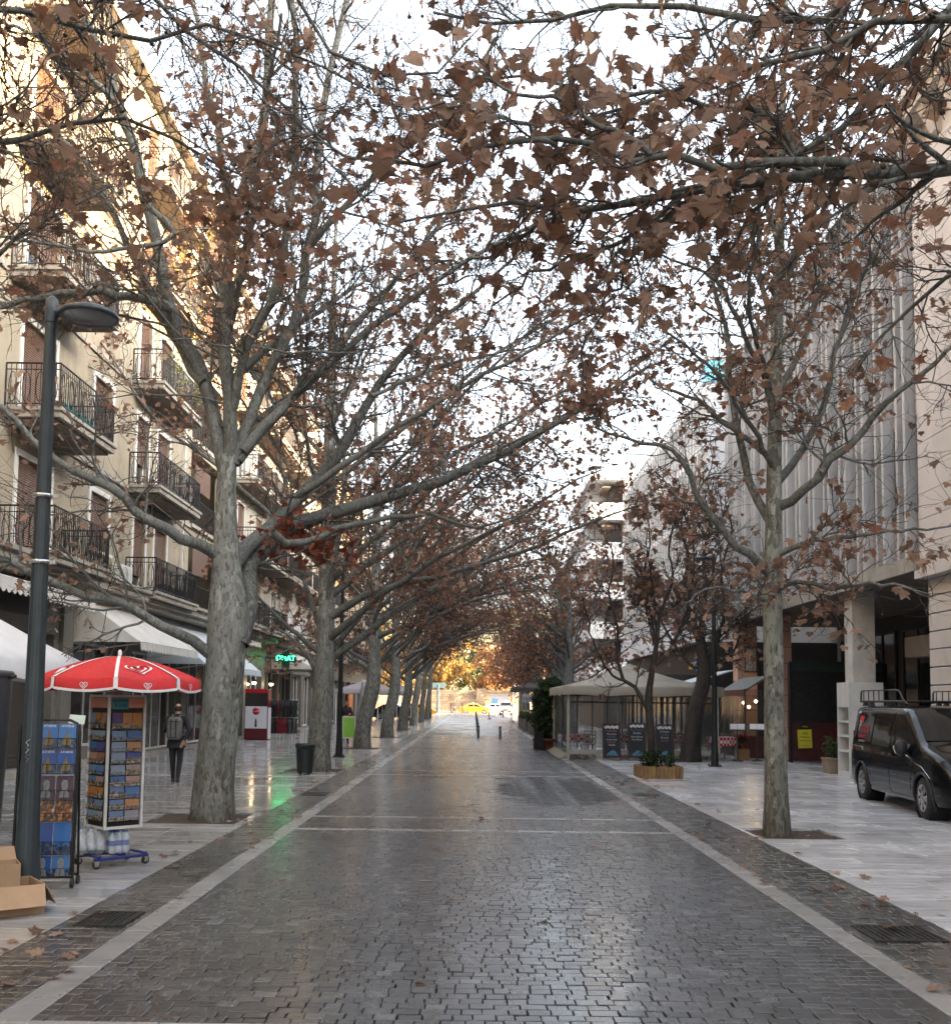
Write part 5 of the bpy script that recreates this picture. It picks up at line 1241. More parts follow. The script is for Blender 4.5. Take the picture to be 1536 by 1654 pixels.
MB().tube([(-.7, 0, .12), (-.7, 0, 1.75), (.7, 0, 1.75), (.7, 0, .12)], .018, 8).tube([(-.7, -.25, .1), (-.7, .25, .1)], .018, 6).tube([(.7, -.25, .1), (.7, .25, .1)], .018, 6).tube([(-.7, 0, .95), (.7, 0, .95)], .014, 6).build('frame', STEEL, cr)
for sx in (-1, 1):
    for sy in (-1, 1): MB().tube([(sx * .7 - .015, sy * .25, .045), (sx * .7 + .015, sy * .25, .045)], .045, 10).build('castor', RUB, cr)
GC = [(.012, .012, .014), (.02, .02, .026), (.03, .028, .03), (.16, .012, .016), (.012, .025, .02), (.014, .02, .05), (.10, .09, .075)]
for tier, (zt, hh) in enumerate(((1.70, .72), (.92, .68))):
    for i in range(15):
        x = -.64 + i * .0915; c = GC[rnd.randrange(5 if tier == 0 else 7)] if not (tier == 1 and i in (5, 6, 8, 9)) else GC[3]
        w = rnd.uniform(.17, .22); g = MB(); V = []; nn = 8
        for q in range(nn + 1):
            zz = zt - hh * q / nn; ww = (.06 + (w - .06) * min(1, q / 2)) * (1 + .06 * math.sin(q * 2 + i)); V += [(x + .05 * math.sin(q * .5 + i), -ww, zz), (x + .065 + .015 * math.sin(q * 1.7 + i), -ww * .3, zz + .01), (x + .04 * math.cos(q + i), ww, zz), (x - .065, -ww * .3, zz)]
        F = [(4 * q + a, 4 * q + (a + 1) % 4, 4 * q + 4 + (a + 1) % 4, 4 * q + 4 + a) for q in range(nn) for a in range(4)]
        g.add(V, F, sm=True).build('garment', M('cloth_%.3f_%.3f' % (c[0], c[2]), c, .9, var=.3, vscale=12), cr)

# ------------------------------------------------------------------ sandwich board, parasols, posters further along
LIME = M('lime_panel', (.22, .50, .05), .5, var=.06)
def a_board(x, y, rz, w, h, mat, frame, label, cat='sandwich board', lift=.35, name='sandwich_board'):
    t = thing(name, label, cat, (x, y, 0), rz)
    for s_ in (-1, 1):
        m = Matrix.Translation((0, 0, h)) @ Matrix.Rotation(R(9) * s_, 4, 'X') @ Matrix.Translation((0, 0, -h))
        p = MB().box(-w / 2 + .03, w / 2 - .03, -.012, .0, lift, h - .03, mtx=m).build('panel', mat, t)
        MB().box(-w / 2, -w / 2 + .03, -.02, .012, .005, h, mtx=m).box(w / 2 - .03, w / 2, -.02, .012, .005, h, mtx=m).box(-w / 2 + .03, w / 2 - .03, -.02, .012, h - .03, h, mtx=m).box(-w / 2 + .03, w / 2 - .03, -.02, .012, lift - .03, lift, mtx=m).build('frame', frame, t)
    return t
a_board(-4.72, 39.2, R(10), .5, 1.15, LIME, WHITEP, 'lime green sandwich board with white frame beside the trunk')
def closed_parasol(x, y, h, label, mat):
    t = thing('closed_parasol', label, 'parasol', (x, y, 0)); MB().tube([(0, 0, .05), (0, 0, h + .1)], .025, 8).build('pole', WHITEP, t); MB().lathe([(.3, 0.003), (.3, .06), (.05, .1)], k=16).build('base', CONC, t)
    MB().lathe([(.24, .75), (.28, .85), (.22, 1.3), (.13, h * .8), (.04, h)], k=32, mod=lambda a, r, z: r * (1 + .22 * math.sin(a * 8 + z * 1.2) * (1.1 - z / h))).build('canopy', mat, t)
closed_parasol(-4.75, 44.2, 2.55, 'closed grey parasol behind the third trunk on the left', M('grey_canvas', (.28, .28, .28), .8, var=.1))
def canopy_tent(x, y, wx, wy, ze, za, label, mat, post=WHITEP, name='market_canopy', kind='canopy'):
    t = thing(name, label, kind, (x, y, 0)); mb = MB(); n = 10
    for s_ in range(4):
        a = [(-1, -1), (1, -1), (1, 1), (-1, 1)]; p = Vector((a[s_][0] * wx, a[s_][1] * wy, 0)); q = Vector((a[(s_ + 1) % 4][0] * wx, a[(s_ + 1) % 4][1] * wy, 0)); V = []
        for i in range(7):
            f_ = i / 6
            for j in range(n + 1): e = p.lerp(q, j / n) * f_; V.append((e.x, e.y, za + (ze - za) * f_ - .07 * (za - ze) * math.sin(f_ * math.pi) - .015 * math.sin(j / n * math.pi) * f_))
        for j in range(n + 1): e = p.lerp(q, j / n) * 1.004; V.append((e.x, e.y, ze - .3 + .02 * math.sin(j * 2.1)))
        mb.add(V, [(i * (n + 1) + j, i * (n + 1) + j + 1, (i + 1) * (n + 1) + j + 1, (i + 1) * (n + 1) + j) for i in range(7) for j in range(n)], sm=True)
    mb.build('roof', mat, t, fix=False)
    for sx in (-1, 1):
        for sy in (-1, 1): MB().box(sx * (wx - .06) - .03, sx * (wx - .06) + .03, sy * (wy - .06) - .03, sy * (wy - .06) + .03, 0.003, ze - .02).build('post', post, t)
    return t
GREYC = M('mauve_canvas', (.24, .22, .23), .8, var=.1)
canopy_tent(-7.6, 74, 2., 2.4, 2.5, 3.3, 'grey market canopy at the left beyond the closed parasol', GREYC)
canopy_tent(-6.4, 88, 1.6, 2.2, 2.5, 3.2, 'second grey market canopy further along the left pavement', GREYC)
t = thing('poster_stand', 'small white framed poster stand by the fourth trunk', 'poster stand', (-4.02, 63.5, 0)); MB().box(-.04, .04, -.04, .04, .02, .75).build('post', BLACKP, t); MB().lathe([(.16, 0.003), (.16, .04), (.05, .08)], k=14).build('base', BLACKP, t)
MB().box(-.22, .22, -.03, .03, .72, 1.42).build('frame', WHITEP, t); MB().box(-.17, .17, -.04, -.031, .78, 1.36).build('poster', AMB, t)
# orange lit shop panel on the far left and graffiti poster wall stay with their buildings
f3.part('poster', M('red_poster', (.30, .04, .025), .6, var=.5, vscale=9), [(.06, .09, 69.0, 70.6, 1.6, 2.9)]); f3.part('orange_panel', M('orange_panel', (.55, .16, .04), .5), [(.05, .2, 84, 86.5, .3, 3.0)])

# ------------------------------------------------------------------ bollards
BOL = M('bollard_grey', (.09, .092, .096), .5, .3, var=.2)
def bollard(x, y, label):
    t = thing('bollard', label, 'bollard', (x, y, 0), 0, 'bollards on the carriageway')
    MB().lathe([(.06, .0), (.06, .50), (.056, .505), (.056, .525), (.063, .53), (.063, .575), (.05, .6), (.0, .605)], k=18).build('post', BOL, t); MB().lathe([(.0605, .42), (.0615, .422), (.0615, .47), (.0605, .472)], k=18).build('band', M('bollard_band', (.2, .2, .2), .4), t); MB().lathe([(.11, .001), (.105, .02), (.076, .03)], k=18).build('base', BOL, t)
ob = ['nearest', 'second', 'third', 'fourth', 'fifth', 'sixth', 'seventh', 'eighth', 'ninth', 'tenth', 'eleventh', 'twelfth', 'thirteenth', 'fourteenth']
for i in range(13): bollard(.27 + .005 * i, 51 + i * 7, ob[i] + ' bollard of the row down the middle of the street')
bollard(1.30, 49.3, 'single bollard standing right of the middle row'); bollard(1.75, 113, 'far bollard right of the middle row towards the taxi'); bollard(3.3, 113.5, 'far bollard in front of the white four wheel drive')
# ------------------------------------------------------------------ café tent
CANV = M('cream_canvas', (.27, .245, .195), .8, var=.12, vscale=1.5, bump=.3, bscale=120, dirt=.35)
CLEAR = None
def mat_clear(name, a, col=(.10, .11, .115)):
    k = N(name); p = k.pos((1, 1, .4)); bm = k.bump(k.noise(p, 2.5, 3, .5, .8), .35, .08)
    k.bsdf(col, .12, 0, .6, bm, alpha=k.ramp(k.noise(p, 1.2, 4), [(.3, a * .8), (.7, a * 1.15)])); return k.m
CLEAR = mat_clear('clear_plastic_sheet', .22)
tx0, tx1, ty0, ty1 = 3.02, 7.75, 32.75, 38.4
tent = thing('cafe_tent', 'cream café tent with clear plastic side walls', 'tent', ((tx0 + tx1) / 2, ty0, 0)); tl = Vector(tent.location)
def TB(*a, **k): return MB().box(a[0] - tl.x, a[1] - tl.x, a[2] - tl.y, a[3] - tl.y, a[4], a[5], **k)
mb = MB(); cxm, cym = (tx0 + tx1) / 2 - tl.x, (ty0 + ty1) / 2 - tl.y; n = 14; wx, wy = (tx1 - tx0) / 2 + .18, (ty1 - ty0) / 2 + .18
for s_ in range(4):
    a = [(-1, -1), (1, -1), (1, 1), (-1, 1)]; p = Vector((a[s_][0] * wx, a[s_][1] * wy, 0)); q = Vector((a[(s_ + 1) % 4][0] * wx, a[(s_ + 1) % 4][1] * wy, 0)); V = []
    for i in range(9):
        f_ = i / 8
        for j in range(n + 1): e = p.lerp(q, j / n) * f_; V.append((cxm + e.x, cym + e.y, 3.14 - .84 * f_ - .10 * math.sin(f_ * math.pi) - .03 * math.sin(j / n * math.pi) * f_ + .012 * math.sin(j * 2.7 + i)))
    for j in range(n + 1): e = p.lerp(q, j / n) * 1.004; V.append((cxm + e.x, cym + e.y, 2.02 + .025 * math.sin(j * 1.3 + s_)))
    mb.add(V, [(i * (n + 1) + j, i * (n + 1) + j + 1, (i + 1) * (n + 1) + j + 1, (i + 1) * (n + 1) + j) for i in range(9) for j in range(n)], sm=True)
mb.build('roof', CANV, tent, fix=False)
CREAM = M('cream_post', (.38, .36, .31), .5, var=.1)
for x, y in ((tx0, ty0), (tx1, ty0), (tx0, ty1), (tx1, ty1)): TB(x - .04, x + .04, y - .04, y + .04, 0.003, 2.3).build('post', CREAM, tent)
for x in (4.6, 6.2): TB(x - .025, x + .025, ty0 - .02, ty0 + .03, .3, 2.2).build('mullion', M('grey_bar', (.12, .12, .12), .5), tent)
for z in (2.18, 1.78): TB(tx0 + .04, tx1 - .04, ty0 - .015, ty0 + .015, z, z + .05).build('bar', RAIL, tent)
for a in ((tx0 + .05, 4.57, ty0 + .0, ty0 + .006), (4.63, 6.17, ty0 + .0, ty0 + .006), (6.23, tx1 - .05, ty0, ty0 + .006)): TB(*a, .32, 2.16).build('plastic_wall', CLEAR, tent)
TB(tx0 - .003, tx0 + .003, ty0 + .05, ty1 - .05, .12, 2.2).build('plastic_wall', CLEAR, tent); TB(tx1 - .003, tx1 + .003, ty0 + .05, ty1 - .05, .12, 2.2).build('plastic_wall', CLEAR, tent); TB(tx0 + .05, tx1 - .05, ty1 - .003, ty1 + .003, .12, 2.2).build('plastic_wall', CLEAR, tent)
TB(tx0 + .045, tx1 - .045, ty0 - .04, ty0 + .05, .16, .30).build('bottom_rail', CREAM, tent)
mb = MB(); mb.prism([(tx0 - tl.x - .28, .003), (tx0 - tl.x + .02, .003), (tx0 - tl.x + .02, .16)], 'y', ty0 - tl.y + .05, ty1 - tl.y - .1); mb.build('ramp', CANV, tent)
for i in range(9): x = 3.3 + i * .55; TB(x - .02, x + .02, ty1 - .35, ty1 - .30, .1, 2.2).build('rear_bar', RAIL, tent)
def chair(x, y, rz, label, col=CREAM):
    t = thing('chair', label, 'chair', (x, y, 0), rz, 'pale wooden café chairs')
    for sx in (-1, 1):
        MB().box(sx * .19 - .018, sx * .19 + .018, -.2, -.165, 0.003, .45).build('leg', col, t); MB().tube([(sx * .19, .2, 0.003), (sx * .19, .19, .45), (sx * .185, .24, .92)], .018, 6).build('leg', col, t)
    MB().box(-.21, .21, -.21, .21, .44, .475, bev=.01).build('seat', col, t)
    for z in (.6, .72, .84): MB().box(-.18, .18, .205 + (z - .5) * .08, .225 + (z - .5) * .08, z, z + .05).build('back_slat', col, t)
    for sy in (-.18, .19): MB().box(-.18, .18, sy - .01, sy + .01, .2, .225).build('stretcher', col, t)
def mat_check():
    k = N('red_check_cloth'); ch = k.n('TexChecker'); ch.inputs['Scale'].default_value = 11; ch.inputs['Color1'].default_value = (.42, .02, .03, 1); ch.inputs['Color2'].default_value = (.6, .5, .48, 1); k.l(k.pos(rot=(.0, .0, .4)), ch.inputs[0]); k.bsdf(ch.outputs[0], .85); return k.m
CHECK = mat_check()
def table(x, y, label, rz=0, top_white=False):
    t = thing('cafe_table', label, 'table', (x, y, 0), rz, 'café tables with red checked cloths'); MB().box(-.36, .36, -.36, .36, .71, .735).build('top', CREAM, t)
    for sx in (-1, 1):
        for sy in (-1, 1): MB().box(sx * .31 - .02, sx * .31 + .02, sy * .31 - .02, sy * .31 + .02, 0.003, .71).build('leg', CREAM, t)
    mb = MB(); V = []; n = 24
    for r_, z in ((.0, .741), (.37, .741), (.392, .70), (.40, .48)):
        for j in range(n):
            a = 2 * math.pi * j / n; q = r_ / max(abs(math.cos(a)), abs(math.sin(a))) if r_ else 0; q = min(q, r_ * 1.3); w = 1 + (.04 * math.sin(a * 8) if z < .6 else 0); V.append((q * w * math.cos(a), q * w * math.sin(a), z - (.1 if z < .6 and j % 6 == 3 else 0)))
    mb.add(V, [(i * n + j, i * n + (j + 1) % n, (i + 1) * n + (j + 1) % n, (i + 1) * n + j) for i in range(3) for j in range(n)]); mb.build('tablecloth', CHECK, t, fix=False)
    if top_white: 
        o = MB(); o.add([(-.44, 0, .745), (0, -.44, .745), (.44, 0, .745), (0, .44, .745), (-.52, -.06, .55), (.06, -.52, .55)], [(0, 1, 2, 3), (0, 4, 1), (1, 5, 2)]).build('overcloth', M('white_cloth', (.6, .6, .6), .9), t, fix=False)
chair(3.75, 33.5, R(185), 'pale slatted chair behind the plastic wall, left of the menu boards'); chair(5.1, 33.55, R(175), 'pale slatted chair behind the plastic wall between two menu boards'); chair(6.75, 33.4, R(180), 'pale slatted chair behind the plastic wall nearest the dark trunk')
table(3.5, 34.4, 'red checked table in the tent corner'); table(4.9, 34.5, 'red checked table in the tent behind the menu boards'); table(6.8, 34.3, 'red checked table in the tent nearest the dark trunk')
table(8.0, 33.2, 'red checked table with white overcloth outside, beside the lamp post', R(20), True)
chair(7.45, 33.4, R(80), 'pale chair at the outdoor table by the lamp post')

# menu boards
NAVY = M('navy_board', (.008, .010, .015), .6, var=.3, vscale=8); BFR = M('board_frame', (.06, .02, .016), .5)
CHALK = M('chalk', (.5, .5, .5), .9, var=.2); CHALKB = M('chalk_blue', (.07, .17, .25), .9); CHALKR = M('chalk_red', (.4, .12, .1), .9)
def menu_board(x, y, h, lines, label, top):
    t = thing('menu_board', label, 'menu board', (x, y, 0), R(4), 'chalk menu boards'); w = .52; m = Matrix.Rotation(R(-8), 4, 'X')
    p = MB().box(-w / 2, w / 2, -.012, .0, .12, h, mtx=m).build('panel', NAVY, t)
    MB().box(-w / 2 - .03, -w / 2, -.02, .01, .0, h, mtx=m).box(w / 2, w / 2 + .03, -.02, .01, .0, h, mtx=m).box(-w / 2, w / 2, -.02, .01, .09, .12, mtx=m).box(-w / 2, w / 2, -.02, .01, h, h + .03, mtx=m).build('frame', BFR, t)
    mb = MB(); V = [(-.22 + .44 * q / 10, -.016, h - .04 - .02 * math.sin(q * 1.9)) for q in range(11)] + [(.22 - .44 * q / 10, -.016, h - .12 - .025 * math.sin(q * 2.3)) for q in range(11)]; mb.add(V, [tuple(range(22))], mtx=m); mb.build('drawn_scroll', CHALK, p)
    z = h - .2
    for s_, sz, c in lines:
        text_mesh(s_, sz, m @ basis((0, -.014, z), (1, 0, 0), (0, 0, 1)), 'lettering', c, p, .0006); z -= sz * 1.15
    mb = MB(); mb.add([(-.2, -.015, .16), (.2, -.015, .15), (.12, -.015, .28), (.02, -.015, .33), (-.1, -.015, .26)], [(0, 1, 2, 3, 4)], mtx=m); mb.build('drawn_fish', CHALKB, p)
menu_board(4.33, 32.1, 1.12, [('Fresh fish', .085, CHALKR), ('Moussaka', .075, CHALK), ('Souvlaki', .075, CHALKB), ('Greek salad', .07, CHALK), ('Kalamari', .075, CHALKR), ('Tzatziki', .07, CHALK)], 'chalk menu board with white scroll, left of the three', 0)
menu_board(5.13, 32.15, 1.16, [('Fish Tavern', .085, CHALKB), ('Zorba', .10, CHALK), ('Every Phone', .075, CHALK), ('Live Music', .08, CHALK)], 'chalk menu board advertising live music, middle of the three', 1)
menu_board(5.98, 32.1, 1.12, [('Octopus', .085, CHALK), ('Kalamari', .08, CHALKB), ('Mussels', .08, CHALK), ('Shrimps', .08, CHALKR)], 'chalk menu board behind the small tree, right of the three', 2)

# ------------------------------------------------------------------ planters and plants
WOODP = M('yellow_wood', (.23, .135, .055), .7, var=.25, vscale=5, bump=.3, bscale=40, isl=.25)
def shrub_leaves(parent, c, rad, n, size, seed, mat=LEAF_GREEN, base=(0, 0, 0), name='leaves', squash=1.):
    rng = np.random.default_rng(seed); d = unit(rng.normal(0, 1, (n, 3))); r = rng.random(n) ** .4; P = d * r[:, None] * np.array(rad) * (1 + .25 * np.sin(d[:, :1] * 5 + seed) * np.cos(d[:, 2:] * 4)) + np.array(c)
    fr = np.linalg.qr(rng.normal(0, 1, (n, 3, 3)))[0]; tv = np.array([(0, 0, 0), (.22, .05, -.35), (.2, .08, -.7), (0, .12, -1), (-.2, .08, -.7), (-.22, .05, -.35)]); tf = np.array([(0, 1, 2, 3), (0, 3, 4, 5)])
    s_ = rng.uniform(size * .6, size * 1.3, n); V = np.einsum('nij,vj->nvi', fr, tv) * s_[:, None, None] + P[:, None, :]
    o = np_mesh(name, V.reshape(-1, 3) , (tf[None] + (np.arange(n) * 6)[:, None, None]).reshape(-1, 4), mat, parent); o['kind'] = 'stuff'; return o
def stems(parent, c, h, n, spread, r, seed, mat=TWIG_DARK):
    rng = np.random.default_rng(seed); D = unit(np.stack([rng.normal(0, spread, n), rng.normal(0, spread, n), np.ones(n)], 1)); P = grow(np.repeat(np.array([c], float), n, 0) + rng.normal(0, .03, (n, 3)) * np.array([1, 1, 0]), D, rng.uniform(.7, 1, n) * h, 6, .12, .02, rng)
    np_mesh('stems', *tubes(P, np.full((n, 7), r) * np.linspace(1, .4, 7)[None], 5), mat, parent, True)
pl = thing('wooden_planter', 'yellow wood plank planter with shrubs under the small dark tree', 'planter', (4.5, 25.1, 0))
w, d, h = .52, .5, .29
for i in range(11): x = -w + i * 2 * w / 11; MB().box(x + .004, x + 2 * w / 11 - .004, -d, -d + .03, 0.004, h + rnd.uniform(-.012, .012), bev=.006).build('plank', WOODP, pl); MB().box(x + .004, x + 2 * w / 11 - .004, d - .03, d, 0.004, h, bev=.006).build('plank', WOODP, pl)
for i in range(10): y = -d + .03 + i * (2 * d - .06) / 10; MB().box(-w, -w + .03, y + .004, y + (2 * d - .06) / 10 - .004, 0.004, h + rnd.uniform(-.012, .012), bev=.006).build('plank', WOODP, pl); MB().box(w - .03, w, y + .004, y + (2 * d - .06) / 10 - .004, 0.004, h, bev=.006).build('plank', WOODP, pl)
MB().box(-w + .03, w - .03, -d + .03, d - .03, 0.004, h - .06).build('soil', MAT_SOIL, pl)
MB().box(-w - .04, w + .05, -d - .06, d, 0.0015, .0035).build('mat', WHITEP, pl)
pp = thing('planter_shrub', 'low dark green shrubs growing in the wooden planter', 'shrub', (4.45, 25.0, .25)); stems(pp, (0, 0, 0), .4, 16, .6, .007, 5)
shrub_leaves(pp, (-.12, 0, .22), (.36, .34, .24), 620, .075, 3); shrub_leaves(pp, (.3, .05, .2), (.2, .3, .18), 260, .07, 4)

# small dark tree in the planter, dark trunked tree by the lamp
YP = 25.3
t = thing('street_tree', 'small dark bare tree rising from the wooden planter', 'tree', (4.4, YP, 0), 0, 'dark bare trees')
trunk = ([at(1052, 1248, YP), at(1051, 1190, YP), at(1047, 1130, YP), at(1052, 1090, YP), at(1060, 1040, YP), at(1066, 980, YP)], [.10, .095, .09, .075, .055, .035])
limbs = [L_([(1048, 1150), (1030, 1115), (1010, 1100), (998, 1075), (1000, 1020), (985, 960), (990, 900), (970, 850)], YP, .06, .012, .6), L_([(1054, 1080), (1075, 1060), (1100, 1010), (1115, 950), (1120, 880), (1100, 820)], YP, .05, .012, -.6),
         L_([(1060, 1040), (1050, 990), (1040, 930), (1050, 870), (1040, 800)], YP, .045, .012, .8), L_([(1064, 1000), (1085, 940), (1080, 880), (1095, 820), (1080, 780)], YP, .04, .012, .2), L_([(1010, 1100), (985, 1090), (960, 1040), (945, 980), (930, 930)], YP, .035, .01, -.8), L_([(1100, 1010), (1130, 980), (1150, 930), (1160, 880)], YP, .03, .01, .8)]
for i in range(5): limbs.append(free(at(1060, 1050 - i * 15, YP), rnd.uniform(0, 6.3), rnd.uniform(.6, 1.1), rnd.uniform(1.6, 3), .03, .01))
tree_parts(t, (4.4, YP, 0), trunk, limbs, 61, dens=(4.5, 6, 4), l2=(.5, 1.3), l3=(.25, .6), l4=(.1, .3), n_leaf=520, leaf=(.10, .18), n_ball=0, bark=BARK_DARK, limb_bark=BARK_DARK, twig=TWIG_DARK, flare=.1, twig_r=(.008, .005))
YD = 32.0
t = thing('street_tree', 'thick dark leaning trunk beside the café tent', 'tree', (6.8, YD, 0), 0, 'dark bare trees')
trunk = ([at(1114, 1228, YD), at(1118, 1180, YD), at(1124, 1140, YD), at(1136, 1100, YD), at(1134, 1060, YD), at(1130, 1020, YD)], [.29, .26, .245, .22, .18, .13])
limbs = [L_([(1132, 1050), (1120, 1000), (1105, 950), (1110, 900), (1100, 850), (1110, 790)], YD, .09, .015, 1.), L_([(1134, 1070), (1160, 1030), (1170, 980), (1165, 920), (1180, 860), (1170, 800)], YD, .09, .015, -.5), L_([(1130, 1020), (1140, 960), (1135, 900), (1150, 840), (1140, 770)], YD, .08, .015, .3),
         L_([(1136, 1095), (1160, 1080), (1185, 1050), (1200, 1000), (1210, 950)], YD, .06, .012, -.8), L_([(1124, 1080), (1095, 1050), (1070, 1010), (1050, 960), (1030, 930)], YD, .06, .012, .8)]
for i in range(6): limbs.append(free(at(1132, 1060 - i * 10, YD), rnd.uniform(0, 6.3), rnd.uniform(.5, 1.1), rnd.uniform(2, 4), .04, .01))
tree_parts(t, (6.8, YD, 0), trunk, limbs, 62, dens=(4.2, 6, 4), l2=(.6, 1.6), l3=(.3, .7), l4=(.12, .35), n_leaf=900, leaf=(.09, .17), n_ball=0, bark=BARK_DARK, limb_bark=BARK_DARK, twig=TWIG_DARK, flare=.25, twig_r=(.009, .006))

TERRA = M('terracotta', (.20, .06, .035), .8, var=.2, vscale=5)
def pot(t, x, y, r, h, mat=TERRA): MB().lathe([(r * .7, 0.003), (r * .95, h * .8), (r * 1.06, h * .8), (r * 1.08, h), (r * .95, h), (r * .9, h * .85), (0, h * .85)], (x, y, 0), 24).build('pot', mat, t)
bp = thing('potted_evergreen', 'tall dark evergreen bush in a terracotta pot at the tent corner', 'potted plant', (2.72, 39.2, 0)); pot(bp, .12, -.6, .3, .42); pot(bp, -.15, .4, .28, .4)
stems(bp, (0, 0, .3), 2.2, 22, .25, .016, 8)
for i, (c, r_, n_) in enumerate((((0, 0, 1.0), (.42, .8, .7), 1700), ((-.05, .1, 1.75), (.46, .8, .6), 1900), ((.1, -.2, 2.3), (.4, .6, .42), 1300), ((.25, .3, 2.55), (.45, .6, .25), 700))): shrub_leaves(bp, c, r_, n_, .12, 20 + i)
a_board(2.45, 38.4, R(12), .35, .7, BLACKP, BLACKP, 'small black folding board at the foot of the potted evergreen', lift=.1)
SLG = M('grey_slats', (.10, .10, .095), .7, var=.2, isl=.2)
for k_, (y0_, y1_, lab) in enumerate(((44.5, 50.5, 'nearest grey slatted planter box along the right kerb past the evergreen'), (52, 61, 'second grey slatted planter box along the right kerb'), (63, 74, 'farthest grey slatted planter box along the right kerb, nearest the ice cream stand'))):
    t = thing('slatted_planter', lab, 'planter', (3.45, (y0_ + y1_) / 2, 0), 0, 'grey slatted planters'); L = (y1_ - y0_) / 2; nn = int(2 * L / .16)
    for i in range(nn): y = -L + i * 2 * L / nn; MB().box(-.22, -.19, y + .006, y + 2 * L / nn - .006, .01, .72 + rnd.uniform(-.01, .01)).build('slat', SLG, t)
    for i in range(3): MB().box(-.19 + i * .13, -.19 + i * .13 + .12, -L, -L + .03, .01, .72).build('slat', SLG, t)
    MB().box(-.185, .2, -L + .03, L, .004, .6).build('liner', MAT_BED, t)
    for i in range(int(L * 2 / .9)): shrub_leaves(t, (0, -L + .6 + i * .9, .82), (.25, .5, .3), 260, .12, 40 + k_ * 20 + i, name='plants')
u = canopy_tent(3.9, 72, 1.3, 1.3, 2.75, 3.15, 'dark grey parasol canopy over the far ice cream stand', M('dark_grey_canvas', (.07, .065, .065), .8))
ks = thing('ice_cream_stand', 'white ice cream stand with lettered sign under the dark canopy', 'stand', (3.95, 74, 0)); MB().box(-.45, .45, -.3, .3, .004, 1.05, bev=.03).build('counter', WHITEP, ks); MB().box(-.45, .45, -.02, .02, 1.75, 2.3).build('sign', FW, ks); MB().box(-.45, -.41, -.02, .02, 1.05, 1.75).box(.41, .45, -.02, .02, 1.05, 1.75).build('post', WHITEP, ks)
text_mesh('GaUNa', .28, basis((0, -.025, 2.02), (1, 0, 0), (0, 0, 1)), 'lettering', M('navy_letters', (.03, .04, .12), .5), ks, .003)
for i in range(4): MB().lathe([(.11, 0), (.12, .04), (.06, .12), (0, .14)], (-.32 + i * .21, -.1, 1.06), 12).build('tub', M('ice_cream_%d' % i, [(.6, .4, .1), (.6, .55, .4), (.5, .2, .1), (.6, .5, .15)][i], .5), ks)

# planter by the van, restaurant front, menu stands, signs
sp_ = thing('stone_planter', 'square tan planter with a leafy bush behind the van', 'planter', (9.62, 27.4, 0)); MB().prism([(-.25, .004), (.25, .004), (.29, .36), (-.29, .36)], 'y', -.27, .27).build('box', M('tan_planter', (.24, .18, .12), .8, var=.15), sp_); MB().box(-.31, .31, -.3, .3, .36, .41, bev=.01).build('rim', M('tan_planter', (.24, .18, .12), .8), sp_)
stems(sp_, (0, 0, .38), .45, 14, .6, .007, 9); shrub_leaves(sp_, (0, 0, .68), (.36, .34, .3), 620, .085, 70, mat=mat_leaf('bush_leaf', [(0, (.03, .055, .02)), (.6, (.06, .09, .035)), (1, (.1, .12, .05))], .2))
YS = M('yellow_sign', (.55, .50, .03), .6, var=.12)
ys = thing('notice_board', 'yellow printed notice hung on the dark red canvas skirt', 'notice', (10.36, 32.2, .45)); MB().box(-.22, .22, -.012, 0, 0, .58, mtx=Matrix.Rotation(R(-2), 4, 'Y')).build('card', YS, ys)
for s_, z, sz in (('Find', .46, .1), ('Mallakis', .345, .085), ('Entertainment', .235, .062), ('for kids of all', .085, .045)): text_mesh(s_, sz, basis((0, -.014, z), (1, 0, 0), (0, 0, 1)), 'lettering', BLACKP, ys, .0006)
MB().box(-.16, .16, -.012, 0, .61, .74).build('header', BLACKP, ys); text_mesh('MENU', .07, basis((0, -.014, .67), (1, 0, 0), (0, 0, 1)), 'lettering', YS, ys, .0006)
for x in (-.12, .12): MB().tube([(x, 0, .73), (x, 0, .82)], .005, 5).build('hook', RAIL, ys)
rf = thing('restaurant_front', 'brown awning and clear plastic restaurant front between the pink pillars', 'shop front', (0, 0, 0))
BRA = M('brown_awning', (.10, .06, .045), .7, var=.2); MB().prism([(9.75, 2.75), (9.0, 2.28), (9.0, 2.20), (9.75, 2.68)], 'y', 34.1, 37.4).build('awning', M('grey_green_canvas', (.13, .14, .125), .8), rf); MB().box(8.97, 9.0, 34.08, 37.42, 2.08, 2.28).build('valance', M('red_brown_valance', (.12, .035, .025), .7), rf)
MB().box(8.98, 8.985, 34.1, 37.4, .75, 2.1).build('plastic_wall', mat_clear('restaurant_plastic', .45, (.08, .075, .06)), rf); MB().box(8.985, 9.6, 34.08, 34.085, .75, 2.3).build('plastic_wall', MC.get('x') or CLEAR, rf)
for i in range(20): MB().box(8.96, 8.99, 34.12 + i * .164, 34.12 + i * .164 + .15, .03, .75).build('slat', DR, rf)
for i in range(6): MB().box(9.0 + i * .12, 9.0 + i * .12 + .11, 34.06, 34.09, .03, .75).build('slat', DR, rf)
for y in (34.1, 37.4): MB().box(8.96, 9.02, y - .03, y + .03, 0.003, 2.3).build('post', BROWND, rf)
for i, (y, z) in enumerate(((35.0, 1.9), (35.9, 1.7), (36.6, 1.85))): MB().lathe([(0, -.06), (.06, 0), (0, .06)], (9.6, y, z), 10).build('bulb', M_emit('warm_bulb', (1., .72, .38), 5.), rf)
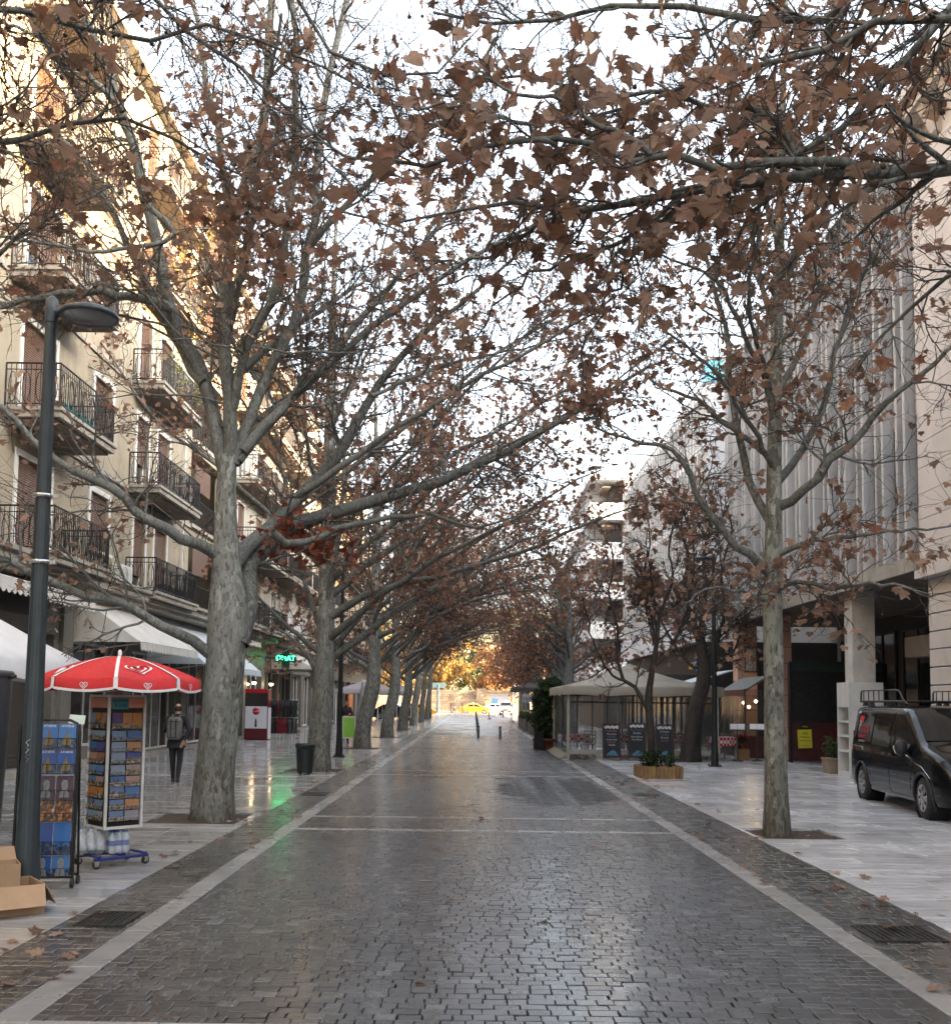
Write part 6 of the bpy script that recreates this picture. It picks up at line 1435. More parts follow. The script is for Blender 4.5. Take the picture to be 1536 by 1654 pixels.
def menu_stand(x, y, label):
    t = thing('menu_stand', label, 'menu stand', (x, y, 0), R(-15), 'menu stands'); MB().lathe([(.18, 0.003), (.18, .02), (.03, .05)], k=16).build('base', BROWND, t); MB().tube([(0, 0, .04), (0, 0, 1.05)], .025, 8).build('post', BROWND, t)
    m = Matrix.Translation((0, 0, 1.08)) @ Matrix.Rotation(R(32), 4, 'X'); MB().box(-.26, .26, -.19, .19, -.02, 0, mtx=m).build('tray', BROWND, t); MB().box(-.22, -.004, -.15, .15, .002, .012, mtx=m).box(.004, .22, -.15, .15, .002, .012, mtx=m).build('menu', WHT, t)
menu_stand(8.35, 32.6, 'menu stand with open white menu, nearer the lamp post'); menu_stand(9.05, 32.9, 'menu stand with open white menu beside the pink pillar')
def flower(x, y, z, label, n=60):
    t = thing('poinsettia', label, 'flower pot', (x, y, z), 0, 'red poinsettias'); pot(t, 0, 0, .12, .2); shrub_leaves(t, (0, 0, .34), (.2, .2, .13), 90, .1, int(x * 10)); shrub_leaves(t, (0, 0, .42), (.18, .18, .08), n, .1, int(x * 13), mat=MC.setdefault('red_bract', mat_leaf('red_bract', [(0, (.25, .008, .012)), (1, (.45, .02, .03))], .2)), name='bracts')
flower(8.75, 33.9, .0, 'red poinsettia pot at the foot of the restaurant front'); flower(8.7, 33.4, .35, 'red poinsettia on a crate beside the menu stands'); MB().box(8.5, 8.9, 33.2, 33.6, 0.004, .35, bev=.01).build('crate', WOODP, None); tag(bpy.context.scene.objects['crate'], 'small wooden crate under the red poinsettia', 'crate')
pz = thing('framed_poster', 'pale flower print poster on the far pink pillar', 'poster', (0, 0, 0)); MB().box(9.86, 10.3, 37.36, 37.40, 2.95, 3.9).build('frame', BRA, pz); MB().box(9.9, 10.26, 37.33, 37.36, 3.0, 3.85).build('print', M('flower_print', (.32, .34, .33), .5, var=.7, vscale=9), pz)
hb = thing('hanging_banner', 'white hanging banner with floral drawing between the pink pillars', 'banner', (0, 0, 0)); MB().box(10.2, 10.62, 36.0, 36.02, 2.6, 4.6).build('cloth', M('white_banner', (.52, .55, .6), .7, var=.15, vscale=6), hb); MB().tube([(10.15, 36.01, 4.62), (10.67, 36.01, 4.62)], .015, 6).build('rod', RAIL, hb)
bs = thing('projecting_sign', 'yellow sign with blue round emblem above the dark canopy', 'sign', (9.35, 42.9, 3.35)); MB().box(-.36, .36, -.04, .04, -.13, .16).build('board', M('sign_yellow', (.6, .34, .01), .5), bs)
dsk = MB().lathe([(.24, 0), (.24, .03), (0, .03)], k=28, mtx=basis((.0, -.045, 0), (1, 0, 0), (0, 0, 1))).build('emblem', M('sign_blue', (.015, .06, .3), .4), bs); MB().lathe([(.19, .031), (.19, .034), (.165, .034), (.165, .031)], k=28, mtx=basis((0, -.045, 0), (1, 0, 0), (0, 0, 1))).build('ring', WHT, dsk); text_mesh('G', .24, basis((0, -.082, 0), (1, 0, 0), (0, 0, 1)), 'lettering', WHT, dsk, .002); MB().box(.36, .6, -.02, .02, -.02, .02).build('bracket', RAIL, bs)
aw = thing('white_awning', 'white lean-to awning at the side lane behind the lamp post', 'awning', (0, 0, 0)); MB().prism([(9.9, 3.1), (8.0, 2.5), (8.0, 2.46), (9.9, 3.05)], 'y', 39.2, 42.6).build('canvas', CLOTHB, aw)
for y in (39.3, 42.5): MB().box(8.02, 8.07, y - .03, y + .03, 0.003, 2.5).build('post', WHITEP, aw)
# ------------------------------------------------------------------ vehicles
def paint(name, col, coat=1.):
    k = N(name); p = k.pos(obj=True); f = k.noise(p, 3, 4); k.bsdf(k.ramp(f, [(.3, tuple(c * .92 for c in col)), (.7, tuple(c * 1.06 for c in col))]), k.ramp(k.noise(p, 8, 4), [(.3, .06), (.7, .12)]), 0, .5, None, coat); return k.m
BLK = paint('black_paint', (.003, .003, .0033), 0); YEL = paint('taxi_yellow', (.62, .33, .015)); WPT = paint('white_car_paint', (.6, .6, .6)); DKP = paint('dark_car_paint', (.012, .013, .016))
CARGL = M_glass('car_glass', (.008, .009, .010), .03, spec=.45); TYRE = M('tyre_rubber', (.018, .018, .018), .8, bump=.3, bscale=80, obj=True); ALLOY = M('alloy', (.45, .45, .46), .28, .85, var=.1, obj=True); CHROME = M('chrome_trim', (.55, .55, .55), .15, 1., var=.05); WELL = M('wheel_well', (.006, .006, .006), .95); TRIMB = M('black_trim', (.02, .02, .021), .55)
LENS = None
kk = N('headlight_lens'); LENS = kk.bsdf((.55, .56, .58), .06, .35, .8, kk.bump(kk.noise(kk.pos(obj=True), 30, 2), .5, .02), coat=1.)
REDL = M('tail_light', (.30, .008, .01), .2); AMBL = M('amber_lens', (.5, .18, .02), .2)

def wheel(parent, x, y, r, w, spokes, side):
    m = Matrix.Translation((x, y, r)) @ Matrix.Rotation(math.pi / 2, 4, 'X')
    wh = MB().lathe([(r * .66, -w / 2), (r * .9, -w / 2 + .004), (r * .985, -w / 2 + .03), (r, -w * .2), (r, w * .2), (r * .985, w / 2 - .03), (r * .9, w / 2 - .004), (r * .66, w / 2)], k=32, mtx=m, cap=False).build('wheel', TYRE, parent)
    o = side * (-1)                                                    # outer face sits at -side in the wheel's own z
    zz = o * (w / 2 - .02)
    MB().lathe([(r * .67, o * w / 2), (r * .64, o * w / 2), (r * .62, zz), (.0, zz - o * .01)], k=32, mtx=m, cap=False).build('rim_well', WELL, wh)
    rim = MB(); rim.lathe([(r * .66, o * (w / 2 + .004)), (r * .62, o * (w / 2 + .008)), (r * .56, o * (w / 2 - .006))], k=32, mtx=m, cap=False)
    for i in range(spokes):
        a = 2 * math.pi * i / spokes; h = math.pi / spokes * .62
        V = [(r * .14 * math.cos(a - h * 1.6), r * .14 * math.sin(a - h * 1.6), o * (w / 2 + .012)), (r * .6 * math.cos(a - h), r * .6 * math.sin(a - h), o * (w / 2 + .002)), (r * .6 * math.cos(a + h), r * .6 * math.sin(a + h), o * (w / 2 + .002)), (r * .14 * math.cos(a + h * 1.6), r * .14 * math.sin(a + h * 1.6), o * (w / 2 + .012))]
        rim.add(V + [(v[0], v[1], v[2] - o * .02) for v in V], [(0, 1, 2, 3), (0, 4, 5, 1), (2, 6, 7, 3)], mtx=m)
    rim.lathe([(r * .16, o * (w / 2 + .012)), (r * .12, o * (w / 2 + .02)), (0, o * (w / 2 + .022))], k=16, mtx=m, cap=False)
    rim.build('rim', ALLOY, wh, fix=False); return wh

def ip(x, tab): return float(np.interp(x, [a for a, _ in tab], [b for _, b in tab]))
def car(label, loc, rz, spec, mat, cat='car', name='parked_car', group=None):
    """spec: length, top line, belt, half width along x and up z, wheels, glass. Local +X is forwards"""
    t = thing(name, label, cat, loc, rz, group); L = spec['L']; zb = spec.get('zb', .2); nx = spec.get('nx', 60)
    xs = np.linspace(0, L, nx + 1); top = spec['top']; wx = spec['wx']; wz = spec['wz']; rw = spec['rw']; wheels = spec['wheels']
    vs = [0, .1, .22, .34, .46, .58, .7, .8, .9, 1.]
    def hw(x, z): return ip(x, wx) * ip(z, wz)
    def ring(x):
        zt = ip(x, top); ze = zt - .05; out = []
        for v in vs: z = zb + (ze - zb) * v; out.append((x, hw(x, z), z))
        w = out[-1][1]; out += [(x, w - .035, zt - .015), (x, w * .8, zt + .004), (x, w * .4, zt + .016), (x, 0, zt + .02)]; return out
    rings = [ring(x) for x in xs]; m = len(rings[0])
    # glass ranges: list of (x0, x1, z0, z1) on the sides; windscreen and rear window on the top rows
    V = []; F = []
    for s_ in (1, -1):
        b = len(V)
        for rg in rings: V += [(p[0], p[1] * s_, p[2]) for p in rg]
        for i in range(nx):
            for j in range(m - 1):
                c = [(sum(rings[a][q][k_] for a in (i, i + 1) for q in (j, j + 1)) / 4) for k_ in range(3)]
                if j < 6 and any((c[0] - wxx) ** 2 + (c[2] - rw) ** 2 < (rw * 1.16) ** 2 for wxx in wheels): continue
                f = (b + i * m + j, b + (i + 1) * m + j, b + (i + 1) * m + j + 1, b + i * m + j + 1); F.append(f if s_ == -1 else f[::-1])
        for e, rg in ((0, rings[0]), (nx, rings[-1])): pass
    mb = MB(); mb.add(V, F, sm=True)
    for rg in (rings[0], rings[-1]):
        for j in range(m - 2):
            a, b2 = rg[j], rg[j + 1]; mb.quad((a[0], -a[1], a[2]), (a[0], a[1], a[2]), (b2[0], b2[1], b2[2]), (b2[0], -b2[1], b2[2]))
    mb.quad((rings[0][0][0] + .1, -.7 * ip(L / 2, wx), zb), (L - .1, -.7 * ip(L / 2, wx), zb), (L - .1, .7 * ip(L / 2, wx), zb), (.1, .7 * ip(L / 2, wx), zb))
    mb.build('body', mat, t, fix=False)
    for s_ in (1, -1):
        for wxx in wheels:
            W2 = ip(wxx, wx) * ip(.4, wz)
            wl = MB().lathe([(.0, .32), (rw * 1.2, .32), (rw * 1.2, 0)], k=28, cap=False, mtx=Matrix.Translation((wxx, s_ * W2 - .012 * s_, rw)) @ Matrix.Rotation(math.pi / 2 * s_, 4, 'X')).build('wheel_arch', WELL, t, fix=False)
            lip = MB(); lip.tube([(wxx + rw * 1.17 * math.cos(a), s_ * (hw(wxx + rw * 1.17 * math.cos(a), rw + rw * 1.17 * math.sin(a)) + .002), rw + rw * 1.17 * math.sin(a)) for a in [R(-28) + R(236) * q / 22 for q in range(23)]], .024, 6); lip.build('arch_lip', spec.get('lip', mat), wl)
            wheel(t, wxx, s_ * (W2 - .105), rw, .2, spec.get('spokes', 7), s_)
    def side_poly(poly, name_, mm, off, parent=t, both=True):
        for s_ in ((1, -1) if both else (both,)):
            P = [(x, s_ * (hw(x, z) + off), z) for x, z in poly]; MB().add(P, [tuple(range(len(P)))]).build(name_, mm, parent)
    def seam(pts, name_, mm, r=.006, off=.002, s2=(1, -1)):
        for s_ in s2:
            P = []
            for (a, b2) in zip(pts[:-1], pts[1:]):
                for q in range(6): x = a[0] + (b2[0] - a[0]) * q / 6; z = a[1] + (b2[1] - a[1]) * q / 6; P.append((x, s_ * (hw(x, z) + off), z))
            P.append((pts[-1][0], s_ * (hw(*pts[-1]) + off), pts[-1][1])); MB().tube(P, r, 5).build(name_, mm, t)
    for poly in spec['side_glass']: side_poly(poly, 'side_window', CARGL, .006)
    for x0, x1 in spec['top_glass']:
        mb = MB(); V = []; nn = 8
        for i in range(nn + 1):
            x = x0 + (x1 - x0) * i / nn; rg = ring(x); w = rg[-3][1] * 1.14; z = rg[-3][2]
            for q in range(9): f_ = -1 + 2 * q / 8; V.append((x, w * f_ * .98, z + .010 + .014 * (1 - f_ * f_)))
        mb.add(V, [(i * 9 + q, i * 9 + q + 1, i * 9 + q + 10, i * 9 + q + 9) for i in range(nn) for q in range(8)], sm=True); mb.build('windscreen', CARGL, t, fix=False)
    for s_ in spec.get('seams', []): seam(s_, 'door_seam', WELL, .005, .0)
    for s_ in spec.get('trims', []): seam(s_, 'side_trim', spec.get('trimm', TRIMB), .014, .006)
    for s_ in spec.get('chrome', []): seam(s_, 'chrome_strip', CHROME, .007, .004)
    for s_ in (1, -1):
        for (cx_, cy_, cz_, a_, b_, c_) in spec['lights']: MB().lathe([(math.sin(q * math.pi / 10), -math.cos(q * math.pi / 10)) for q in range(11)], k=16, mtx=Matrix.Translation((cx_, s_ * cy_, cz_)) @ Matrix.Diagonal((a_, b_, c_, 1))).build('headlight', LENS, t)
        for (cx_, cy_, cz_, a_, b_, c_) in spec['tails']: MB().box(cx_ - a_, cx_ + a_, s_ * cy_ - b_, s_ * cy_ + b_, cz_ - c_, cz_ + c_, bev=.012).build('tail_light', REDL, t)
        mx, my, mz = spec['mirror']; mo = MB().lathe([(math.sin(q * math.pi / 8), -math.cos(q * math.pi / 8)) for q in range(9)], k=12, mtx=Matrix.Translation((mx, s_ * my, mz)) @ Matrix.Diagonal(spec.get('mirror_s', (.07, .09, .08)) + (1,))).build('wing_mirror', spec.get('mirror_mat', mat), t)
    bp_ = spec['bumper']; w = ip(L - .05, wx); MB().box(L - .12, L + .012, -w * .92, w * .92, bp_[0], bp_[1], bev=.03).build('bumper', spec.get('bump_mat', TRIMB), t); MB().box(-.012, .1, -ip(.05, wx) * .95, ip(.05, wx) * .95, bp_[0], bp_[1], bev=.03).build('bumper', spec.get('bump_mat', TRIMB), t)
    MB().box(L + .002, L + .018, -w * .5, w * .5, bp_[1] + .03, bp_[1] + .17, bev=.01).build('grille', TRIMB, t); MB().box(L + .014, L + .024, -.24, .24, bp_[0] + .05, bp_[0] + .15).build('number_plate', WHITEP, t)
    return t, hw, seam, side_poly

VAN = dict(L=5.05, zb=.24, nx=110, rw=.335, wheels=(.92, 4.28), spokes=7,
    top=[(0, 1.66), (.06, 1.735), (.2, 1.775), (.6, 1.79), (3.0, 1.79), (3.2, 1.76), (3.5, 1.62), (4.1, 1.235), (4.25, 1.165), (4.6, 1.07), (4.85, .97), (4.98, .84), (5.05, .66)],
    wx=[(0, .80), (.05, .88), (.15, .92), (.5, .945), (3.9, .945), (4.3, .945), (4.7, .915), (4.9, .86), (5.05, .74)],
    wz=[(.2, .93), (.35, .985), (.6, 1.0), (.95, .985), (1.1, .96), (1.72, .83), (1.8, .80)],
    side_glass=[[(.25, 1.10), (.22, 1.58), (.3, 1.65), (1.42, 1.66), (1.45, 1.09)], [(1.52, 1.08), (1.5, 1.66), (2.5, 1.66), (2.55, 1.06)], [(2.78, 1.06), (2.74, 1.52), (2.84, 1.64), (3.1, 1.64), (3.42, 1.5), (3.9, 1.19), (3.85, 1.10), (3.2, .98), (2.95, .98)]],
    top_glass=[(3.3, 4.12)], seams=[[(1.48, .3), (1.48, 1.70)], [(2.64, .3), (2.62, 1.05), (2.60, 1.70)], [(3.74, .42), (3.82, .8), (3.9, 1.1)], [(2.66, .3), (3.7, .3)]],
    trims=[[(1.3, .62), (2.6, .61)], [(2.68, .61), (3.75, .60)]], chrome=[[(.08, 1.02), (.9, 1.015), (.97, 1.0), (1.0, .95)], [(2.8, 1.1), (2.95, .985), (3.15, .965)], [(3.5, .98), (3.8, .93)], [(3.8, .90), (4.3, .82), (4.62, .66)]],
    lights=[(4.72, .69, .86, .19, .11, .105)], tails=[(.03, .78, 1.1, .03, .05, .2)], mirror=(3.58, 1.03, 1.10), mirror_s=(.09, .11, .14), mirror_mat=TRIMB, bumper=(.26, .56), bump_mat=BLK, lip=TRIMB)
vdir = Vector((7.29 - 7.60, 16.46 - 19.96)); vrz = math.atan2(vdir.y, vdir.x)
# place so the near side wheels stand where the photograph shows them
vm = Vector((math.cos(vrz), math.sin(vrz))); vn = Vector((-vm.y, vm.x))           # vn: local +Y
rear = Vector((7.60, 19.96)); off = rear - vm * .92 + vn * .84
van, vhw, vseam, vpoly = car('black panel van with roof rack parked on the right pavement', (off.x, off.y, 0), vrz, VAN, BLK, 'van', 'parked_van')
RS = -1
def on_side(x, z, off=.01): return Vector((x, RS * (vhw(x, z) + off), z))
# lettering on the rear window: local x runs backwards along the text, as read from the street side
SREDL = M('sign_red', (.5, .015, .02), .5); SGREY = M('sign_grey', (.4, .4, .4), .5)
up = (on_side(.8, 1.6) - on_side(.8, 1.15)).normalized()
def van_text(s_, size, x, z, mat): text_mesh(s_, size, basis(on_side(x, z, .012), (1, 0, 0), up), 'lettering', mat, van, .001)
van_text('IRROS', .19, .98, 1.335, SREDL); van_text('P', .30, .62, 1.40, SGREY); van_text('ristorante', .12, .84, 1.215, SREDL); van_text('tel 210 32 19 80', .06, .85, 1.12, SGREY)
mb = MB(); mb.add([on_side(.50, 1.48, .013), on_side(.80, 1.48, .013), on_side(.80, 1.60, .013), on_side(.52, 1.60, .013)], [(0, 1, 2, 3)]); mb.build('red_patch', SREDL, van)
# roof rack: two side rails with uprights, cross bars on feet
for s_ in (-1, 1):
    mb = MB(); y = s_ * .70; mb.tube([(.12, y, 1.86), (.14, y, 2.06), (.2, y, 2.09), (2.3, y, 2.09), (2.5, y, 2.07), (2.75, y, 1.9), (2.95, y, 1.83)], .017, 6); mb.tube([(.12, y, 1.88), (2.8, y, 1.88)], .024, 6)
    for i in range(7): mb.tube([(.32 + i * .33, y, 1.88), (.32 + i * .33, y, 2.09)], .011, 5)
    mb.build('rack_rail', TRIMB, van)
    for x in (.45, .85, 1.9, 2.6): MB().prism([(x - .09, 1.79), (x + .09, 1.79), (x + .03, 1.86), (x - .03, 1.86)], 'y', y - .04, y + .04).build('rack_foot', TRIMB, van)
for x in (.2, .8, 1.4, 2.0, 2.6): MB().tube([(x, -.70, 1.885), (x, .70, 1.885)], .018, 6).build('rack_bar', TRIMB, van)
MB().box(2.72, 2.86, RS * .965, RS * .985, .93, .965, bev=.006).build('door_handle', TRIMB, van); MB().box(2.34, 2.5, RS * .965, RS * .985, .93, .965, bev=.006).build('door_handle', TRIMB, van)
MB().tube([(3.35, -.5, 1.72), (3.6, -.35, 1.56)], .006, 4).build('wiper', TRIMB, van)

SAL = dict(L=4.5, zb=.2, rw=.31, wheels=(.95, 3.6), spokes=8,
    top=[(0, .86), (.1, .95), (.6, 1.0), (1.3, 1.38), (1.7, 1.44), (2.3, 1.44), (2.6, 1.38), (3.4, .99), (4.1, .88), (4.4, .74), (4.5, .55)], wx=[(0, .70), (.2, .82), (.8, .87), (3.7, .87), (4.2, .78), (4.5, .6)], wz=[(.2, .92), (.4, 1.), (.85, .98), (.95, .95), (1.4, .72)],
    side_glass=[[(1.05, .96), (1.45, 1.3), (2.02, 1.36), (2.02, .95)], [(2.1, .95), (2.1, 1.36), (2.5, 1.32), (3.1, .98)]], top_glass=[(2.65, 3.32), (.72, 1.25)], seams=[[(2.06, .3), (2.06, 1.38)], [(3.05, .35), (3.15, .95)], [(1.1, .5), (1.0, .95)]],
    lights=[(4.22, .62, .70, .16, .12, .07)], tails=[(.03, .6, .78, .03, .14, .08)], mirror=(3.0, .95, 1.0), bumper=(.22, .5))
SUV = dict(SAL, L=4.4, top=[(0, 1.3), (.05, 1.6), (.3, 1.7), (2.4, 1.72), (2.7, 1.66), (3.3, 1.15), (3.5, 1.08), (4.1, 1.0), (4.3, .9), (4.4, .6)], rw=.35, zb=.3, wz=[(.2, .94), (.5, 1.), (1.0, .98), (1.1, .95), (1.7, .78)], side_glass=[[(.4, 1.1), (.4, 1.58), (1.3, 1.6), (1.3, 1.1)], [(1.38, 1.1), (1.38, 1.6), (2.5, 1.6), (3.05, 1.15), (3.0, 1.1)]], top_glass=[(2.72, 3.28)], lights=[(4.12, .62, .86, .17, .12, .1)], tails=[(.03, .72, 1.1, .03, .06, .18)], mirror=(2.95, .98, 1.12), bumper=(.34, .66), wheels=(.85, 3.45), seams=[[(1.34, .4), (1.34, 1.6)]])
VW_ = {k_: v for k_, v in SAL.items()}
c1 = car('yellow taxi crossing at the far end of the street', (-2.0, 147, -.006), 0, SAL, YEL)[0]; MB().box(1.9, 2.15, -.2, .2, 1.47, 1.6, bev=.03).build('roof_sign', WHITEP, c1)
car('white saloon car behind the far yellow taxi', (1.2, 152.5, -.006), 0, SAL, WPT)
car('white four wheel drive facing down the street at the far right', (4.35, 136.5, -.006), R(-92), SUV, WPT)
c2 = car('yellow taxi nosing out from behind the far left trunks', (-8.9, 123, -.02), R(-6), SAL, YEL)[0]; MB().box(1.9, 2.15, -.2, .2, 1.47, 1.6, bev=.03).build('roof_sign', WHITEP, c2)
car('dark hatchback parked behind the trunks on the left', (-9.6, 97, -.02), R(-8), SAL, DKP)
c3 = car('yellow taxi waiting far left in the sunlit square', (-17.5, 131, -.02), R(0), SAL, YEL)[0]
# ------------------------------------------------------------------ people
def body(name, parts, voxel, mats, mat_of, parent, smooth_n=4, dec=1.):
    """tapered limbs and sculpted lumps fused into one continuous skin"""
    mb = MB()
    def ball(c, r): mb.lathe([(math.sin(q * math.pi / 8), -math.cos(q * math.pi / 8)) for q in range(9)], k=14, mtx=Matrix.Translation(c) @ Matrix.Diagonal((r[0], r[1], r[2], 1)))
    for p in parts:
        if p[0] == 'ball': ball(p[1], p[2] if isinstance(p[2], tuple) else (p[2],) * 3)
        else:
            pts, rad = p[1], p[2]; mb.tube(pts, rad, 12)
            for q, r in zip(pts, rad): ball(q, (r, r, r))
    o = mb.build(name, mats, None); m = o.modifiers.new('remesh', 'REMESH'); m.mode = 'VOXEL'; m.voxel_size = voxel; sm = o.modifiers.new('smooth', 'SMOOTH'); sm.iterations = smooth_n; sm.factor = .5
    bpy.context.view_layer.update(); dg = bpy.context.evaluated_depsgraph_get(); me = bpy.data.meshes.new_from_object(o.evaluated_get(dg)); bpy.data.objects.remove(o)
    me.materials.clear(); r = link_mesh(name, me, mats, parent)
    me.polygons.foreach_set('use_smooth', [True] * len(me.polygons)); me.polygons.foreach_set('material_index', [mat_of(p.center) for p in me.polygons]); return r
SKIN = M('skin', (.36, .20, .13), .55, var=.1, vscale=12, obj=True); JACK = M('dark_jacket', (.012, .013, .017), .85, var=.3, vscale=9, bump=.4, bscale=35, obj=True, bdist=.01); TROU = M('dark_trousers', (.014, .014, .018), .85, var=.25, vscale=9, obj=True); SHOE = M('dark_shoe', (.01, .009, .009), .5); HAIR = M('dark_hair', (.02, .015, .012), .7, obj=True); PACK = M('grey_backpack', (.12, .115, .11), .8, var=.2, vscale=14, bump=.4, bscale=120, obj=True)
def V3(*a): return Vector(a)
def human(name, label, loc, rz, pose, cols, voxel=.012, scale=1., group=None):
    t = thing(name, label, 'person', loc, rz, group); P = pose
    parts = []
    pel = V3(0, 0, .93); chest = V3(0, P.get('lean', .02), 1.32); neck = V3(0, P.get('lean', .02) + .01, 1.49)
    parts += [('ball', (0, 0, .95), (.165, .115, .13)), ('ball', (0, .005, 1.10), (.16, .11, .15)), ('ball', chest, (.185, .125, .18)), ('ball', (0, chest.y, 1.42), (.17, .10, .075)), ('tube', [pel, chest, neck], [.12, .13, .062]), ('tube', [neck, neck + V3(0, .01, .08)], [.058, .055])]
    hd = neck + V3(P.get('look', 0) * .02, .025, .165)
    parts += [('ball', hd, (.074, .094, .108)), ('ball', hd + V3(0, .03, -.06), (.055, .062, .06)), ('ball', hd + V3(0, .098, -.022), (.012, .02, .024)), ('ball', hd + V3(0, .085, -.062), (.024, .012, .010)), ('ball', hd + V3(.076, -.005, -.01), (.012, .018, .03)), ('ball', hd + V3(-.076, -.005, -.01), (.012, .018, .03)), ('ball', hd + V3(.03, .086, .005), (.014, .010, .010)), ('ball', hd + V3(-.03, .086, .005), (.014, .010, .010))]
    for s_, (el, wr_) in ((1, P['r_arm']), (-1, P['l_arm'])):
        sh = V3(s_ * .185, chest.y, 1.43); el = V3(*el); wr_ = V3(*wr_); parts += [('tube', [sh, sh.lerp(el, .5), el], [.068, .058, .05]), ('tube', [el, wr_], [.05, .036])]
        d = (wr_ - el).normalized(); sd = d.cross(V3(0, 1, .2)).normalized(); pm = wr_ + d * .06; parts.append(('tube', [wr_, pm], [.030, .036])); parts.append(('tube', [pm - sd * .018, pm + sd * .018], [.024, .024]))
        curl = d.cross(sd).normalized() * (-.5)
        for q in range(4):
            b = pm + d * .03 + sd * (-.03 + .02 * q); L = (.06, .072, .068, .052)[q]; m1 = b + (d + curl * .3).normalized() * L * .55; parts.append(('tube', [b, m1, m1 + (d * .6 + curl).normalized() * L * .5], [.0105, .0095, .0085]))
        tb = wr_ + d * .025 + sd * .03; parts.append(('tube', [tb, tb + (d * .6 + sd).normalized() * .04, tb + (d + sd * .5).normalized() * .075], [.013, .012, .0095]))
    for s_, (kn, an) in ((1, P['r_leg']), (-1, P['l_leg'])):
        hp = V3(s_ * .09, 0, .92); kn = V3(*kn); an = V3(*an); parts += [('tube', [hp, hp.lerp(kn, .5), kn], [.098, .082, .062]), ('tube', [kn, kn.lerp(an, .35), an], [.062, .06, .044])]
        fd = V3(*P.get('foot', (0, 1, 0))); parts += [('ball', an + V3(0, -.02, -.045), (.04, .05, .04)), ('tube', [an + V3(0, 0, -.05), an + fd * .12 + V3(0, 0, -.062)], [.042, .032])]
    hands = [V3(*P['r_arm'][1]), V3(*P['l_arm'][1])]; fz = min(P['r_leg'][1][2], P['l_leg'][1][2])
    def mo(c):
        if c.z > 1.535: 
            h = c - hd
            if P.get('bald'): return 4 if (h.z > -.06 and h.z < .052 and h.y < .03) else 0
            return 4 if (h.z > .035 or (h.y < -.01 and h.z > -.075)) else 0
        for hnd, (el, _) in zip(hands, (P['r_arm'], P['l_arm'])):
            d = (hnd - V3(*el)).normalized(); 
            if (c - hnd).length < .19 and (c - hnd).dot(d) > -.012: return 0
        if c.z > .84: return 1
        for _, an in (P['r_leg'], P['l_leg']):
            if c.z < an[2] - .005 and abs(c.x - an[0]) < .09 and abs(c.y - an[1]) < .24: return 3
        return 2
    body('body', parts, voxel, [SKIN, cols[0], cols[1], SHOE, HAIR], mo, t)
    t.scale = (scale,) * 3; return t, neck, chest, hd
walkp = dict(lean=.03, bald=True, r_arm=((.29, -.05, 1.16), (.20, -.13, .93)), l_arm=((-.29, -.02, 1.17), (-.22, .19, 1.12)), r_leg=((.085, .03, .50), (.08, -.10, .10)), l_leg=((-.085, .06, .50), (-.08, .10, .09)))
man, neck, chest, hd = human('person', 'bald man in dark clothes with grey backpack walking away', (-6.28, 21.9, 0.0), 0, walkp, (JACK, TROU), .010, .945)
# coat hem, backpack
MB().lathe([(.205, .78), (.20, .9), (.175, 1.05)], k=28, mod=lambda a, r, z: r * (.72 + .28 * abs(math.cos(a)))).build('coat_skirt', JACK, man, fix=False)
bk = MB(); bk.lathe([(.0, -.26), (.12, -.255), (.15, -.2), (.158, 0), (.15, .17), (.11, .235), (0, .25)], k=28, mtx=Matrix.Translation((0, -.17, 1.22)), mod=lambda a, r, z: r * (min(1 / max(abs(math.cos(a)), .001), 1 / max(abs(math.sin(a)), .001) * .62, 1.12) if r > .01 else 1)); bko = bk.build('backpack', PACK, man)
MB().box(-.10, .10, -.275, -.262, 1.02, 1.17, bev=.006).build('front_pocket', PACK, bko); MB().box(-.145, .145, -.272, -.05, 1.36, 1.375).build('lid_seam', TRIMB, bko)
for s_ in (-1, 1): MB().tube([(s_ * .07, -.12, 1.45), (s_ * .10, -.02, 1.505), (s_ * .115, .08, 1.47), (s_ * .12, .14, 1.35), (s_ * .15, .06, 1.12), (s_ * .13, -.08, 1.03)], .02, 6).build('strap', PACK, bko); MB().box(s_ * .055 - .012, s_ * .055 + .012, -.279, -.262, 1.0, 1.42).build('lid_strap', TRIMB, bko)
stand = dict(r_arm=((.27, .05, 1.18), (.10, .25, 1.12)), l_arm=((-.27, .05, 1.18), (-.08, .26, 1.10)), r_leg=((.10, .02, .5), (.11, 0, .09)), l_leg=((-.10, .02, .5), (-.12, .0, .09)))
human('person', 'person in dark jacket standing behind the lamp post and green board', (-5.2, 42.0, 0), R(200), stand, (JACK, TROU), .018, 1.)
w2 = dict(r_arm=((.27, -.08, 1.16), (.25, .08, .93)), l_arm=((-.27, .06, 1.16), (-.25, -.1, .93)), r_leg=((.09, .16, .52), (.08, .10, .10)), l_leg=((-.09, -.02, .50), (-.08, -.28, .16)))
human('person', 'far pedestrian in dark clothes walking left of the striding one', (-2.65, 141, 0), R(-90), w2, (JACK, TROU), .03, 1.05)
human('person', 'far pedestrian striding in front of the yellow taxi', (-1.45, 142, 0), R(90), w2, (JACK, TROU), .03, 1.02)
human('person', 'far pedestrian half hidden behind another by the square', (-3.2, 150, 0), R(-80), stand, (M('brown_coat', (.06, .035, .03), .9), TROU), .03, 1.02)
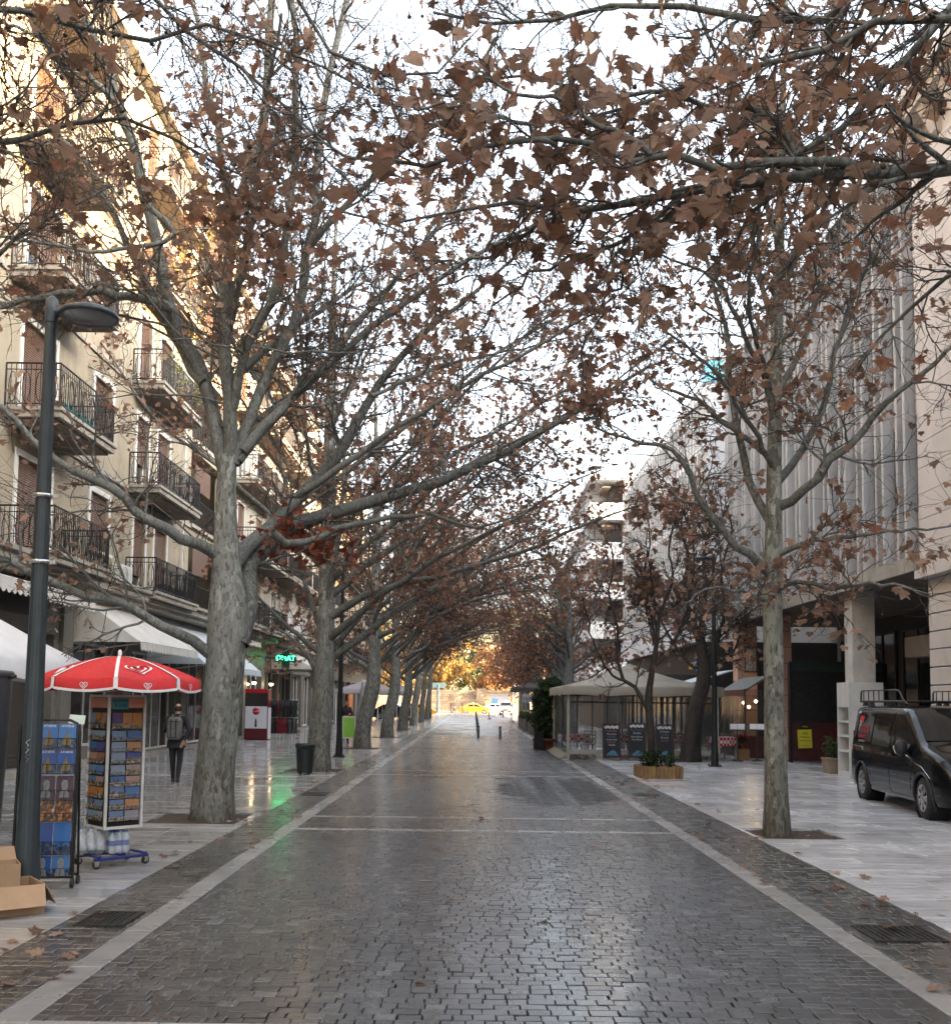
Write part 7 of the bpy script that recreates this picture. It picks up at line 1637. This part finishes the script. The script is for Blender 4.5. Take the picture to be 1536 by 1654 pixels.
# pigeons
PG = M('pigeon_grey', (.06, .062, .07), .7, obj=True)
for x, y, rz, l in ((1.55, 97, .5, 'small grey pigeon on the carriageway right of the bollards'), (3.3, 84, 2., 'small grey pigeon by the right kerb strip')):
    t = thing('pigeon', l, 'bird', (x, y, 0), rz, 'pigeons on the street'); mb = MB(); mb.tube([(-.20, 0, .10), (-.12, 0, .11), (-.04, 0, .13), (.05, 0, .14), (.10, 0, .18), (.13, 0, .23)], [.012, .045, .065, .06, .04, .028], 10); mb.lathe([(.0, -.03), (.028, 0), (0, .03)], (.14, 0, .25), 8); mb.build('body', PG, t); MB().tube([(.16, 0, .25), (.19, 0, .24)], [.008, .002], 6).build('beak', TRIMB, t)
    for s_ in (-1, 1): MB().tube([(.01, s_ * .025, .1), (.02, s_ * .025, .004), (.05, s_ * .03, .004)], .006, 5).build('leg', TERRA, t)
# ------------------------------------------------------------------ sunlit square at the end of the street
OLDW = M('old_stone', (.55, .41, .27), .9, var=.25, vscale=.9, bump=.5, bscale=9, isl=.3, dirt=.3, bdist=.03)
wl = thing('stone_wall', 'long sunlit stone wall closing the view beyond the taxis', 'wall', (0, 0, 0))
MB().box(-45, 60, 168.3, 169.2, 0, 3.0).build('wall_core', M('wall_mortar', (.25, .19, .13), .9), wl)
rs = []
z = .02
while z < 3.2:
    h = rnd.uniform(.35, .5); x = -44
    while x < 59:
        w_ = rnd.uniform(.5, 1.4)
        if -26 < x < 30: rs.append((x, x + w_ - .03, z, z + h - .03))
        x += w_
    z += h
rs.sort(key=lambda r: abs(r[0] - 1))
def block(r): return MB().box(r[0], r[1], 168.1 + rnd.uniform(0, .08), 168.32, r[2], r[3], bev=.03)
for r in rs[:260]: block(r).build('stone_block', OLDW, wl)
mb = MB()
for r in rs[260:]: mb.box(r[0], r[1], 168.12, 168.32, r[2], r[3])
mb.build('stone_blocks_further_off', OLDW, wl)['kind'] = 'stuff'
MB().box(-45, 60, 168.0, 169.3, 3.2, 3.45).build('coping', OLDW, wl)
for i, (x, l) in enumerate(((-9.5, 'stone pier of the sunlit wall left of the pedestrians'), (1.2, 'stone pier of the sunlit wall above the taxi roof'), (16, 'stone pier of the sunlit wall far right'))):
    t = thing('stone_pier', l, 'pier', (x, 167.7, 0)); 
    for k_ in range(9): MB().box(-.7, .7, -.3, .3, .02 + k_ * .42, .42 + k_ * .42, bev=.03).build('stone_block', OLDW, t)
# far kerb and grass
struct(MB().box(-120, 120, YEND, 168, -.1, .12).build('far_pavement', M('far_paving', (.34, .30, .24), .8, var=.15)))
def far_tree(x, y, h, rad, seed, label, leafm, n=5200, leaf=(.3, .55)):
    t = thing('street_tree', label, 'tree', (x, y, 0), 0, 'trees round the square'); r = random.Random(seed); b = (0, 0, 0); li = []
    for i in range(12): li.append(free((0, 0, h * (.22 + .03 * i)), i * 2.4, r.uniform(.35, 1.1), rad * r.uniform(.8, 1.25), .12, .03, 0, r))
    tree_parts(t, b, ([(0, 0, 0), (.1, 0, h * .3), (0, .1, h * .7)], [.28, .22, .08]), li, seed, dens=(1.6, 5, 3), l2=(1., 2.6), l3=(.5, 1.4), l4=(.3, .8), n_leaf=n, leaf=leaf, n_ball=0, crude=True, leafm=leafm, twig_r=(.02, .014)); t.location = (x, y, 0); return t
ft1 = far_tree(-13, 160, 11, 6.5, 71, 'golden leaved tree left of the far square', LEAF_GOLD)
ft2 = far_tree(9.5, 163, 11, 6, 72, 'orange leaved tree right of the far square', LEAF_ORANGE)
ft3 = far_tree(0, 188, 13, 7, 73, 'grey green tree behind the far stone wall', mat_leaf('olive_leaf', [(0, (.06, .07, .035)), (1, (.15, .15, .07))], .3))
for s_, (x, y, l, rz) in ((ft1, (-6.5, 172, 'golden leaved tree behind the wall above the pedestrians', 1.)), (ft1, (-23, 150, 'golden leaved tree at the far left edge of the square', 2.)), (ft1, (-13.5, 120, 'golden leaved tree behind the market canopies', 2.6)), (ft2, (16, 150, 'orange leaved tree behind the far right stand', 2.)), (ft2, (4.5, 174, 'orange leaved tree behind the wall over the taxi', .6)), (ft3, (12, 192, 'grey green tree far behind on the right', 1.)), (ft3, (-12, 195, 'grey green tree far behind on the left', 2.2))):
    c = copy_tree(s_); c.location = (x, y, 0); c.rotation_euler = (0, 0, rz); c['label'] = l
# hill of the old town
nx, ny = 40, 14; V = []
for j in range(ny + 1):
    for i in range(nx + 1):
        x = -260 + 520 * i / nx; y = 260 + 300 * j / ny; u_ = j / ny; V.append((x, y, -.5 + 42 * math.sin(min(1, u_ * 1.6) * math.pi / 2) * (.55 + .45 * math.exp(-((x + 20) / 110) ** 2)) + 3 * math.sin(x * .07) * math.cos(y * .05)))
struct(np_mesh('hill', V, [(j * (nx + 1) + i, j * (nx + 1) + i + 1, (j + 1) * (nx + 1) + i + 1, (j + 1) * (nx + 1) + i) for j in range(ny) for i in range(nx)], M('hill_scrub', (.14, .135, .08), .95, var=.5, vscale=.12), None, True))
# masts and a booth in the square
t = thing('sign_mast', 'grey green sign mast at the left of the square', 'mast', (-5.3, 156, -.005)); MB().tube([(0, 0, 0), (0, 0, 4.2)], [.28, .2], 10).build('post', M('mast_green', (.12, .17, .16), .6), t); MB().box(-1.1, 1.1, -.06, .06, 3.7, 4.5).build('board', M('mast_green', (.12, .17, .16), .6), t)
t = thing('utility_pole', 'pale pole with a white box at the right of the square', 'pole', (7.1, 158, -.005)); MB().tube([(0, 0, 0), (0, 0, 5.5)], .17, 10).build('post', M('pole_brown', (.2, .15, .1), .7), t); MB().box(-1.0, -.2, -.2, .2, 2.6, 4.6, bev=.05).build('box', WHITEP, t)
t = thing('ticket_booth', 'small pale booth against the far wall behind the taxi', 'booth', (4.2, 166, .12)); MB().box(-1.6, 1.6, -.6, .6, 0, 2.6, bev=.04).build('body', FW, t); MB().box(-1.2, -.3, -.64, -.6, 1.0, 2.1).build('window', M('booth_blue', (.15, .4, .6), .3), t); MB().box(-1.8, 1.8, -.8, .8, 2.6, 2.75).build('roof', WHITEP, t)
for i, x in enumerate((-11.5, -9.0)):
    t = thing('stone_column', ['pale column left of the sign mast, outer', 'pale column left of the sign mast, inner'][i], 'column', (x, 160, -.005)); MB().lathe([(.35, 0), (.35, .3), (.26, .35), (.24, 4.6), (.34, 4.7), (.34, 4.9)], k=18).build('shaft', M('pale_column', (.5, .42, .3), .8), t); MB().box(-.4, .4, -.4, .4, 4.9, 5.1).build('capital', M('pale_column', (.5, .42, .3), .8), t)
# ------------------------------------------------------------------ fallen leaves
rf_ = np.random.default_rng(91); n_ = 300
gx = np.where(rf_.random(n_) < .5, rf_.uniform(GL0 - .3, SL0 + .1, n_), rf_.uniform(SR1 - .1, GR1 + .3, n_)); anyx = rf_.uniform(-7, 8, n_); gx = np.where(rf_.random(n_) < .8, gx, anyx)
gy = 6.2 + 34 * rf_.random(n_) ** 1.3; out_ = []
for i in range(n_):
    tv, tf = LEAVES[i % len(LEAVES)]; s_ = rf_.uniform(.05, .13); a_ = rf_.uniform(0, 6.283)
    v = tv[:, [0, 2, 1]] * np.array([1, 1, .28]); v = v - v.mean(0); v[:, 2] -= v[:, 2].min()
    out_.append((np.stack([v[:, 0] * math.cos(a_) - v[:, 1] * math.sin(a_), v[:, 0] * math.sin(a_) + v[:, 1] * math.cos(a_), v[:, 2]], 1) * s_ + np.array([gx[i], gy[i], .004]), tf))
tag(np_mesh('fallen_leaves', *join(out_), LEAF), 'dry brown leaves fallen along the gutters and paving', 'leaves', kind='stuff')

# sunlit climbers on the upper balconies of the cream house
for i, (y, z, n_) in enumerate(((30.6, 14.9, 420), (32.4, 15.6, 520), (33.8, 14.6, 420), (31.5, 12.0, 260), (33.6, 11.9, 300), (34.3, 17.8, 380))):
    shrub_leaves(b1, (-9.55, y, z), (.35, .8, .75), n_, .12, 300 + i, mat=LEAF_GOLD if i < 3 else MC['climber'] if 'climber' in MC else MC.setdefault('climber', mat_leaf('climber_leaf', [(0, (.10, .12, .03)), (1, (.28, .26, .06))], .4)), name='balcony_plant')
